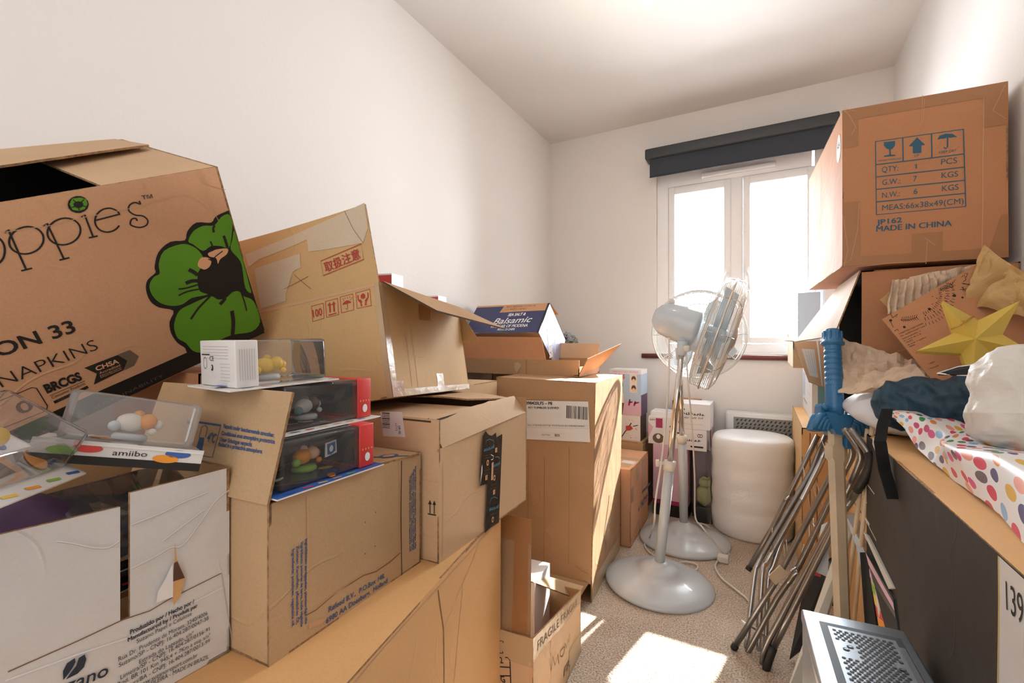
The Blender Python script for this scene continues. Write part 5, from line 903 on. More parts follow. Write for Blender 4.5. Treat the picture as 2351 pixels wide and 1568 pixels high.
fan('nearer pale blue pedestal fan, its head turned side-on and its pole leaning to the right', (-0.402, 2.042, 0.001), Matrix.Rotation(math.radians(2.0), 4, 'Y'), (-0.3138,2.0998,1.0197), (-0.1769,2.164,1.0802), (0.9468,0.0643,-0.3153), 0.52, 0.245,
    [((-0.3563,2.0307,1.0667),(-0.3562,2.0308,1.0521),(-0.3559,2.0309,1.0323),(-0.3557,2.031,1.0087),(-0.3556,2.0311,0.9825),(-0.3557,2.031,0.9549),(-0.3563,2.0307,0.9274),(-0.3572,2.0299,0.8992),(-0.3584,2.0287,0.8692),(-0.3599,2.0273,0.8378),(-0.3616,2.0261,0.8057),(-0.3637,2.0253,0.7735),(-0.366,2.0253,0.7417),(-0.3687,2.0262,0.7103),(-0.3716,2.0278,0.6788),(-0.3748,2.0298,0.6471),(-0.3783,2.0321,0.6153),(-0.3821,2.0346,0.5832),(-0.3862,2.037,0.5509),(-0.3909,2.0392,0.5174),(-0.3963,2.0412,0.4824),(-0.4019,2.0433,0.4472),(-0.4075,2.046,0.413),(-0.4127,2.0495,0.3811),(-0.4171,2.0542,0.3529),(-0.4196,2.057,0.3302),(-0.4203,2.0567,0.3126),(-0.4206,2.0573,0.2973),(-0.4218,2.0627,0.2816),(-0.4254,2.0765,0.2627),(-0.4327,2.1028,0.2378),(-0.4456,2.1494,0.2035),(-0.4633,2.2149,0.1612),(-0.4834,2.289,0.1157),(-0.5034,2.3612,0.0718),(-0.5207,2.4212,0.0343),(-0.5327,2.4586,0.008),(-0.5397,2.4701,-0.0053),(-0.5435,2.4634,-0.009),(-0.5447,2.4444,-0.0064),(-0.5436,2.4192,-0.0005),(-0.5406,2.3938,0.0053),(-0.5363,2.3743,0.008),(-0.53,2.359,0.008),(-0.5213,2.3426,0.008),(-0.5109,2.326,0.008),(-0.4991,2.3101,0.008),(-0.4866,2.2957,0.008),(-0.474,2.2836,0.008),(-0.4606,2.2734,0.008),(-0.4457,2.2644,0.008),(-0.4301,2.2568,0.008),(-0.4146,2.2511,0.008),(-0.3997,2.2477,0.008),(-0.3863,2.2469,0.008),(-0.3744,2.2501,0.008),(-0.3634,2.2573,0.008),(-0.3531,2.2668,0.008),(-0.3434,2.2767,0.008),(-0.334,2.2853,0.008),(-0.3247,2.2906,0.008),(-0.3153,2.2929,0.008),(-0.3058,2.2938,0.008),(-0.2966,2.2933,0.008),(-0.2883,2.2915,0.008),(-0.2812,2.2883,0.008),(-0.2759,2.2839,0.008),(-0.2723,2.2769,0.008),(-0.2701,2.2672,0.008),(-0.2693,2.2561,0.008),(-0.2695,2.2452,0.008),(-0.2708,2.2359,0.008),(-0.273,2.2297,0.008),(-0.277,2.2271,0.008),(-0.283,2.2269,0.008),(-0.29,2.2284,0.008),(-0.297,2.2305,0.008),(-0.3031,2.2326,0.008),(-0.3072,2.2337,0.008))])
fan('farther pale blue pedestal fan, facing the window behind the nearer one', (-0.372, 2.548, 0.001), Matrix.Identity(4), (-0.3917,2.548,0.9855), (-0.312,2.6377,1.0875), (-0.1123,0.9924,0.0502), 0.543, 0.235,
    [((-0.3454,2.4365,0.993),(-0.3445,2.4368,0.9777),(-0.3432,2.4369,0.9575),(-0.3417,2.4371,0.9331),(-0.3399,2.4378,0.9049),(-0.338,2.4393,0.8736),(-0.3358,2.4418,0.8397),(-0.3334,2.4455,0.8014),(-0.3305,2.4502,0.7578),(-0.3274,2.4557,0.711),(-0.3244,2.4617,0.6632),(-0.3216,2.4677,0.6164),(-0.3194,2.4737,0.5727),(-0.3178,2.4797,0.5319),(-0.3165,2.4859,0.4923),(-0.3154,2.4923,0.4537),(-0.3147,2.4987,0.416),(-0.3141,2.505,0.379),(-0.3138,2.5111,0.3428),(-0.3143,2.5193,0.305),(-0.3159,2.5302,0.2654),(-0.3177,2.541,0.2265),(-0.3189,2.5489,0.1911),(-0.3185,2.5509,0.1617),(-0.3158,2.5442,0.1411),(-0.3101,2.5246,0.1322),(-0.3021,2.4934,0.1337),(-0.2925,2.4564,0.1412),(-0.2822,2.4194,0.1505),(-0.2719,2.388,0.1574),(-0.2625,2.368,0.1574),(-0.2539,2.3606,0.1504),(-0.2452,2.3613,0.1397),(-0.2366,2.3678,0.1265),(-0.2281,2.3774,0.1121),(-0.2196,2.3878,0.0975),(-0.2112,2.3964,0.0841),(-0.2023,2.4037,0.0707),(-0.1928,2.4118,0.0561),(-0.1833,2.4207,0.0415),(-0.1746,2.4302,0.0278),(-0.1671,2.4403,0.0163),(-0.1616,2.4509,0.008),(-0.1577,2.4614,0.0036),(-0.1549,2.4717,0.0024),(-0.1535,2.4826,0.0032),(-0.1535,2.4948,0.0052),(-0.1552,2.5094,0.0071),(-0.1587,2.5269,0.008),(-0.1644,2.5488,0.008),(-0.1723,2.5746,0.008),(-0.1818,2.6026,0.008),(-0.1925,2.6312,0.008),(-0.2038,2.6587,0.008),(-0.215,2.6834,0.008),(-0.227,2.7063,0.008),(-0.2403,2.729,0.008),(-0.2541,2.7506,0.008),(-0.2678,2.7702,0.008),(-0.2807,2.787,0.008),(-0.2921,2.8002,0.008),(-0.3024,2.8089,0.008),(-0.3121,2.8137,0.008),(-0.321,2.8156,0.008),(-0.3288,2.8159,0.008),(-0.3353,2.8158,0.008),(-0.3402,2.8164,0.008))])
pl_ = thing('power_plug', 'white mains plug and flex lying on the carpet beside the farther fan base', 'plug', (-0.1756,2.4318,0))
MB().box((-0.1729,2.3948,0.016), (0.05, 0.045, 0.03), 'cord', bev=0.006).build('plug_body', pl_, True)
MB().tube(((-0.1914,2.3888,0.008),(-0.1928,2.3806,0.008),(-0.1951,2.3694,0.008),(-0.1977,2.3561,0.008),(-0.1998,2.3415,0.008),(-0.2008,2.3263,0.008),(-0.2,2.3116,0.008),(-0.1974,2.2965,0.008),(-0.1935,2.2804,0.008),(-0.1884,2.2638,0.008),(-0.1825,2.2473,0.008),(-0.1759,2.2315,0.008),(-0.1688,2.2168,0.008),(-0.1609,2.2035,0.008),(-0.1519,2.1911,0.008),(-0.1422,2.1794,0.008),(-0.1322,2.168,0.008),(-0.1223,2.1569,0.008),(-0.113,2.1456,0.008),(-0.1039,2.1345,0.008),(-0.0947,2.1237,0.008),(-0.0855,2.1131,0.008),(-0.0768,2.1024,0.008),(-0.0689,2.0916,0.008),(-0.0619,2.0804,0.008),(-0.0565,2.0686,0.008),(-0.0525,2.0562,0.008),(-0.0491,2.0437,0.008),(-0.0459,2.0313,0.008),(-0.0422,2.0193,0.008),(-0.0372,2.0082,0.008),(-0.0305,1.9975,0.008),(-0.0223,1.9867,0.008),(-0.0136,1.9764,0.008),(-0.0052,1.967,0.008),(0.0019,1.9592,0.008),(0.0069,1.9535,0.008)), 0.0042, 'cord', 7).build('flex', pl_, True)
# ------------------------------------------------------------------ right side: cartons
def pr(mb, S):
    P = S['-x']; mb.d_rect(P, 0, 0, P.W, P.H - 0.002, 'print_dark', 0.0006)
    x0 = 0.80; pts = [(P.W, 0.0), (P.W, P.H - 0.003), (x0, P.H - 0.003), (x0, 0.42), (x0 + 0.004, 0.36), (x0 + 0.02, 0.31), (x0 + 0.05, 0.28), (P.W, 0.275)]
    mb.d_poly(P, pts[1:], 'label', 0.0012); mb.d_line(P, [(x0, P.H - 0.003), (x0, 0.42), (x0 + 0.004, 0.36), (x0 + 0.02, 0.31), (x0 + 0.05, 0.28)], 0.002, 'yellow', 0.0016)
    mb.d_text(P, '139', *((0.8205,0.7445),(0.8606,0.7468)), 0.032, 'ink', off=0.0018)
    for a, b, w in ((((0.016,0.6665),(0.1049,0.6668)) + (0.003,)), (((-0.0859,0.6129),(0.0073,0.6142)) + (0.004,)), (((-0.0286,0.5625),(0.1272,0.5583)) + (0.003,)), (((-0.1061,0.5735),(-0.0286,0.5589)) + (0.005,)), (((-0.0286,0.566),(0.0414,0.5676)) + (0.007,)), (((-0.0472,0.5276),(-0.0104,0.5267)) + (0.004,)), (((0.0818,0.7971),(0.1287,0.7824)) + (0.02,))): mb.d_line(P, [a, b], w, 'label', 0.0012)
carton('long carton with a dark printed side and white 139 panel along the right wall', (0.4275,0.995,0,0,0,0,0.369,1.11,0.8), 'kraft_orange', name='printed_carton', prints=pr, seed=51, amp=0.002)
carton('tall tan carton standing by the window wall behind the drying racks', (0.325, 2.69, 0, 0, 0, 0, 0.37, 0.74, 0.68), 'kraft_orange', seed=53, prints=lambda mb, S: (mb.d_rect(S['-x'], 0, 0, S['-x'].W, 0.68, 'kraft_tan', 0.0006), [mb.d_line(S['-y'], [(x, 0.01), (x, 0.66)], 0.004, 'crease_dark') for x in (0.03, 0.055)]))
carton('plain brown carton between the dark printed carton and the tall tan carton', (0.445, 1.92, 0, 0, 0, 0, 0.33, 0.7, 0.8), 'kraft_orange', seed=55)
t = gift('teal_box', 'teal fronted white box standing on the tall tan carton', (0.49, 2.465, 0.682), (0.30, 0.6, 0.25), 'white_carton', lambda mb, S: (mb.d_rect(S['-y'], 0.02, 0.0, S['-y'].W, 0.25, 'teal_carton', 0.0006), mb.d_rect(S['-x'], S['-x'].W - 0.02, 0, S['-x'].W, 0.25, 'kraft_pale', 0.0006), mb.d_rect(S['-x'], 0.05, 0.08, 0.18, 0.2, 'blue_carton', 0.0006), mb.d_line(S['-x'], [(0.1, 0.06), (0.3, 0.05)], 0.006, 'ink_grey'), mb.d_line(S['-x'], [(0.3, 0.12), (0.5, 0.11)], 0.003, 'pale_grey')))
bx, S = carton('small brown carton with a labelled flap hanging open, on top of the teal box', (0.31, 2.62, 0.934, 0, 0, 0, 0.40, 0.52, 0.118), 'kraft_pale', skip=('+z',), seed=57)
def pr(mb, P):
    W = P.W; mb.d_rect(P, W - 0.055, 0.05, W - 0.016, P.H - 0.04, 'label'); mb.d_line(P, [(W - 0.066, 0.002), (W - 0.07, P.H - 0.003)], 0.005, 'white_ink'); mb.d_line(P, [(W - 0.078, 0.002), (W - 0.084, P.H - 0.003)], 0.002, 'crease')
    for i in range(4): mb.d_line(P, [(W - 0.05 + i * 0.008, 0.06), (W - 0.05 + i * 0.008, P.H - 0.06)], 0.0012, 'pale_grey', 0.0012)
flap(bx, ((0.34, 2.357, 1.052), (0.112, 2.357, 1.052), (0.158,2.2118,0.887), (0.2699,2.2051,0.8426)), 'kraft_pale', 'kraft_pale', prints=pr, seed=4)
flap(bx, ((0.11, 2.62, 1.05), (0.11, 2.36, 1.05), (0.0801,2.3858,1.052), (0.1014,2.6831,1.0938)), 'kraft_worn_lit', seed=6, ragged=0.2, amp=0.006)

# open carton on its side; window light is put into its flap's paler colour
ob, S = carton('open brown carton lying on its side under the labelled moving carton, pale flap hanging', (0.443, 2.035, 0.801, 0, 0, 0, 0.352, 0.50, 0.47), 'kraft_red', skip=('-x',), seed=59, inner='black', prints=lambda mb, S: (mb.d_rect(S['-y'], 0, 0.1, S['-y'].W, 0.17, 'tape', 0.001), mb.d_line(S['-y'], [(0.0, 0.2), (0.15, 0.235)], 0.0015, 'crease', 0.0012)))  # shade inside the open end is put into the black inner walls
flap(ob, ((0.266, 2.28, 1.272), (0.266, 1.788, 1.272), (0.1889,1.7035,1.066), (0.1142,2.2105,1.0482)), 'kraft_worn_lit', 'kraft_in', seed=7, amp=0.004, prints=lambda mb, P: [mb.d_line(P, [(x, 0.01), (x + 0.01, P.H - 0.01)], 0.0025, 'crease_dark' if i % 2 else 'crease') for i, x in enumerate((0.1, 0.16, 0.22, 0.3, 0.38))])
flap(ob, ((0.268, 1.79, 0.81), (0.268, 2.27, 0.81), (0.20, 2.2, 0.79), (0.19, 1.85, 0.79)), 'kraft_in', seed=8)
gb = thing('grey_folder', 'grey blue folder standing on the window sill behind the hanging pale flap', 'folder', (0.225, 3.155, 0.975))
MB().box((0.225, 3.155, 1.155), (0.11, 0.02, 0.36), 'blue_carton', bev=0.004).build('folder_body', gb, True)

# the moving carton with the measurement table
def pr(mb, S):
    P = S['-y']; k = 'ink_teal'; W, H = P.W, P.H
    mb.d_line(P, ((0.0834,0.3766),(0.2865,0.3749),(0.2906,0.152),(0.0856,0.1521)), 0.0032, k, closed=True)
    for q in (((0.0847,0.3053),(0.2875,0.3039)),((0.0854,0.2677),(0.2881,0.2659)),((0.0854,0.2295),(0.2886,0.2279)),((0.0857,0.1912),(0.2894,0.1899)),((0.1493,0.3761),(0.1502,0.305)),((0.2158,0.3749),(0.2169,0.3052))): mb.d_line(P, q, 0.003, k)
    mb.d_poly(P, ((0.1038,0.3712),(0.1312,0.3699),(0.1312,0.3564),(0.1245,0.3471),(0.1205,0.347),(0.1212,0.33),(0.1311,0.3283),(0.1318,0.3248),(0.1044,0.3262),(0.1044,0.3296),(0.1172,0.3307),(0.1168,0.3468),(0.1095,0.3519),(0.1044,0.3613)), k)
    mb.d_poly(P, ((0.1827,0.371),(0.2015,0.3456),(0.1929,0.3447),(0.1929,0.3233),(0.173,0.3252),(0.173,0.3467),(0.1633,0.3477)), k)
    mb.d_poly(P, ((0.2286,0.3549),(0.2339,0.3661),(0.2478,0.3695),(0.2631,0.3658),(0.2737,0.3545),(0.2662,0.3563),(0.2585,0.3554),(0.2509,0.3576),(0.2432,0.3559),(0.237,0.357)), k); mb.d_line(P, ((0.2518,0.3567),(0.2518,0.3304),(0.2477,0.3259),(0.2437,0.3306)), 0.0035, k)
    mb.d_text(P, 'HANDLE WITH CARE', *((0.0902,0.3137),(0.146,0.3128)), 0.0048, k); mb.d_text(P, 'UP', *((0.1775,0.3136),(0.1881,0.3143)), 0.0065, k); mb.d_text(P, 'KEEP DRY', *((0.2332,0.3134),(0.2716,0.3136)), 0.0075, k)
    for t, a, b in (('QTY:',) + ((0.0986,0.2797),(0.1384,0.2785)), ('PCS',) + ((0.2375,0.281),(0.273,0.2804)), ('G.W.:',) + ((0.0996,0.2406),(0.1429,0.2393)), ('7',) + ((0.1736,0.2406),(0.1823,0.2406)), ('KGS',) + ((0.2384,0.2415),(0.2751,0.2408)), ('N.W.:',) + ((0.0996,0.2012),(0.1419,0.201)), ('6',) + ((0.1742,0.2025),(0.1832,0.2025)), ('KGS',) + ((0.2392,0.2029),(0.2759,0.2026)), ('MEAS:66x38x49(CM)',) + ((0.0996,0.1631),(0.2861,0.1605))):
        mb.d_text(P, t, a, b, 0.0165, k)
    mb.d_line(P, ((0.1768,0.2889),(0.1807,0.2924),(0.181,0.2787)), 0.0028, k, 0.001)
    mb.d_text(P, 'JP162', *((0.0856,0.1215),(0.1468,0.1228)), 0.0145, k, bold=0.022); mb.d_text(P, 'MADE IN CHINA', *((0.0853,0.1003),(0.2597,0.0995)), 0.0165, k, bold=0.025)
    tp = lambda q, o=0.001: mb.d_poly(P, q, 'tape', o)
    mb.d_rect(P, 0, H - 0.035, W, H, 'tape', 0.0009); mb.d_rect(P, 0, 0, W, 0.028, 'tape', 0.0009); mb.d_rect(P, 0, 0, 0.045, 0.2, 'tape', 0.0011); mb.d_rect(P, 0, H - 0.12, 0.04, H, 'tape', 0.0011); mb.d_rect(P, 0.17, 0, 0.24, 0.085, 'tape', 0.0011); mb.d_rect(P, W - 0.05, H - 0.12, W, H, 'tape', 0.0011); mb.d_poly(P, [(W - 0.045, 0), (W, 0), (W, 0.12), (W - 0.015, 0.12)], 'tape', 0.0011)
    for q in (((0.0037,0.4911),(0.0179,0.4706),(0.0339,0.4304),(0.0233,0.4087)),((0,0.0074),(0.0214,0.0189),(0.039,0.1123),(0.0425,0.1937)),((0.0036,-0.0015),(0.0143,0.0498),(0.0018,0.1597)),((0.1947,0.4931),(0.193,0.4049)),((0.1914,0.4031),(0.1866,0.4082)),((0.1995,0.4817),(0.1962,0.4125)),((0.3737,0.4812),(0.3478,0.4129),(0.3549,0.4075),(0.3749,0.3857)),((0.202,-0.0069),(0.2053,0.0583)),((0.199,0.0712),(0.2241,0.0464)),((0.0354,-0.0037),(0.1309,0.0024),(0.202,-0.0007)),((0.0037,0.4867),(0.0356,0.4799),(0.0037,0.4955))): mb.d_line(P, q, 0.0011, 'crease', 0.0016)
    mb.d_line(P, [(W - 0.055, 0.02), (W - 0.05, H - 0.03)], 0.002, 'crease'); L = S['-x']
    mb.d_ell(L, L.W - 0.05, H - 0.1, 0.03, 0.045, 'label', n=14); mb.d_marks(L, (L.W - 0.065, H - 0.1), (L.W - 0.035, H - 0.1), 0.02, 'ink_teal', 2); mb.d_line(L, [(0.3, 0.1), (0.3, 0.47)], 0.002, 'crease_dark')
carton('big taped brown moving carton with a teal measurement table, topmost on the right', (0.3824,2.0938,1.2812,3.579,-0.54,0.09,0.38,0.66,0.49), 'kraft_red', name='moving_carton', prints=pr, seed=61, amp=0.004)

# ------------------------------------------------------------------ papers, card and star
def sheet(name, label, cat, q, m, amp, freq, seed, base, nu=26, nv=22, lift=None, group=None, double=False, pleat=0.0):
    """crumpled paper: sharp-creased sheet over the corners q (world)"""
    P = Patch(*q); mb = MB(); vs = []
    for j in range(nv + 1):
        for i in range(nu + 1):
            u, v = i / nu, j / nv; p = P.pt(u, v); s_ = Vector((seed, seed * 2.1, 0))
            e = abs(noise.noise(p * freq + s_)) * 1.6 + abs(noise.noise(p * freq * 2.3 + s_)) * 0.7 - 0.6
            p = p + P.n * (amp * e + (lift(u, v) if lift else 0) + pleat * math.sin(u * 40 + 3 * noise.noise(p * 6)))
            p += Vector((noise.noise(p * 9 + s_), noise.noise(p * 9 - s_), 0)) * amp * 0.5
            vs.append(p)
    fs = [(j * (nu + 1) + i, j * (nu + 1) + i + 1, (j + 1) * (nu + 1) + i + 1, (j + 1) * (nu + 1) + i) for j in range(nv) for i in range(nu)]
    mb.add(vs, fs, m, None, False)
    return tag(mb.build(name, base=base), label, cat, group)
g = 'crumpled packing papers'
sheet('packing_paper', 'crumpled brown packing paper draped over the top of the pile before the open carton', 'paper', ((0.1966,1.6848,0.9396),(0.3782,1.5909,0.9163),(0.4011,1.6492,0.9857),(0.2129,1.7852,1.0625)), 'kraft_paper', 0.02, 17, 2.0, (0.213,1.7396,0.9337), group=g, pleat=0.005)
sheet('packing_paper', 'flat crumpled brown packing paper under the draped one, beside the blue sword grip', 'paper', ((0.1898,1.6354,0.902),(0.3152,1.5904,0.9071),(0.3521,1.6793,0.946),(0.2018,1.7105,0.962)), 'kraft_paper', 0.014, 18, 5.0, (0.2041,1.7118,0.9047), group=g)
sheet('packing_paper', 'torn brown packing paper poking out below the lower corner of the patterned card', 'paper', ((0.2063,1.5646,0.9157),(0.3709,1.5184,0.9361),(0.3451,1.5612,0.9917),(0.2546,1.6255,0.9584)), 'kraft_paper', 0.018, 19, 9.0, (0.2183,1.6169,0.9202), group=g)
sheet('packing_paper', 'embossed pale brown packing paper tucked above the patterned card', 'paper', ((0.3147,1.6872,1.1282),(0.4247,1.708,1.1655),(0.4226,1.7182,1.2431),(0.3217,1.7139,1.2281)), 'kraft_paper', 0.014, 20, 12.0, (0.3147,1.6872,1.1282), group=g, pleat=0.006)
sheet('packing_paper', 'twisted brown packing paper between the moving carton and the patterned card', 'paper', ((0.3985,1.7163,1.1673),(0.4995,1.7321,1.2188),(0.5228,1.7507,1.267),(0.3755,1.7208,1.2393)), 'kraft_paper', 0.02, 20, 15.0, (0.3985,1.7163,1.1673), group=g)
sheet('packing_paper', 'brown packing paper with a folded pale point left of the patterned card', 'paper', ((0.2992,1.7129,1.1739),(0.3494,1.6892,1.1049),(0.3636,1.6971,1.1548),(0.323,1.7318,1.2002)), 'kraft_gold', 0.012, 9, 18.0, (0.2992,1.7129,1.1739), group=g)
sheet('kraft_bag', 'golden brown kraft paper bag crumpled behind the patterned card at the right', 'paper bag', ((0.4716,1.6653,1.1484),(0.5567,1.5181,1.1045),(0.5777,1.5754,1.2009),(0.5304,1.7263,1.3153)), 'kraft_gold', 0.03, 12, 21.0, (0.4716,1.6653,1.1484))

cd = thing('patterned_card', 'brown card sheet printed with leaves and fawns, leaning behind the gold star', 'card', (0.3893,1.4942,0.9135))
P = Patch((0.2858,1.6084,1.1117), (0.3893,1.4942,0.9135), (0.6201,1.6216,1.0671), (0.5166,1.7358,1.2653), amp=0.002, seed=3); mb = MB(); mb.patch(P, 0.0025, 'kraft_red', 'kraft_red', 'edge'); k = 'ink'
for i in range(26):
    for a, r0, r1 in ((math.radians(-168 + i * 5.6), 0.078, 0.088), (math.radians(-170 + i * 5.4), 0.094, 0.102), (math.radians(-166 + i * 5.2), 0.062, 0.07)):
        cx, cy = (-0.0187,0.1179); ca, sa = math.cos(a + 2.6), math.sin(a + 2.6)
        x, y = cx + r1 * ca, cy + r1 * sa
        if 0.004 < x < P.W - 0.004 and 0.004 < y < P.H - 0.004 and 0.004 < cx + r0 * ca: mb.d_line(P, [(cx + r0 * ca, cy + r0 * sa), (x, y)], 0.0011, k)
for q in (((0.0283,0.0376),(0.0399,0.0552),(0.0449,0.0776)),((0.0316,0.2691),(0.0214,0.285),(0.0114,0.3078)),((0.0113,0.1765),(0.0144,0.2023),(0.0303,0.2068)),((0.0015,0.2023),(0.0122,0.2113),(0.0234,0.209)),((0.0076,0.2293),(0.0138,0.2135)),((0.0244,0.2347),(0.0341,0.2424),(0.0486,0.251),(0.0466,0.2841),(0.0365,0.3),(0.0391,0.3187)),((0.0101,0.245),(0.0094,0.2562),(0.0226,0.2503),(0.0241,0.2403)),((0.0067,0.2585),(0.0087,0.2675),(0.0172,0.2549)),((0.0279,0.2335),(0.0372,0.2468),(0.0538,0.2465),(0.0638,0.2518)),((0.0647,0.2769),(0.0609,0.2924),(0.0644,0.3032)),((0.0525,0.3103),(0.0668,0.3096)),((0.0168,0.3243),(0.0167,0.3333),(0.0247,0.3351),(0.0308,0.3314),(0.0227,0.3263),(0.018,0.3241)),((0.0308,0.3314),(0.0359,0.3293)),((0.0381,0.2179),(0.0467,0.2333)),((0.0338,0.2268),(0.05,0.226)),((0.0353,0.2308),(0.0474,0.2205)),((0.0119,0.025),(0.0096,0.0428),(0.0153,0.0332)),((-0.0071,0.0301),(0.0119,0.025)),((0.0187,0.014),(0.0355,0.0093)),((0.0463,0.0049),(0.0457,0.0158),(0.0508,0.0148)),((0.0467,0.0325),(0.0529,0.0348))): mb.d_line(P, q, 0.0013, k)
for (ax, ay), (bx_, by_) in (((0.0283,0.0376),(0.0449,0.0776)),((0.0316,0.2691),(0.0136,0.3077)),((0.0113,0.1765),(0.0153,0.2158))):
    for i in range(8):
        x, y = ax + (bx_ - ax) * (i + 0.5) / 8, ay + (by_ - ay) * (i + 0.5) / 8; dx, dy = (bx_ - ax) / 9, (by_ - ay) / 9
        for s_ in (1, -1): mb.d_line(P, [(x, y), (x + dx - s_ * dy * 1.6, y + dy + s_ * dx * 1.6)], 0.0011, k)
for c, r_ in zip(((0.0153,0.0161),(0.0504,0.0333),(0.0425,0.1179),(0.0551,0.1229),(0.0449,0.1947),(0.0604,0.2071),(0.0516,0.0985)), (0.004, 0.0035, 0.004, 0.0018, 0.0045, 0.003, 0.0018)): mb.d_ell(P, *c, r_, r_, k, n=9)
for i in range(14):
    cx, cy = (0.0399,0.1603); a = i * 0.9; r_ = 0.006 + 0.0016 * i; mb.d_line(P, [(cx + r_ * math.cos(a), cy + r_ * math.sin(a)), (cx + (r_ + 0.004) * math.cos(a), cy + (r_ + 0.004) * math.sin(a))], 0.0013, k)
for t_, a, b in (('CHRISTMAS TREE TOPPER',) + ((0.061,0.0096),(0.0691,0.0785)), ('.',) + ((0.0684,0.0092),(0.0772,0.079)), ('..',) + ((0.077,0.0079),(0.0832,0.0599)), ('...',) + ((0.0838,0.0079),(0.0899,0.0574)), ('....',) + ((0.0899,0.0075),(0.0932,0.0333)), ('.....',) + ((0.0983,0.0089),(0.1038,0.0625)), ('......',) + ((0.1042,0.0095),(0.1057,0.0236)), ('.......',) + ((0.1655,0.0219),(0.1677,0.0367)), ('........',) + ((0.1758,0.0105),(0.1802,0.0357))): (mb.d_text if t_.startswith('CHR') else lambda P_, t, a_, b_, h, m: mb.d_marks(P_, a_, b_, h, m, len(t)))(P, t_, a, b, 0.0036, k)
mb.build('card_sheet', cd, True)
st = thing('paper_star', 'folded gold card star hanging in front of the patterned card', 'star decoration', (0.4447,1.502,1.0594))
tips = [Vector(p) for p in ((0.381,1.484,1.1488),(0.5138,1.483,1.144),(0.5195,1.4519,1.0286),(0.4203,1.4371,0.9465),(0.3209,1.4336,1.028))]; inn = [Vector(p) for p in ((0.4502,1.505,1.1013),(0.4833,1.4776,1.0662),(0.4621,1.4659,1.0217),(0.4088,1.465,1.0211),(0.4025,1.4901,1.0711))]; n_ = Vector((0.1048,-0.8371,0.537)); c_ = Vector((0.4285,1.4473,1.0561)); mb = MB(); vs = []
for k in range(5): vs += [tips[k], inn[k]]
vs = vs + [v - n_ * 0.012 for v in vs] + [c_, c_ - n_ * 0.03]; fs = []
for k in range(10): j = (k + 1) % 10; fs += [(20, k, j), (21, 10 + j, 10 + k), (k, 10 + k, 10 + j, j)]
mb.add(vs, fs, 'star'); mb.build('star_body', st, True)
mb = MB(); mb.tube(((0.3889,1.4597,1.0801),(0.4077,1.453,1.093),(0.4352,1.4853,1.1102)), 0.0016, 'gold', 6); mb.tube(((0.3889,1.4597,1.078),(0.4052,1.4493,1.0899),(0.437,1.4863,1.1092)), 0.0013, 'gold', 6); mb.tube(((0.4028,1.4492,1.0868),(0.4091,1.4526,1.0991)), 0.002, 'gold', 6); mb.build('hanging_cord', st, True)

# ------------------------------------------------------------------ cloths and bags on the dark carton
def soft(name, label, cat, c, rad, m, rough, freq, seed, sub=4, ridged=True, smooth=True, yaw=0.0, extra=()):
    t = thing(name, label, cat, Matrix.Translation(Vector(c) - Vector((0, 0, rad[2])))); T = Matrix.Translation(Vector((0, 0, rad[2]))) @ Matrix.Rotation(yaw, 4, 'Z')
    mb = MB().blob((0, 0, 0), rad, m, T, rough=rough, freq=freq, sub=sub, seed=seed, ridged=ridged, smooth=smooth)
    for e in extra: mb.blob(e[0], e[1], m, T, rough=rough * 0.7, freq=freq, sub=sub, seed=seed + 3, ridged=ridged, smooth=smooth)
    mb.build(name.split('_')[-1] + '_body' if '_' in name else name + '_cover', t); return t
def ridge(p): return 0.6 * (0.35 - abs(noise.noise(p))) + 0.4 * (0.35 - abs(noise.noise(p * 2.1 + Vector((5, 1, 3)))))
def lump(name, part, label, cat, m, line, sections, amp, scale, seed, nu=90, nv=72, stretch=(1, 1, 1)):
    """soft bundle: elliptic sections (half width, half height) swept along a line, thrown into sharp folds"""
    mb = MB(); vs = []; line = [Vector(p) for p in line]; n = len(line) - 1; d0 = (line[-1] - line[0]).normalized(); up = Vector((0, 0, 1)) if abs(d0.z) < 0.8 else Vector((0, 1, 0))
    for i in range(nu + 1):
        t = i / nu * n; k = min(int(t), n - 1); f = t - k; f = f * f * (3 - 2 * f) * 0.6 + f * 0.4; c = line[k].lerp(line[k + 1], f); d = (line[k + 1] - line[k]).normalized()
        a, b = (sections[k][q] * (1 - f) + sections[k + 1][q] * f for q in (0, 1)); sd = d0.cross(up).normalized(); u2 = sd.cross(d0); e = math.sqrt(max(0.0, 1 - (2 * i / nu - 1) ** 8)) if i not in (0, nu) else 0.02
        for j in range(nv):
            an = 2 * math.pi * j / nv; q = c + (sd * math.cos(an) * a + u2 * math.sin(an) * b) * e; s_ = Vector((q.x * stretch[0], q.y * stretch[1], q.z * stretch[2])) * scale + Vector((seed, seed, 0))
            vs.append(q + (q - c).normalized() * amp * ridge(s_ + Vector((noise.noise(q * 8), noise.noise(q * 8 + Vector((9, 0, 0))), 0)) * 0.5))
    fs = [(i * nv + j, i * nv + (j + 1) % nv, (i + 1) * nv + (j + 1) % nv, (i + 1) * nv + j) for i in range(nu) for j in range(nv)]
    th = thing(name, label, cat, tuple(line[0])); mb.add(vs, fs, m, None, True); mb.build(part, th, True); return th
lump('pillow', 'pillow_cover', 'pale white pillow squashed on the dark printed carton behind the sword guard', 'pillow', 'pillow', [(0.355, 1.47, 0.85), (0.355, 1.55, 0.858), (0.355, 1.65, 0.862), (0.36, 1.775, 0.858)], [(0.12, 0.04), (0.145, 0.052), (0.15, 0.055), (0.13, 0.05)], 0.022, 7, 3.0)
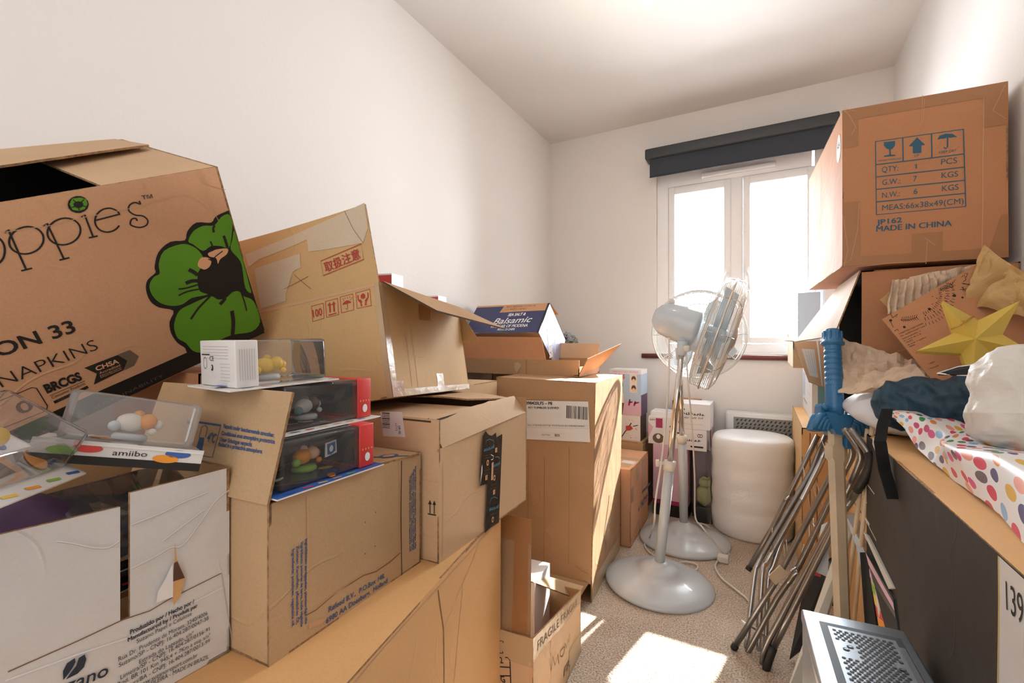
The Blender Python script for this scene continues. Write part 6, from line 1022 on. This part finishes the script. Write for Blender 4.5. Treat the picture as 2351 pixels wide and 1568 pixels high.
nt_ = lump('nylon_jacket', 'jacket_body', 'bundled dark teal nylon jacket on the dark printed carton', 'jacket', 'teal_cloth', ((0.251,1.5093,0.8831),(0.284,1.4989,0.8844),(0.3403,1.5014,0.8923),(0.3805,1.4665,0.897),(0.4157,1.4289,0.912),(0.4543,1.393,0.9224)), [(0.025, 0.03), (0.055, 0.055), (0.065, 0.062), (0.065, 0.056), (0.065, 0.06), (0.06, 0.055)], 0.034, 14, 2.0, stretch=(1.2, 0.6, 1.4))
mb = MB(); q = ((0.2553,1.386,0.8881),(0.2371,1.3303,0.859),(0.223,1.2768,0.8278),(0.2269,1.2561,0.7709),(0.2331,1.2081,0.7242))
sw_ = (0.0118,0.0065,0)
for i in range(4): mb.patch(Patch(*[Vector(q[i]) - Vector(sw_), Vector(q[i]) + Vector(sw_), Vector(q[i + 1]) + Vector(sw_), Vector(q[i + 1]) - Vector(sw_)]), 0.002, 'strap')
mb.build('strap', nt_, True)
lump('tissue_bag', 'bag_body', 'crumpled white plastic bag on the spotted wrapping paper at the right edge', 'bag', 'bag', ((0.4115,1.1409,0.8511),(0.4088,1.1395,0.8854),(0.4068,1.1384,0.9235),(0.4072,1.15,0.9605),(0.4033,1.1593,1.0024),(0.4013,1.1696,1.0437)), [(0.05, 0.05), (0.075, 0.07), (0.082, 0.075), (0.07, 0.065), (0.066, 0.06), (0.03, 0.03)], 0.024, 22, 4.0, stretch=(1, 1, 0.45))
bk = thing('black_sleeve', 'flat black folded sleeve with pale edges, sticking out from behind the white bag', 'sleeve', (0.3334,1.3263,0.9824))
mb = MB(); mb.patch(Patch(*((0.3309,1.3249,0.9795),(0.3901,1.2434,0.9831),(0.3988,1.271,1.0053),(0.3542,1.3378,0.9919))), 0.004, 'strap'); mb.tube(((0.3306,1.3236,0.9805),(0.3517,1.3021,0.9789),(0.3892,1.2406,0.9824)), 0.0016, 'white_ink', 6); mb.tube(((0.3306,1.3236,0.9805),(0.3635,1.3201,0.9959),(0.3988,1.271,1.0079)), 0.0014, 'white_ink', 6); mb.build('sleeve_body', bk, True)

# spotted wrapping paper: draped over the top edge of the dark carton
L1 = ((0.2662,1.392,0.8694),(0.2827,1.3668,0.8471),(0.2942,1.3309,0.8181),(0.2984,1.227,0.8055),(0.2973,1.1008,0.8032),(0.2911,0.9831,0.8073),(0.2885,0.8846,0.8075),(0.2758,0.7748,0.8019))
L2 = ((0.2729,1.4185,0.883),(0.3015,1.4001,0.8813),(0.3282,1.3805,0.869),(0.3291,1.2554,0.8566),(0.2971,1.1692,0.8606),(0.2901,1.0739,0.8626),(0.3063,0.9687,0.876),(0.3102,0.868,0.8722))
L3 = ((0.2854,1.4483,0.8843),(0.3407,1.4674,0.8857),(0.368,1.4482,0.8798),(0.3761,1.3042,0.8662),(0.3441,1.1723,0.8649),(0.3413,1.0794,0.8673),(0.3631,1.0229,0.871),(0.3769,0.9619,0.8765))
L4 = ((0.325,1.5501,0.866),(0.3787,1.5569,0.8691),(0.4191,1.5221,0.866),(0.4376,1.3838,0.8586),(0.418,1.2816,0.852),(0.4194,1.2138,0.8485),(0.4435,1.1586,0.8511),(0.4596,1.099,0.8555))
def interp(L, t):
    t *= len(L) - 1; i = min(int(t), len(L) - 2); f = t - i; f = f * f * (3 - 2 * f) * 0.5 + f * 0.5; return Vector(L[i]).lerp(Vector(L[i + 1]), f)
mb = MB(); nu, nv = 44, 18; mb.uv = []; vs = []
for j in range(nv + 1):
    for i in range(nu + 1):
        t = i / nu; p = [interp(L, t) for L in (L1, L2, L3, L4)]; s_ = j / nv * 3; k = min(int(s_), 2); f = s_ - k; q = p[k].lerp(p[k + 1], f)
        q += Vector((0, 0, 0.006)) * noise.noise(q * 12); vs.append(q); mb.uv.append((t * 0.85, j / nv * 0.30))
mb.add(vs, [(j * (nu + 1) + i, j * (nu + 1) + i + 1, (j + 1) * (nu + 1) + i + 1, (j + 1) * (nu + 1) + i) for j in range(nv) for i in range(nu)], 'spotted', None, True)
b0 = L1[3]; tag(mb.build('wrapping_paper', base=b0), 'white wrapping paper with coloured spots, spread over the dark printed carton', 'wrapping paper')

# ------------------------------------------------------------------ toy sword
sw = thing('toy_sword', 'wooden toy sword with a blue grip and winged guard, standing on its point', 'toy sword', (0.2112,1.381,0))
Gd, Pm, Tp_ = Vector((0.1831,1.6505,0.8291)), Vector((0.1833,1.7224,1.0865)), Vector((0.2098,1.3716,0.0229))
ax_ = (Pm - Gd).normalized(); side = Vector((0.8755,0.4833,0)); side = (side - ax_ * side.dot(ax_)).normalized(); nrm = ax_.cross(side); 
KS = 0.92; Ts = Matrix((side * KS, -nrm * KS, ax_ * KS)).transposed().to_4x4(); Ts.translation = Gd; gl = (Pm - Gd).length / KS
mb = MB(); mb.lathe([(0.023, 0.0), (0.026, 0.03), (0.0245, gl * 0.5), (0.024, gl - 0.058), (0.024, gl - 0.055)], 'blue_toy', 24, Ts)
for k in range(11): mb.lathe([(0.025, 0.02 + k * 0.0185), (0.0254, 0.026 + k * 0.0185), (0.025, 0.033 + k * 0.0185)], 'blue_toy', 20, Ts)
mb.build('grip', sw, True)
mb = MB(); mb.lathe([(0.024, gl - 0.058), (0.034, gl - 0.052), (0.034, gl - 0.046), (0.029, gl - 0.042), (0.021, gl - 0.002), (0.02, gl), (0.001, gl)], 'blue_toy', 28, Ts)
for k in range(8): a = k * math.pi / 4; mb.box((0.026 * math.cos(a), 0.026 * math.sin(a), gl - 0.022), (0.006, 0.006, 0.03), 'blue_toy', Ts, bev=0.002)
mb.build('pommel', sw, True)
mb = MB(); mb.add([(-0.045, -0.022, 0.006), (0.045, -0.022, 0.006), (0.018, -0.028, -0.06), (-0.018, -0.028, -0.06), (-0.045, 0.022, 0.006), (0.045, 0.022, 0.006), (0.018, 0.028, -0.06), (-0.018, 0.028, -0.06), (0.018, -0.024, -0.1), (0.034, -0.02, -0.1), (0.018, 0.024, -0.1), (0.034, 0.02, -0.1)], [(3, 2, 1, 0), (4, 5, 6, 7), (0, 1, 5, 4), (1, 2, 6, 5), (2, 3, 7, 6), (3, 0, 4, 7), (2, 8, 9, 1), (10, 6, 5, 11), (8, 10, 11, 9), (9, 11, 5, 1), (8, 2, 6, 10)], 'blue_toy', Ts)
for s_, kx in ((-1, 0.74), (1, 1.0)):   # ribbed wings that fan out and droop, with an upswept horn
    w_ = [(0.018, -0.014), (0.041, 0.010), (0.058, 0.031), (0.068, 0.033), (0.073, 0.024), (0.076, 0.0), (0.096, -0.024), (0.111, -0.055), (0.082, -0.058), (0.054, -0.055), (0.032, -0.042)]
    mb.prism([(s_ * kx * x, z) for x, z in (w_ if s_ > 0 else w_[::-1])], -0.016, 0.016, 'blue_toy', Ts @ Matrix(((1, 0, 0, 0), (0, 0, -1, 0), (0, 1, 0, 0), (0, 0, 0, 1))))
    for (xa, za), (xb, zb), (xc, zc) in (((0.03, -0.02), (0.045, -0.03), (0.046, -0.05)), ((0.034, -0.012), (0.056, -0.024), (0.066, -0.052)), ((0.038, -0.004), (0.066, -0.016), (0.085, -0.052)), ((0.044, 0.004), (0.076, -0.008), (0.104, -0.05)), ((0.048, 0.012), (0.058, 0.022), (0.066, 0.03))):
        mb.tube([(s_ * kx * xa, -0.012, za), (s_ * kx * xb, -0.017, zb), (s_ * kx * xc, -0.014, zc)], [0.008, 0.0105, 0.006], 'blue_toy', 10, Ts); mb.tube([(s_ * kx * xa, 0.012, za), (s_ * kx * xb, 0.017, zb), (s_ * kx * xc, 0.014, zc)], [0.008, 0.0105, 0.006], 'blue_toy', 10, Ts)
mb.add([(-0.006, -0.032, -0.03), (0.012, -0.03, -0.045), (0.008, -0.032, -0.072), (-0.01, -0.032, -0.058), (0.001, -0.024, -0.05)], [(3, 2, 1, 0), (0, 1, 4), (1, 2, 4), (2, 3, 4), (3, 0, 4)], 'gold', Ts)
mb.build('guard', sw, True)
bl_ = (Gd - Tp_).length / KS; mb = MB()
def sect(w, z, t): return [(-w, 0.0, z), (-w * 0.55, -t, z), (-0.004, -t * 0.6, z), (0.004, -t * 0.6, z), (w * 0.5, -t, z), (w, 0.0, z), (w * 0.5, t, z), (-w * 0.5, t, z)]
zs = [(-0.02, 0.024), (-0.09, 0.025), (-0.10, 0.036), (-0.135, 0.037), (-0.145, 0.027), (-bl_ * 0.8, 0.023), (-bl_ * 0.93, 0.02), (-bl_, 0.002)]; vs = []
for z, w in zs: vs += sect(w, z, 0.011)
mb.add(vs, [(i * 8 + k, (i + 1) * 8 + k, (i + 1) * 8 + (k + 1) % 8, i * 8 + (k + 1) % 8) for i in range(len(zs) - 1) for k in range(8) if k not in (3, 4)], 'wood', Ts); mb.add(vs, [(i * 8 + k, (i + 1) * 8 + k, (i + 1) * 8 + (k + 1) % 8, i * 8 + (k + 1) % 8) for i in range(len(zs) - 1) for k in (3, 4)], 'wood_silver', Ts)
mb.build('blade', sw, True)

# ------------------------------------------------------------------ folded drying racks
def rack(label, tubes, wires, feet, clips, base):
    t = thing('drying_rack', label, 'drying rack', base, 'folded drying racks')
    for p, r, m in tubes: MB().tube(p, r, m, 10).build('frame_tube', t, True)
    for p in wires: MB().tube(p, 0.0021, 'wire', 6).build('drying_wire', t, True)
    for p in feet: MB().tube(p, 0.0115, 'rubber', 10).build('end_cap', t, True)
    for p in clips: MB().tube(p, 0.004, 'steel', 8).build('joint_pin', t, True)
    return t
T_ = 0.0092
rk = rack('nearer folded metal drying rack leaning to the right behind the toy sword', [
    (((-0.0899,1.7323,0.007),(0.029,1.7522,0.2451),(0.18,1.7556,0.6136),(0.2085,1.7485,0.6877)), T_, 'gun'),
    (((-0.0532,1.7411,-0.007),(-0.0521,1.7415,-0.0062),(-0.0496,1.742,-0.0026),(-0.0401,1.7426,0.0185),(-0.0187,1.7434,0.0701),(0.0097,1.7443,0.1393),(0.0363,1.7449,0.2015),(0.0569,1.7456,0.2419),(0.0757,1.7461,0.2754),(0.0973,1.7443,0.3227),(0.1261,1.7394,0.4006),(0.1577,1.7323,0.4924),(0.1834,1.7232,0.5686),(0.199,1.7109,0.6166),(0.2086,1.6966,0.649),(0.2157,1.684,0.6742),(0.2211,1.6746,0.6929),(0.2238,1.6671,0.7043),(0.2253,1.6607,0.7144),(0.2258,1.6553,0.7246),(0.225,1.651,0.7334),(0.2225,1.6477,0.7423),(0.2175,1.6454,0.7518),(0.2108,1.644,0.7613),(0.2043,1.6434,0.7705),(0.1981,1.6438,0.78),(0.192,1.6449,0.7891),(0.1878,1.6457,0.7954)), T_, 'gun'),
    (((-0.0064,1.6984,-0.0058),(-0.0059,1.6957,0.0093),(-0.003,1.6918,0.0358),(0.0158,1.6878,0.0966),(0.065,1.6854,0.2218),(0.13,1.6828,0.3814),(0.1805,1.6759,0.5085),(0.2022,1.6626,0.5712),(0.2094,1.645,0.6013),(0.2145,1.6262,0.6276),(0.2212,1.6054,0.6601),(0.2258,1.5834,0.6886),(0.2289,1.5656,0.7116),(0.2308,1.5544,0.7265),(0.2311,1.5473,0.7358),(0.2294,1.543,0.7453),(0.2248,1.5413,0.7574),(0.2181,1.5423,0.7696),(0.2114,1.5445,0.781),(0.2048,1.5485,0.7916),(0.1982,1.5538,0.8014),(0.1936,1.5576,0.8081)), T_, 'gun'),
    (((0.0254,1.6817,0.0697),(0.0694,1.6766,0.1897),(0.1303,1.6688,0.3561),(0.1785,1.6577,0.4884),(0.2003,1.644,0.548),(0.2094,1.6269,0.5735),(0.2166,1.6045,0.5993),(0.2261,1.5712,0.6402),(0.2337,1.5325,0.6816),(0.239,1.5026,0.714),(0.2416,1.488,0.7316),(0.2417,1.4821,0.7402),(0.2399,1.4803,0.7488),(0.2358,1.4818,0.7602),(0.2296,1.4873,0.7715),(0.223,1.4938,0.7826),(0.2155,1.5015,0.7945),(0.2075,1.5102,0.8063),(0.2019,1.5164,0.8145)), T_, 'gun'),
    ], (((0.2193,1.6631,0.7594),(0.2763,1.6374,0.5969)),((0.204,1.6661,0.6148),(0.2475,1.6444,0.5522)),((0.1287,1.7844,0.4843),(0.1354,1.811,0.1293)),((0.1402,1.7794,0.4739),(0.1499,1.7961,0.1843)),((0.1129,1.7643,0.3887),(0.0572,1.7792,0.0795)),((0.093,1.7533,0.332),(0.0394,1.7694,0.0504))),
    (((0.0253,1.676,0.0758),(0.0221,1.6757,0.0649),(0.0176,1.6753,0.0492),(0.0132,1.675,0.0336),(0.0091,1.6748,0.0178),(0.0051,1.6747,0.0021),(0.0023,1.6747,-0.009)),((0.2336,1.4803,0.7638),(0.2355,1.4791,0.7607),(0.238,1.4778,0.756),(0.2397,1.4791,0.7491),(0.2404,1.4829,0.7405),(0.2403,1.4892,0.7298),(0.2386,1.5001,0.7146),(0.2341,1.5202,0.6898),(0.228,1.5449,0.6605),(0.2236,1.5627,0.6396)),((-0.0926,1.7319,0.0019),(-0.0859,1.7322,0.0158))),
    (((0.0734,1.7196,0.3136),(0.0778,1.7204,0.3174),(0.084,1.7215,0.3225),(0.089,1.7225,0.3245),(0.0914,1.7236,0.3205),(0.0925,1.7247,0.3135),(0.0939,1.7252,0.3077),(0.0969,1.7252,0.3046),(0.1001,1.7246,0.3026),(0.1009,1.7234,0.3019),(0.0979,1.7209,0.3045),(0.0924,1.7177,0.3083),(0.0863,1.7153,0.3075),(0.0788,1.7146,0.2973),(0.0706,1.7147,0.2824),(0.0648,1.7149,0.2716)),((0.1331,1.7183,0.474),(0.1393,1.7103,0.4726))), (-0.0189,1.7006,0))
MB().box((0, 0, 0), (0.055, 0.003, 0.038), 'wood', Matrix.Translation((0.0386,1.7347,0.2843)) @ Matrix.Rotation(0.5, 4, 'Z') @ Matrix.Rotation(-0.75, 4, 'Y')).build('paper_tag', rk, True)
rack('farther folded metal drying rack leaning against the tall tan carton', [
    (((-0.0542,2.0261,0.1551),(0.031,2.0503,0.3312),(0.1304,2.0824,0.5706),(0.1793,2.0979,0.69)), T_, 'gun'),
    (((-0.0142,1.9111,0.2484),(-0.0044,1.928,0.2646),(0.1561,2.0509,0.5651),(0.2044,2.1003,0.6921)), T_, 'gun'),
    (((-0.0552,1.7629,-0.0041),(-0.0507,1.786,0.0364),(-0.0443,1.8196,0.0955),(-0.0375,1.8538,0.1557),(-0.032,1.8785,0.1994),(-0.0286,1.8894,0.2201),(-0.0261,1.8924,0.2276),(-0.0239,1.8928,0.2297),(-0.0211,1.8959,0.2341),(-0.0169,1.9037,0.2427),(-0.0121,1.913,0.2515),(-0.0075,1.9219,0.2592),(-0.0044,1.928,0.2646)), 0.0085, 'steel'),
    (((0.0234,1.9148,0.2793),(0.0346,1.9267,0.3009),(0.1713,2.0364,0.5643),(0.2123,2.0704,0.6657)), T_, 'gun'),
    (((-0.0183,1.7604,-0.0217),(-0.0163,1.7818,0.0251),(-0.0135,1.813,0.0934),(-0.0103,1.8451,0.1628),(-0.007,1.8694,0.2128),(-0.0041,1.8826,0.235),(-0.0012,1.8898,0.2411),(0.0022,1.8943,0.2417),(0.0067,1.8999,0.2469),(0.0134,1.9074,0.2602),(0.0215,1.9152,0.276),(0.0293,1.9219,0.2907),(0.0346,1.9267,0.3009)), 0.0085, 'steel'),
    (((0.0024,1.7947,-0.0086),(0.0041,1.8139,0.0311),(0.0064,1.8418,0.089),(0.0091,1.8704,0.1483),(0.0122,1.8914,0.192),(0.015,1.9012,0.212),(0.0179,1.9046,0.2185),(0.0217,1.9064,0.2223),(0.0275,1.9113,0.2342),(0.0337,1.9196,0.2535),(0.0404,1.9291,0.2754),(0.0509,1.9411,0.3056),(0.0685,1.9568,0.3492),(0.0991,1.98,0.4187),(0.1395,2.0088,0.5076),(0.1785,2.0363,0.593),(0.2053,2.0552,0.6517)), T_, 'steel'),
    ], (((0.1297,2.0705,0.57),(0.1515,2.0254,0.4089)),((0.1413,2.077,0.5633),(0.1628,2.0317,0.4412)),((0.1492,2.0699,0.5595),(0.1703,2.0244,0.4609)),((0.1637,2.0779,0.5529),(0.1889,2.0233,0.4484)),((0.0278,2.0372,0.3285),(0.0124,1.9258,0.1524)),((0.0352,2.0412,0.3285),(0.0207,1.919,0.1577)),((0.0453,2.0354,0.3292),(0.039,1.9405,0.2164)),((0.0611,2.0327,0.3233),(0.0671,1.956,0.2404)),((0.0698,2.0375,0.32),(0.0769,1.9614,0.2436)),((-0.01,1.9135,0.2564),(-0.0255,1.8135,0.0504)),((0.1888,2.0803,0.6776),(0.2124,2.0591,0.6112)),((0.2006,2.0754,0.6716),(0.2182,2.0509,0.6219))),
    (((-0.0572,2.0245,0.15),(-0.0497,2.0286,0.1637)),), (((-0.0735,1.787,0.0732),(-0.0267,1.8014,0.0491),(0.0129,1.8005,0.0243)),((0.0655,2.0351,0.44),(0.0825,2.0331,0.4601),(0.0912,2.0379,0.4402))), (-0.0192,1.724,0))

# ------------------------------------------------------------------ boards and sticks beside the dark carton
for lab, a, b in (('thin wooden dowel leaning on the dark printed carton, left one of the pair', (0.2264,1.6099,0.5164), (0.2449,1.5516,0.8126)), ('thin wooden dowel leaning on the dark printed carton, right one of the pair', (0.2371,1.5815,0.5106), (0.2511,1.5264,0.829))):
    a, b = Vector(a), Vector(b); b2 = a - (b - a) / (b - a).z * a.z
    t = MB().tube([b2, b], 0.0055, 'wood', 10).build('wooden_dowel', base=tuple(b2)); tag(t, lab, 'dowel', 'wooden dowels')
def board(name, label, cat, q, m, t=0.012, fn=None, back=None, parts=None):
    P = Patch(*q, amp=0.0); th = thing(name, label, cat, tuple((Vector(q[0]) + Vector(q[1])) / 2)); mb = MB(); mb.patch(P, t, m, back or m, m)
    if fn: fn(mb, P)
    mb.build('board_sheet', th, True); return th
board('display_board', 'pale grey panel leaning left beside the toy sword blade', 'panel', ((0.0337,1.4693,0.0146),(0.0787,1.4827,0.0228),(0.2311,1.6582,0.5191),(0.2185,1.6969,0.523)), 'grey_board', 0.015)
def pr(mb, P):
    r = random.Random(2); mb.d_rect(P, P.W * 0.1, 0.02, P.W * 0.8, P.H * 0.98, 'red_carton', 0.001); W, H = P.W, P.H
    for i in range(14): y = 0.02 + (H - 0.06) * i / 14; mb.d_poly(P, [(W * (0.15 + 0.3 * r.random()), y), (W * 0.6, y + 0.006), (W * (0.6 + 0.2 * r.random()), y + 0.018), (W * 0.3, y + 0.014)], r.choice(('black', 'black', 'white_ink', 'brown', 'red_print', 'pale_grey')), 0.0016)
    mb.d_rect(P, W * 0.82, 0.0, W, H * 0.8, 'ink_grey', 0.0012)
board('game_case', 'red and black printed game case leaning under the drying rack tubes', 'game case', ((0.0711,1.7526,0.0057),(0.1092,1.7622,0.0482),(0.1667,1.7369,0.3081),(0.1287,1.7844,0.3343)), 'dark_plastic', 0.01, pr)
board('foil_folder', 'crumpled pale silver folder behind the drying rack and the sword blade', 'folder', ((0.1322,1.7064,0.3336),(0.1691,1.6925,0.3287),(0.1784,1.6977,0.502),(0.156,1.7196,0.4766)), 'lightgrey', 0.006)
bs = thing('black_case', 'narrow black case standing behind the foot of the toy sword', 'case', (0.1912,1.6476,0.258))
mb = MB(); mb.tube(((0.1779,1.6517,0.4011),(0.1796,1.6526,0.3969),(0.1821,1.654,0.391),(0.1848,1.6555,0.3836),(0.187,1.6567,0.3752),(0.1886,1.6576,0.3651),(0.1901,1.6584,0.3535),(0.1911,1.659,0.3414),(0.1915,1.6592,0.3298),(0.1913,1.6591,0.3185),(0.1906,1.6587,0.3071),(0.1892,1.6579,0.2967),(0.187,1.6567,0.2884),(0.1832,1.6546,0.2829),(0.1782,1.6518,0.2793),(0.1733,1.6491,0.2771),(0.1699,1.6473,0.2754)), 0.012, 'rubber', 8); mb.patch(Patch(*((0.182,1.6311,0.1618),(0.2145,1.6262,0.175),(0.2185,1.6969,0.3324),(0.1983,1.7086,0.3487))), 0.02, 'rubber'); mb.build('case_body', bs, True)
ch = thing('grey_hoop', 'curved light grey plastic band arching over the black slab', 'plastic band', (0.224,1.5857,0.4819))
L = ((0.205,1.6324,0.5484),(0.2205,1.6181,0.5185),(0.2347,1.5916,0.4905),(0.2425,1.5731,0.4692)); L2_ = ((0.2105,1.6354,0.5294),(0.2183,1.6169,0.4998),(0.225,1.5863,0.4758),(0.231,1.5667,0.4308)); mb = MB()
for i in range(3): mb.patch(Patch(L2_[i], L2_[i + 1], L[i + 1], L[i]), 0.03, 'lightgrey')
mb.build('band', ch, True)
board('black_slab', 'flat black slab standing on edge to the right of the sword blade', 'slab', ((0.233,1.4993,0.266),(0.2367,1.3643,0.329),(0.235,1.5004,0.4969),(0.2299,1.5662,0.4692)), 'strap', 0.02)
board('comic_book', 'bright coloured comic book leaning beside the black slab', 'book', ((0.2341,1.34,0.3777),(0.2392,1.2743,0.4062),(0.2359,1.3981,0.4728),(0.237,1.5015,0.4717)), 'label', 0.008, lambda mb, P: [mb.d_quad(P, [(0.002, y), (P.W - 0.002, y), (P.W - 0.004, y + 0.026), (0.004, y + 0.026)], m, 0.001) for y, m in ((0.004, 'orange'), (0.032, 'red_print'), (0.06, 'yellow'), (0.09, 'lime'), (0.125, 'pink'))])
board('pink_magazine', 'pink and silver wrapped magazine leaning on the dark printed carton', 'magazine', ((0.2375,1.2734,0.3919),(0.2385,1.1825,0.4402),(0.2376,1.2277,0.5097),(0.233,1.4993,0.5003)), 'groove', 0.008, lambda mb, P: (mb.d_quad(P, [(0.0, P.H * 0.62), (P.W, P.H * 0.55), (P.W, P.H * 0.99), (0, P.H * 0.99)], 'silver_bag', 0.001), mb.d_quad(P, [(0.0, P.H * 0.82), (P.W, P.H * 0.72), (P.W, P.H * 0.9), (0, P.H * 0.99)], 'pink', 0.0016)))
board('folded_card', 'folded brown card sheet leaning against the dark printed carton', 'card', ((0.2375,1.2734,0.509),(0.2381,1.2337,0.5298),(0.235,1.5004,0.5426),(0.2308,1.5209,0.5411)), 'grey_board', 0.006)

# ------------------------------------------------------------------ computer case in the foreground
pc = thing('computer_case', 'silver computer case with a perforated top panel at the bottom edge', 'computer case', (0.155, 0.80, 0.0))
W_, D_, H_ = 0.152, 0.50, 0.54; Tp = pose(0.152, 0.785, 0, 3)
MB().box((0, 0, H_ / 2 - 0.008), (W_, D_, H_ - 0.016), 'silver', Tp, bev=0.003).build('case_shell', pc, True)
mb = MB(); mb.box((0, 0, H_ - 0.011), (W_ + 0.004, D_ + 0.004, 0.022), 'silver', Tp, bev=0.004); c4 = [Tp @ Vector(p) for p in ((-W_ / 2, -D_ / 2, H_), (W_ / 2, -D_ / 2, H_), (W_ / 2, D_ / 2, H_), (-W_ / 2, D_ / 2, H_))]; P = Patch(*c4)
mb.d_rect(P, 0.022, 0.03, W_ - 0.012, D_ - 0.03, 'groove', 0.0006); mb.d_rect(P, 0.034, 0.04, W_ - 0.022, D_ - 0.042, 'silver', 0.0012); mb.d_rect(P, W_ - 0.022, 0.05, W_ - 0.014, D_ - 0.06, 'steel', 0.0014)
mb.build('top_panel', pc, True)
mb = MB()
for j in range(64):
    y = D_ - 0.052 - j * 0.0066
    for i in range(10):
        x = 0.042 + i * 0.0088 + (0.0044 if j % 2 else 0)
        if x > W_ - 0.03: continue
        if i < 3 and (j % 22) in range(5, 12) or (i > 7 and 8 < j % 26 < 12): continue
        mb.d_faces(P, [(x + 0.0033 * math.cos(a), y + 0.0028 * math.sin(a)) for a in [k * math.pi / 3 for k in range(6)]], [(0, 1, 2, 3, 4, 5)], 'black', 0.0018)
for x, y in ((0.05, D_ - 0.105), (0.057, D_ - 0.095), (0.05, D_ - 0.25), (0.057, D_ - 0.262), (0.118, D_ - 0.125)): mb.d_ell(P, x, y, 0.005, 0.004, 'groove', 0.002, n=14); mb.d_ell(P, x, y, 0.003, 0.0024, 'steel', 0.0024, n=10)
mb.build('vent_holes', pc, True)
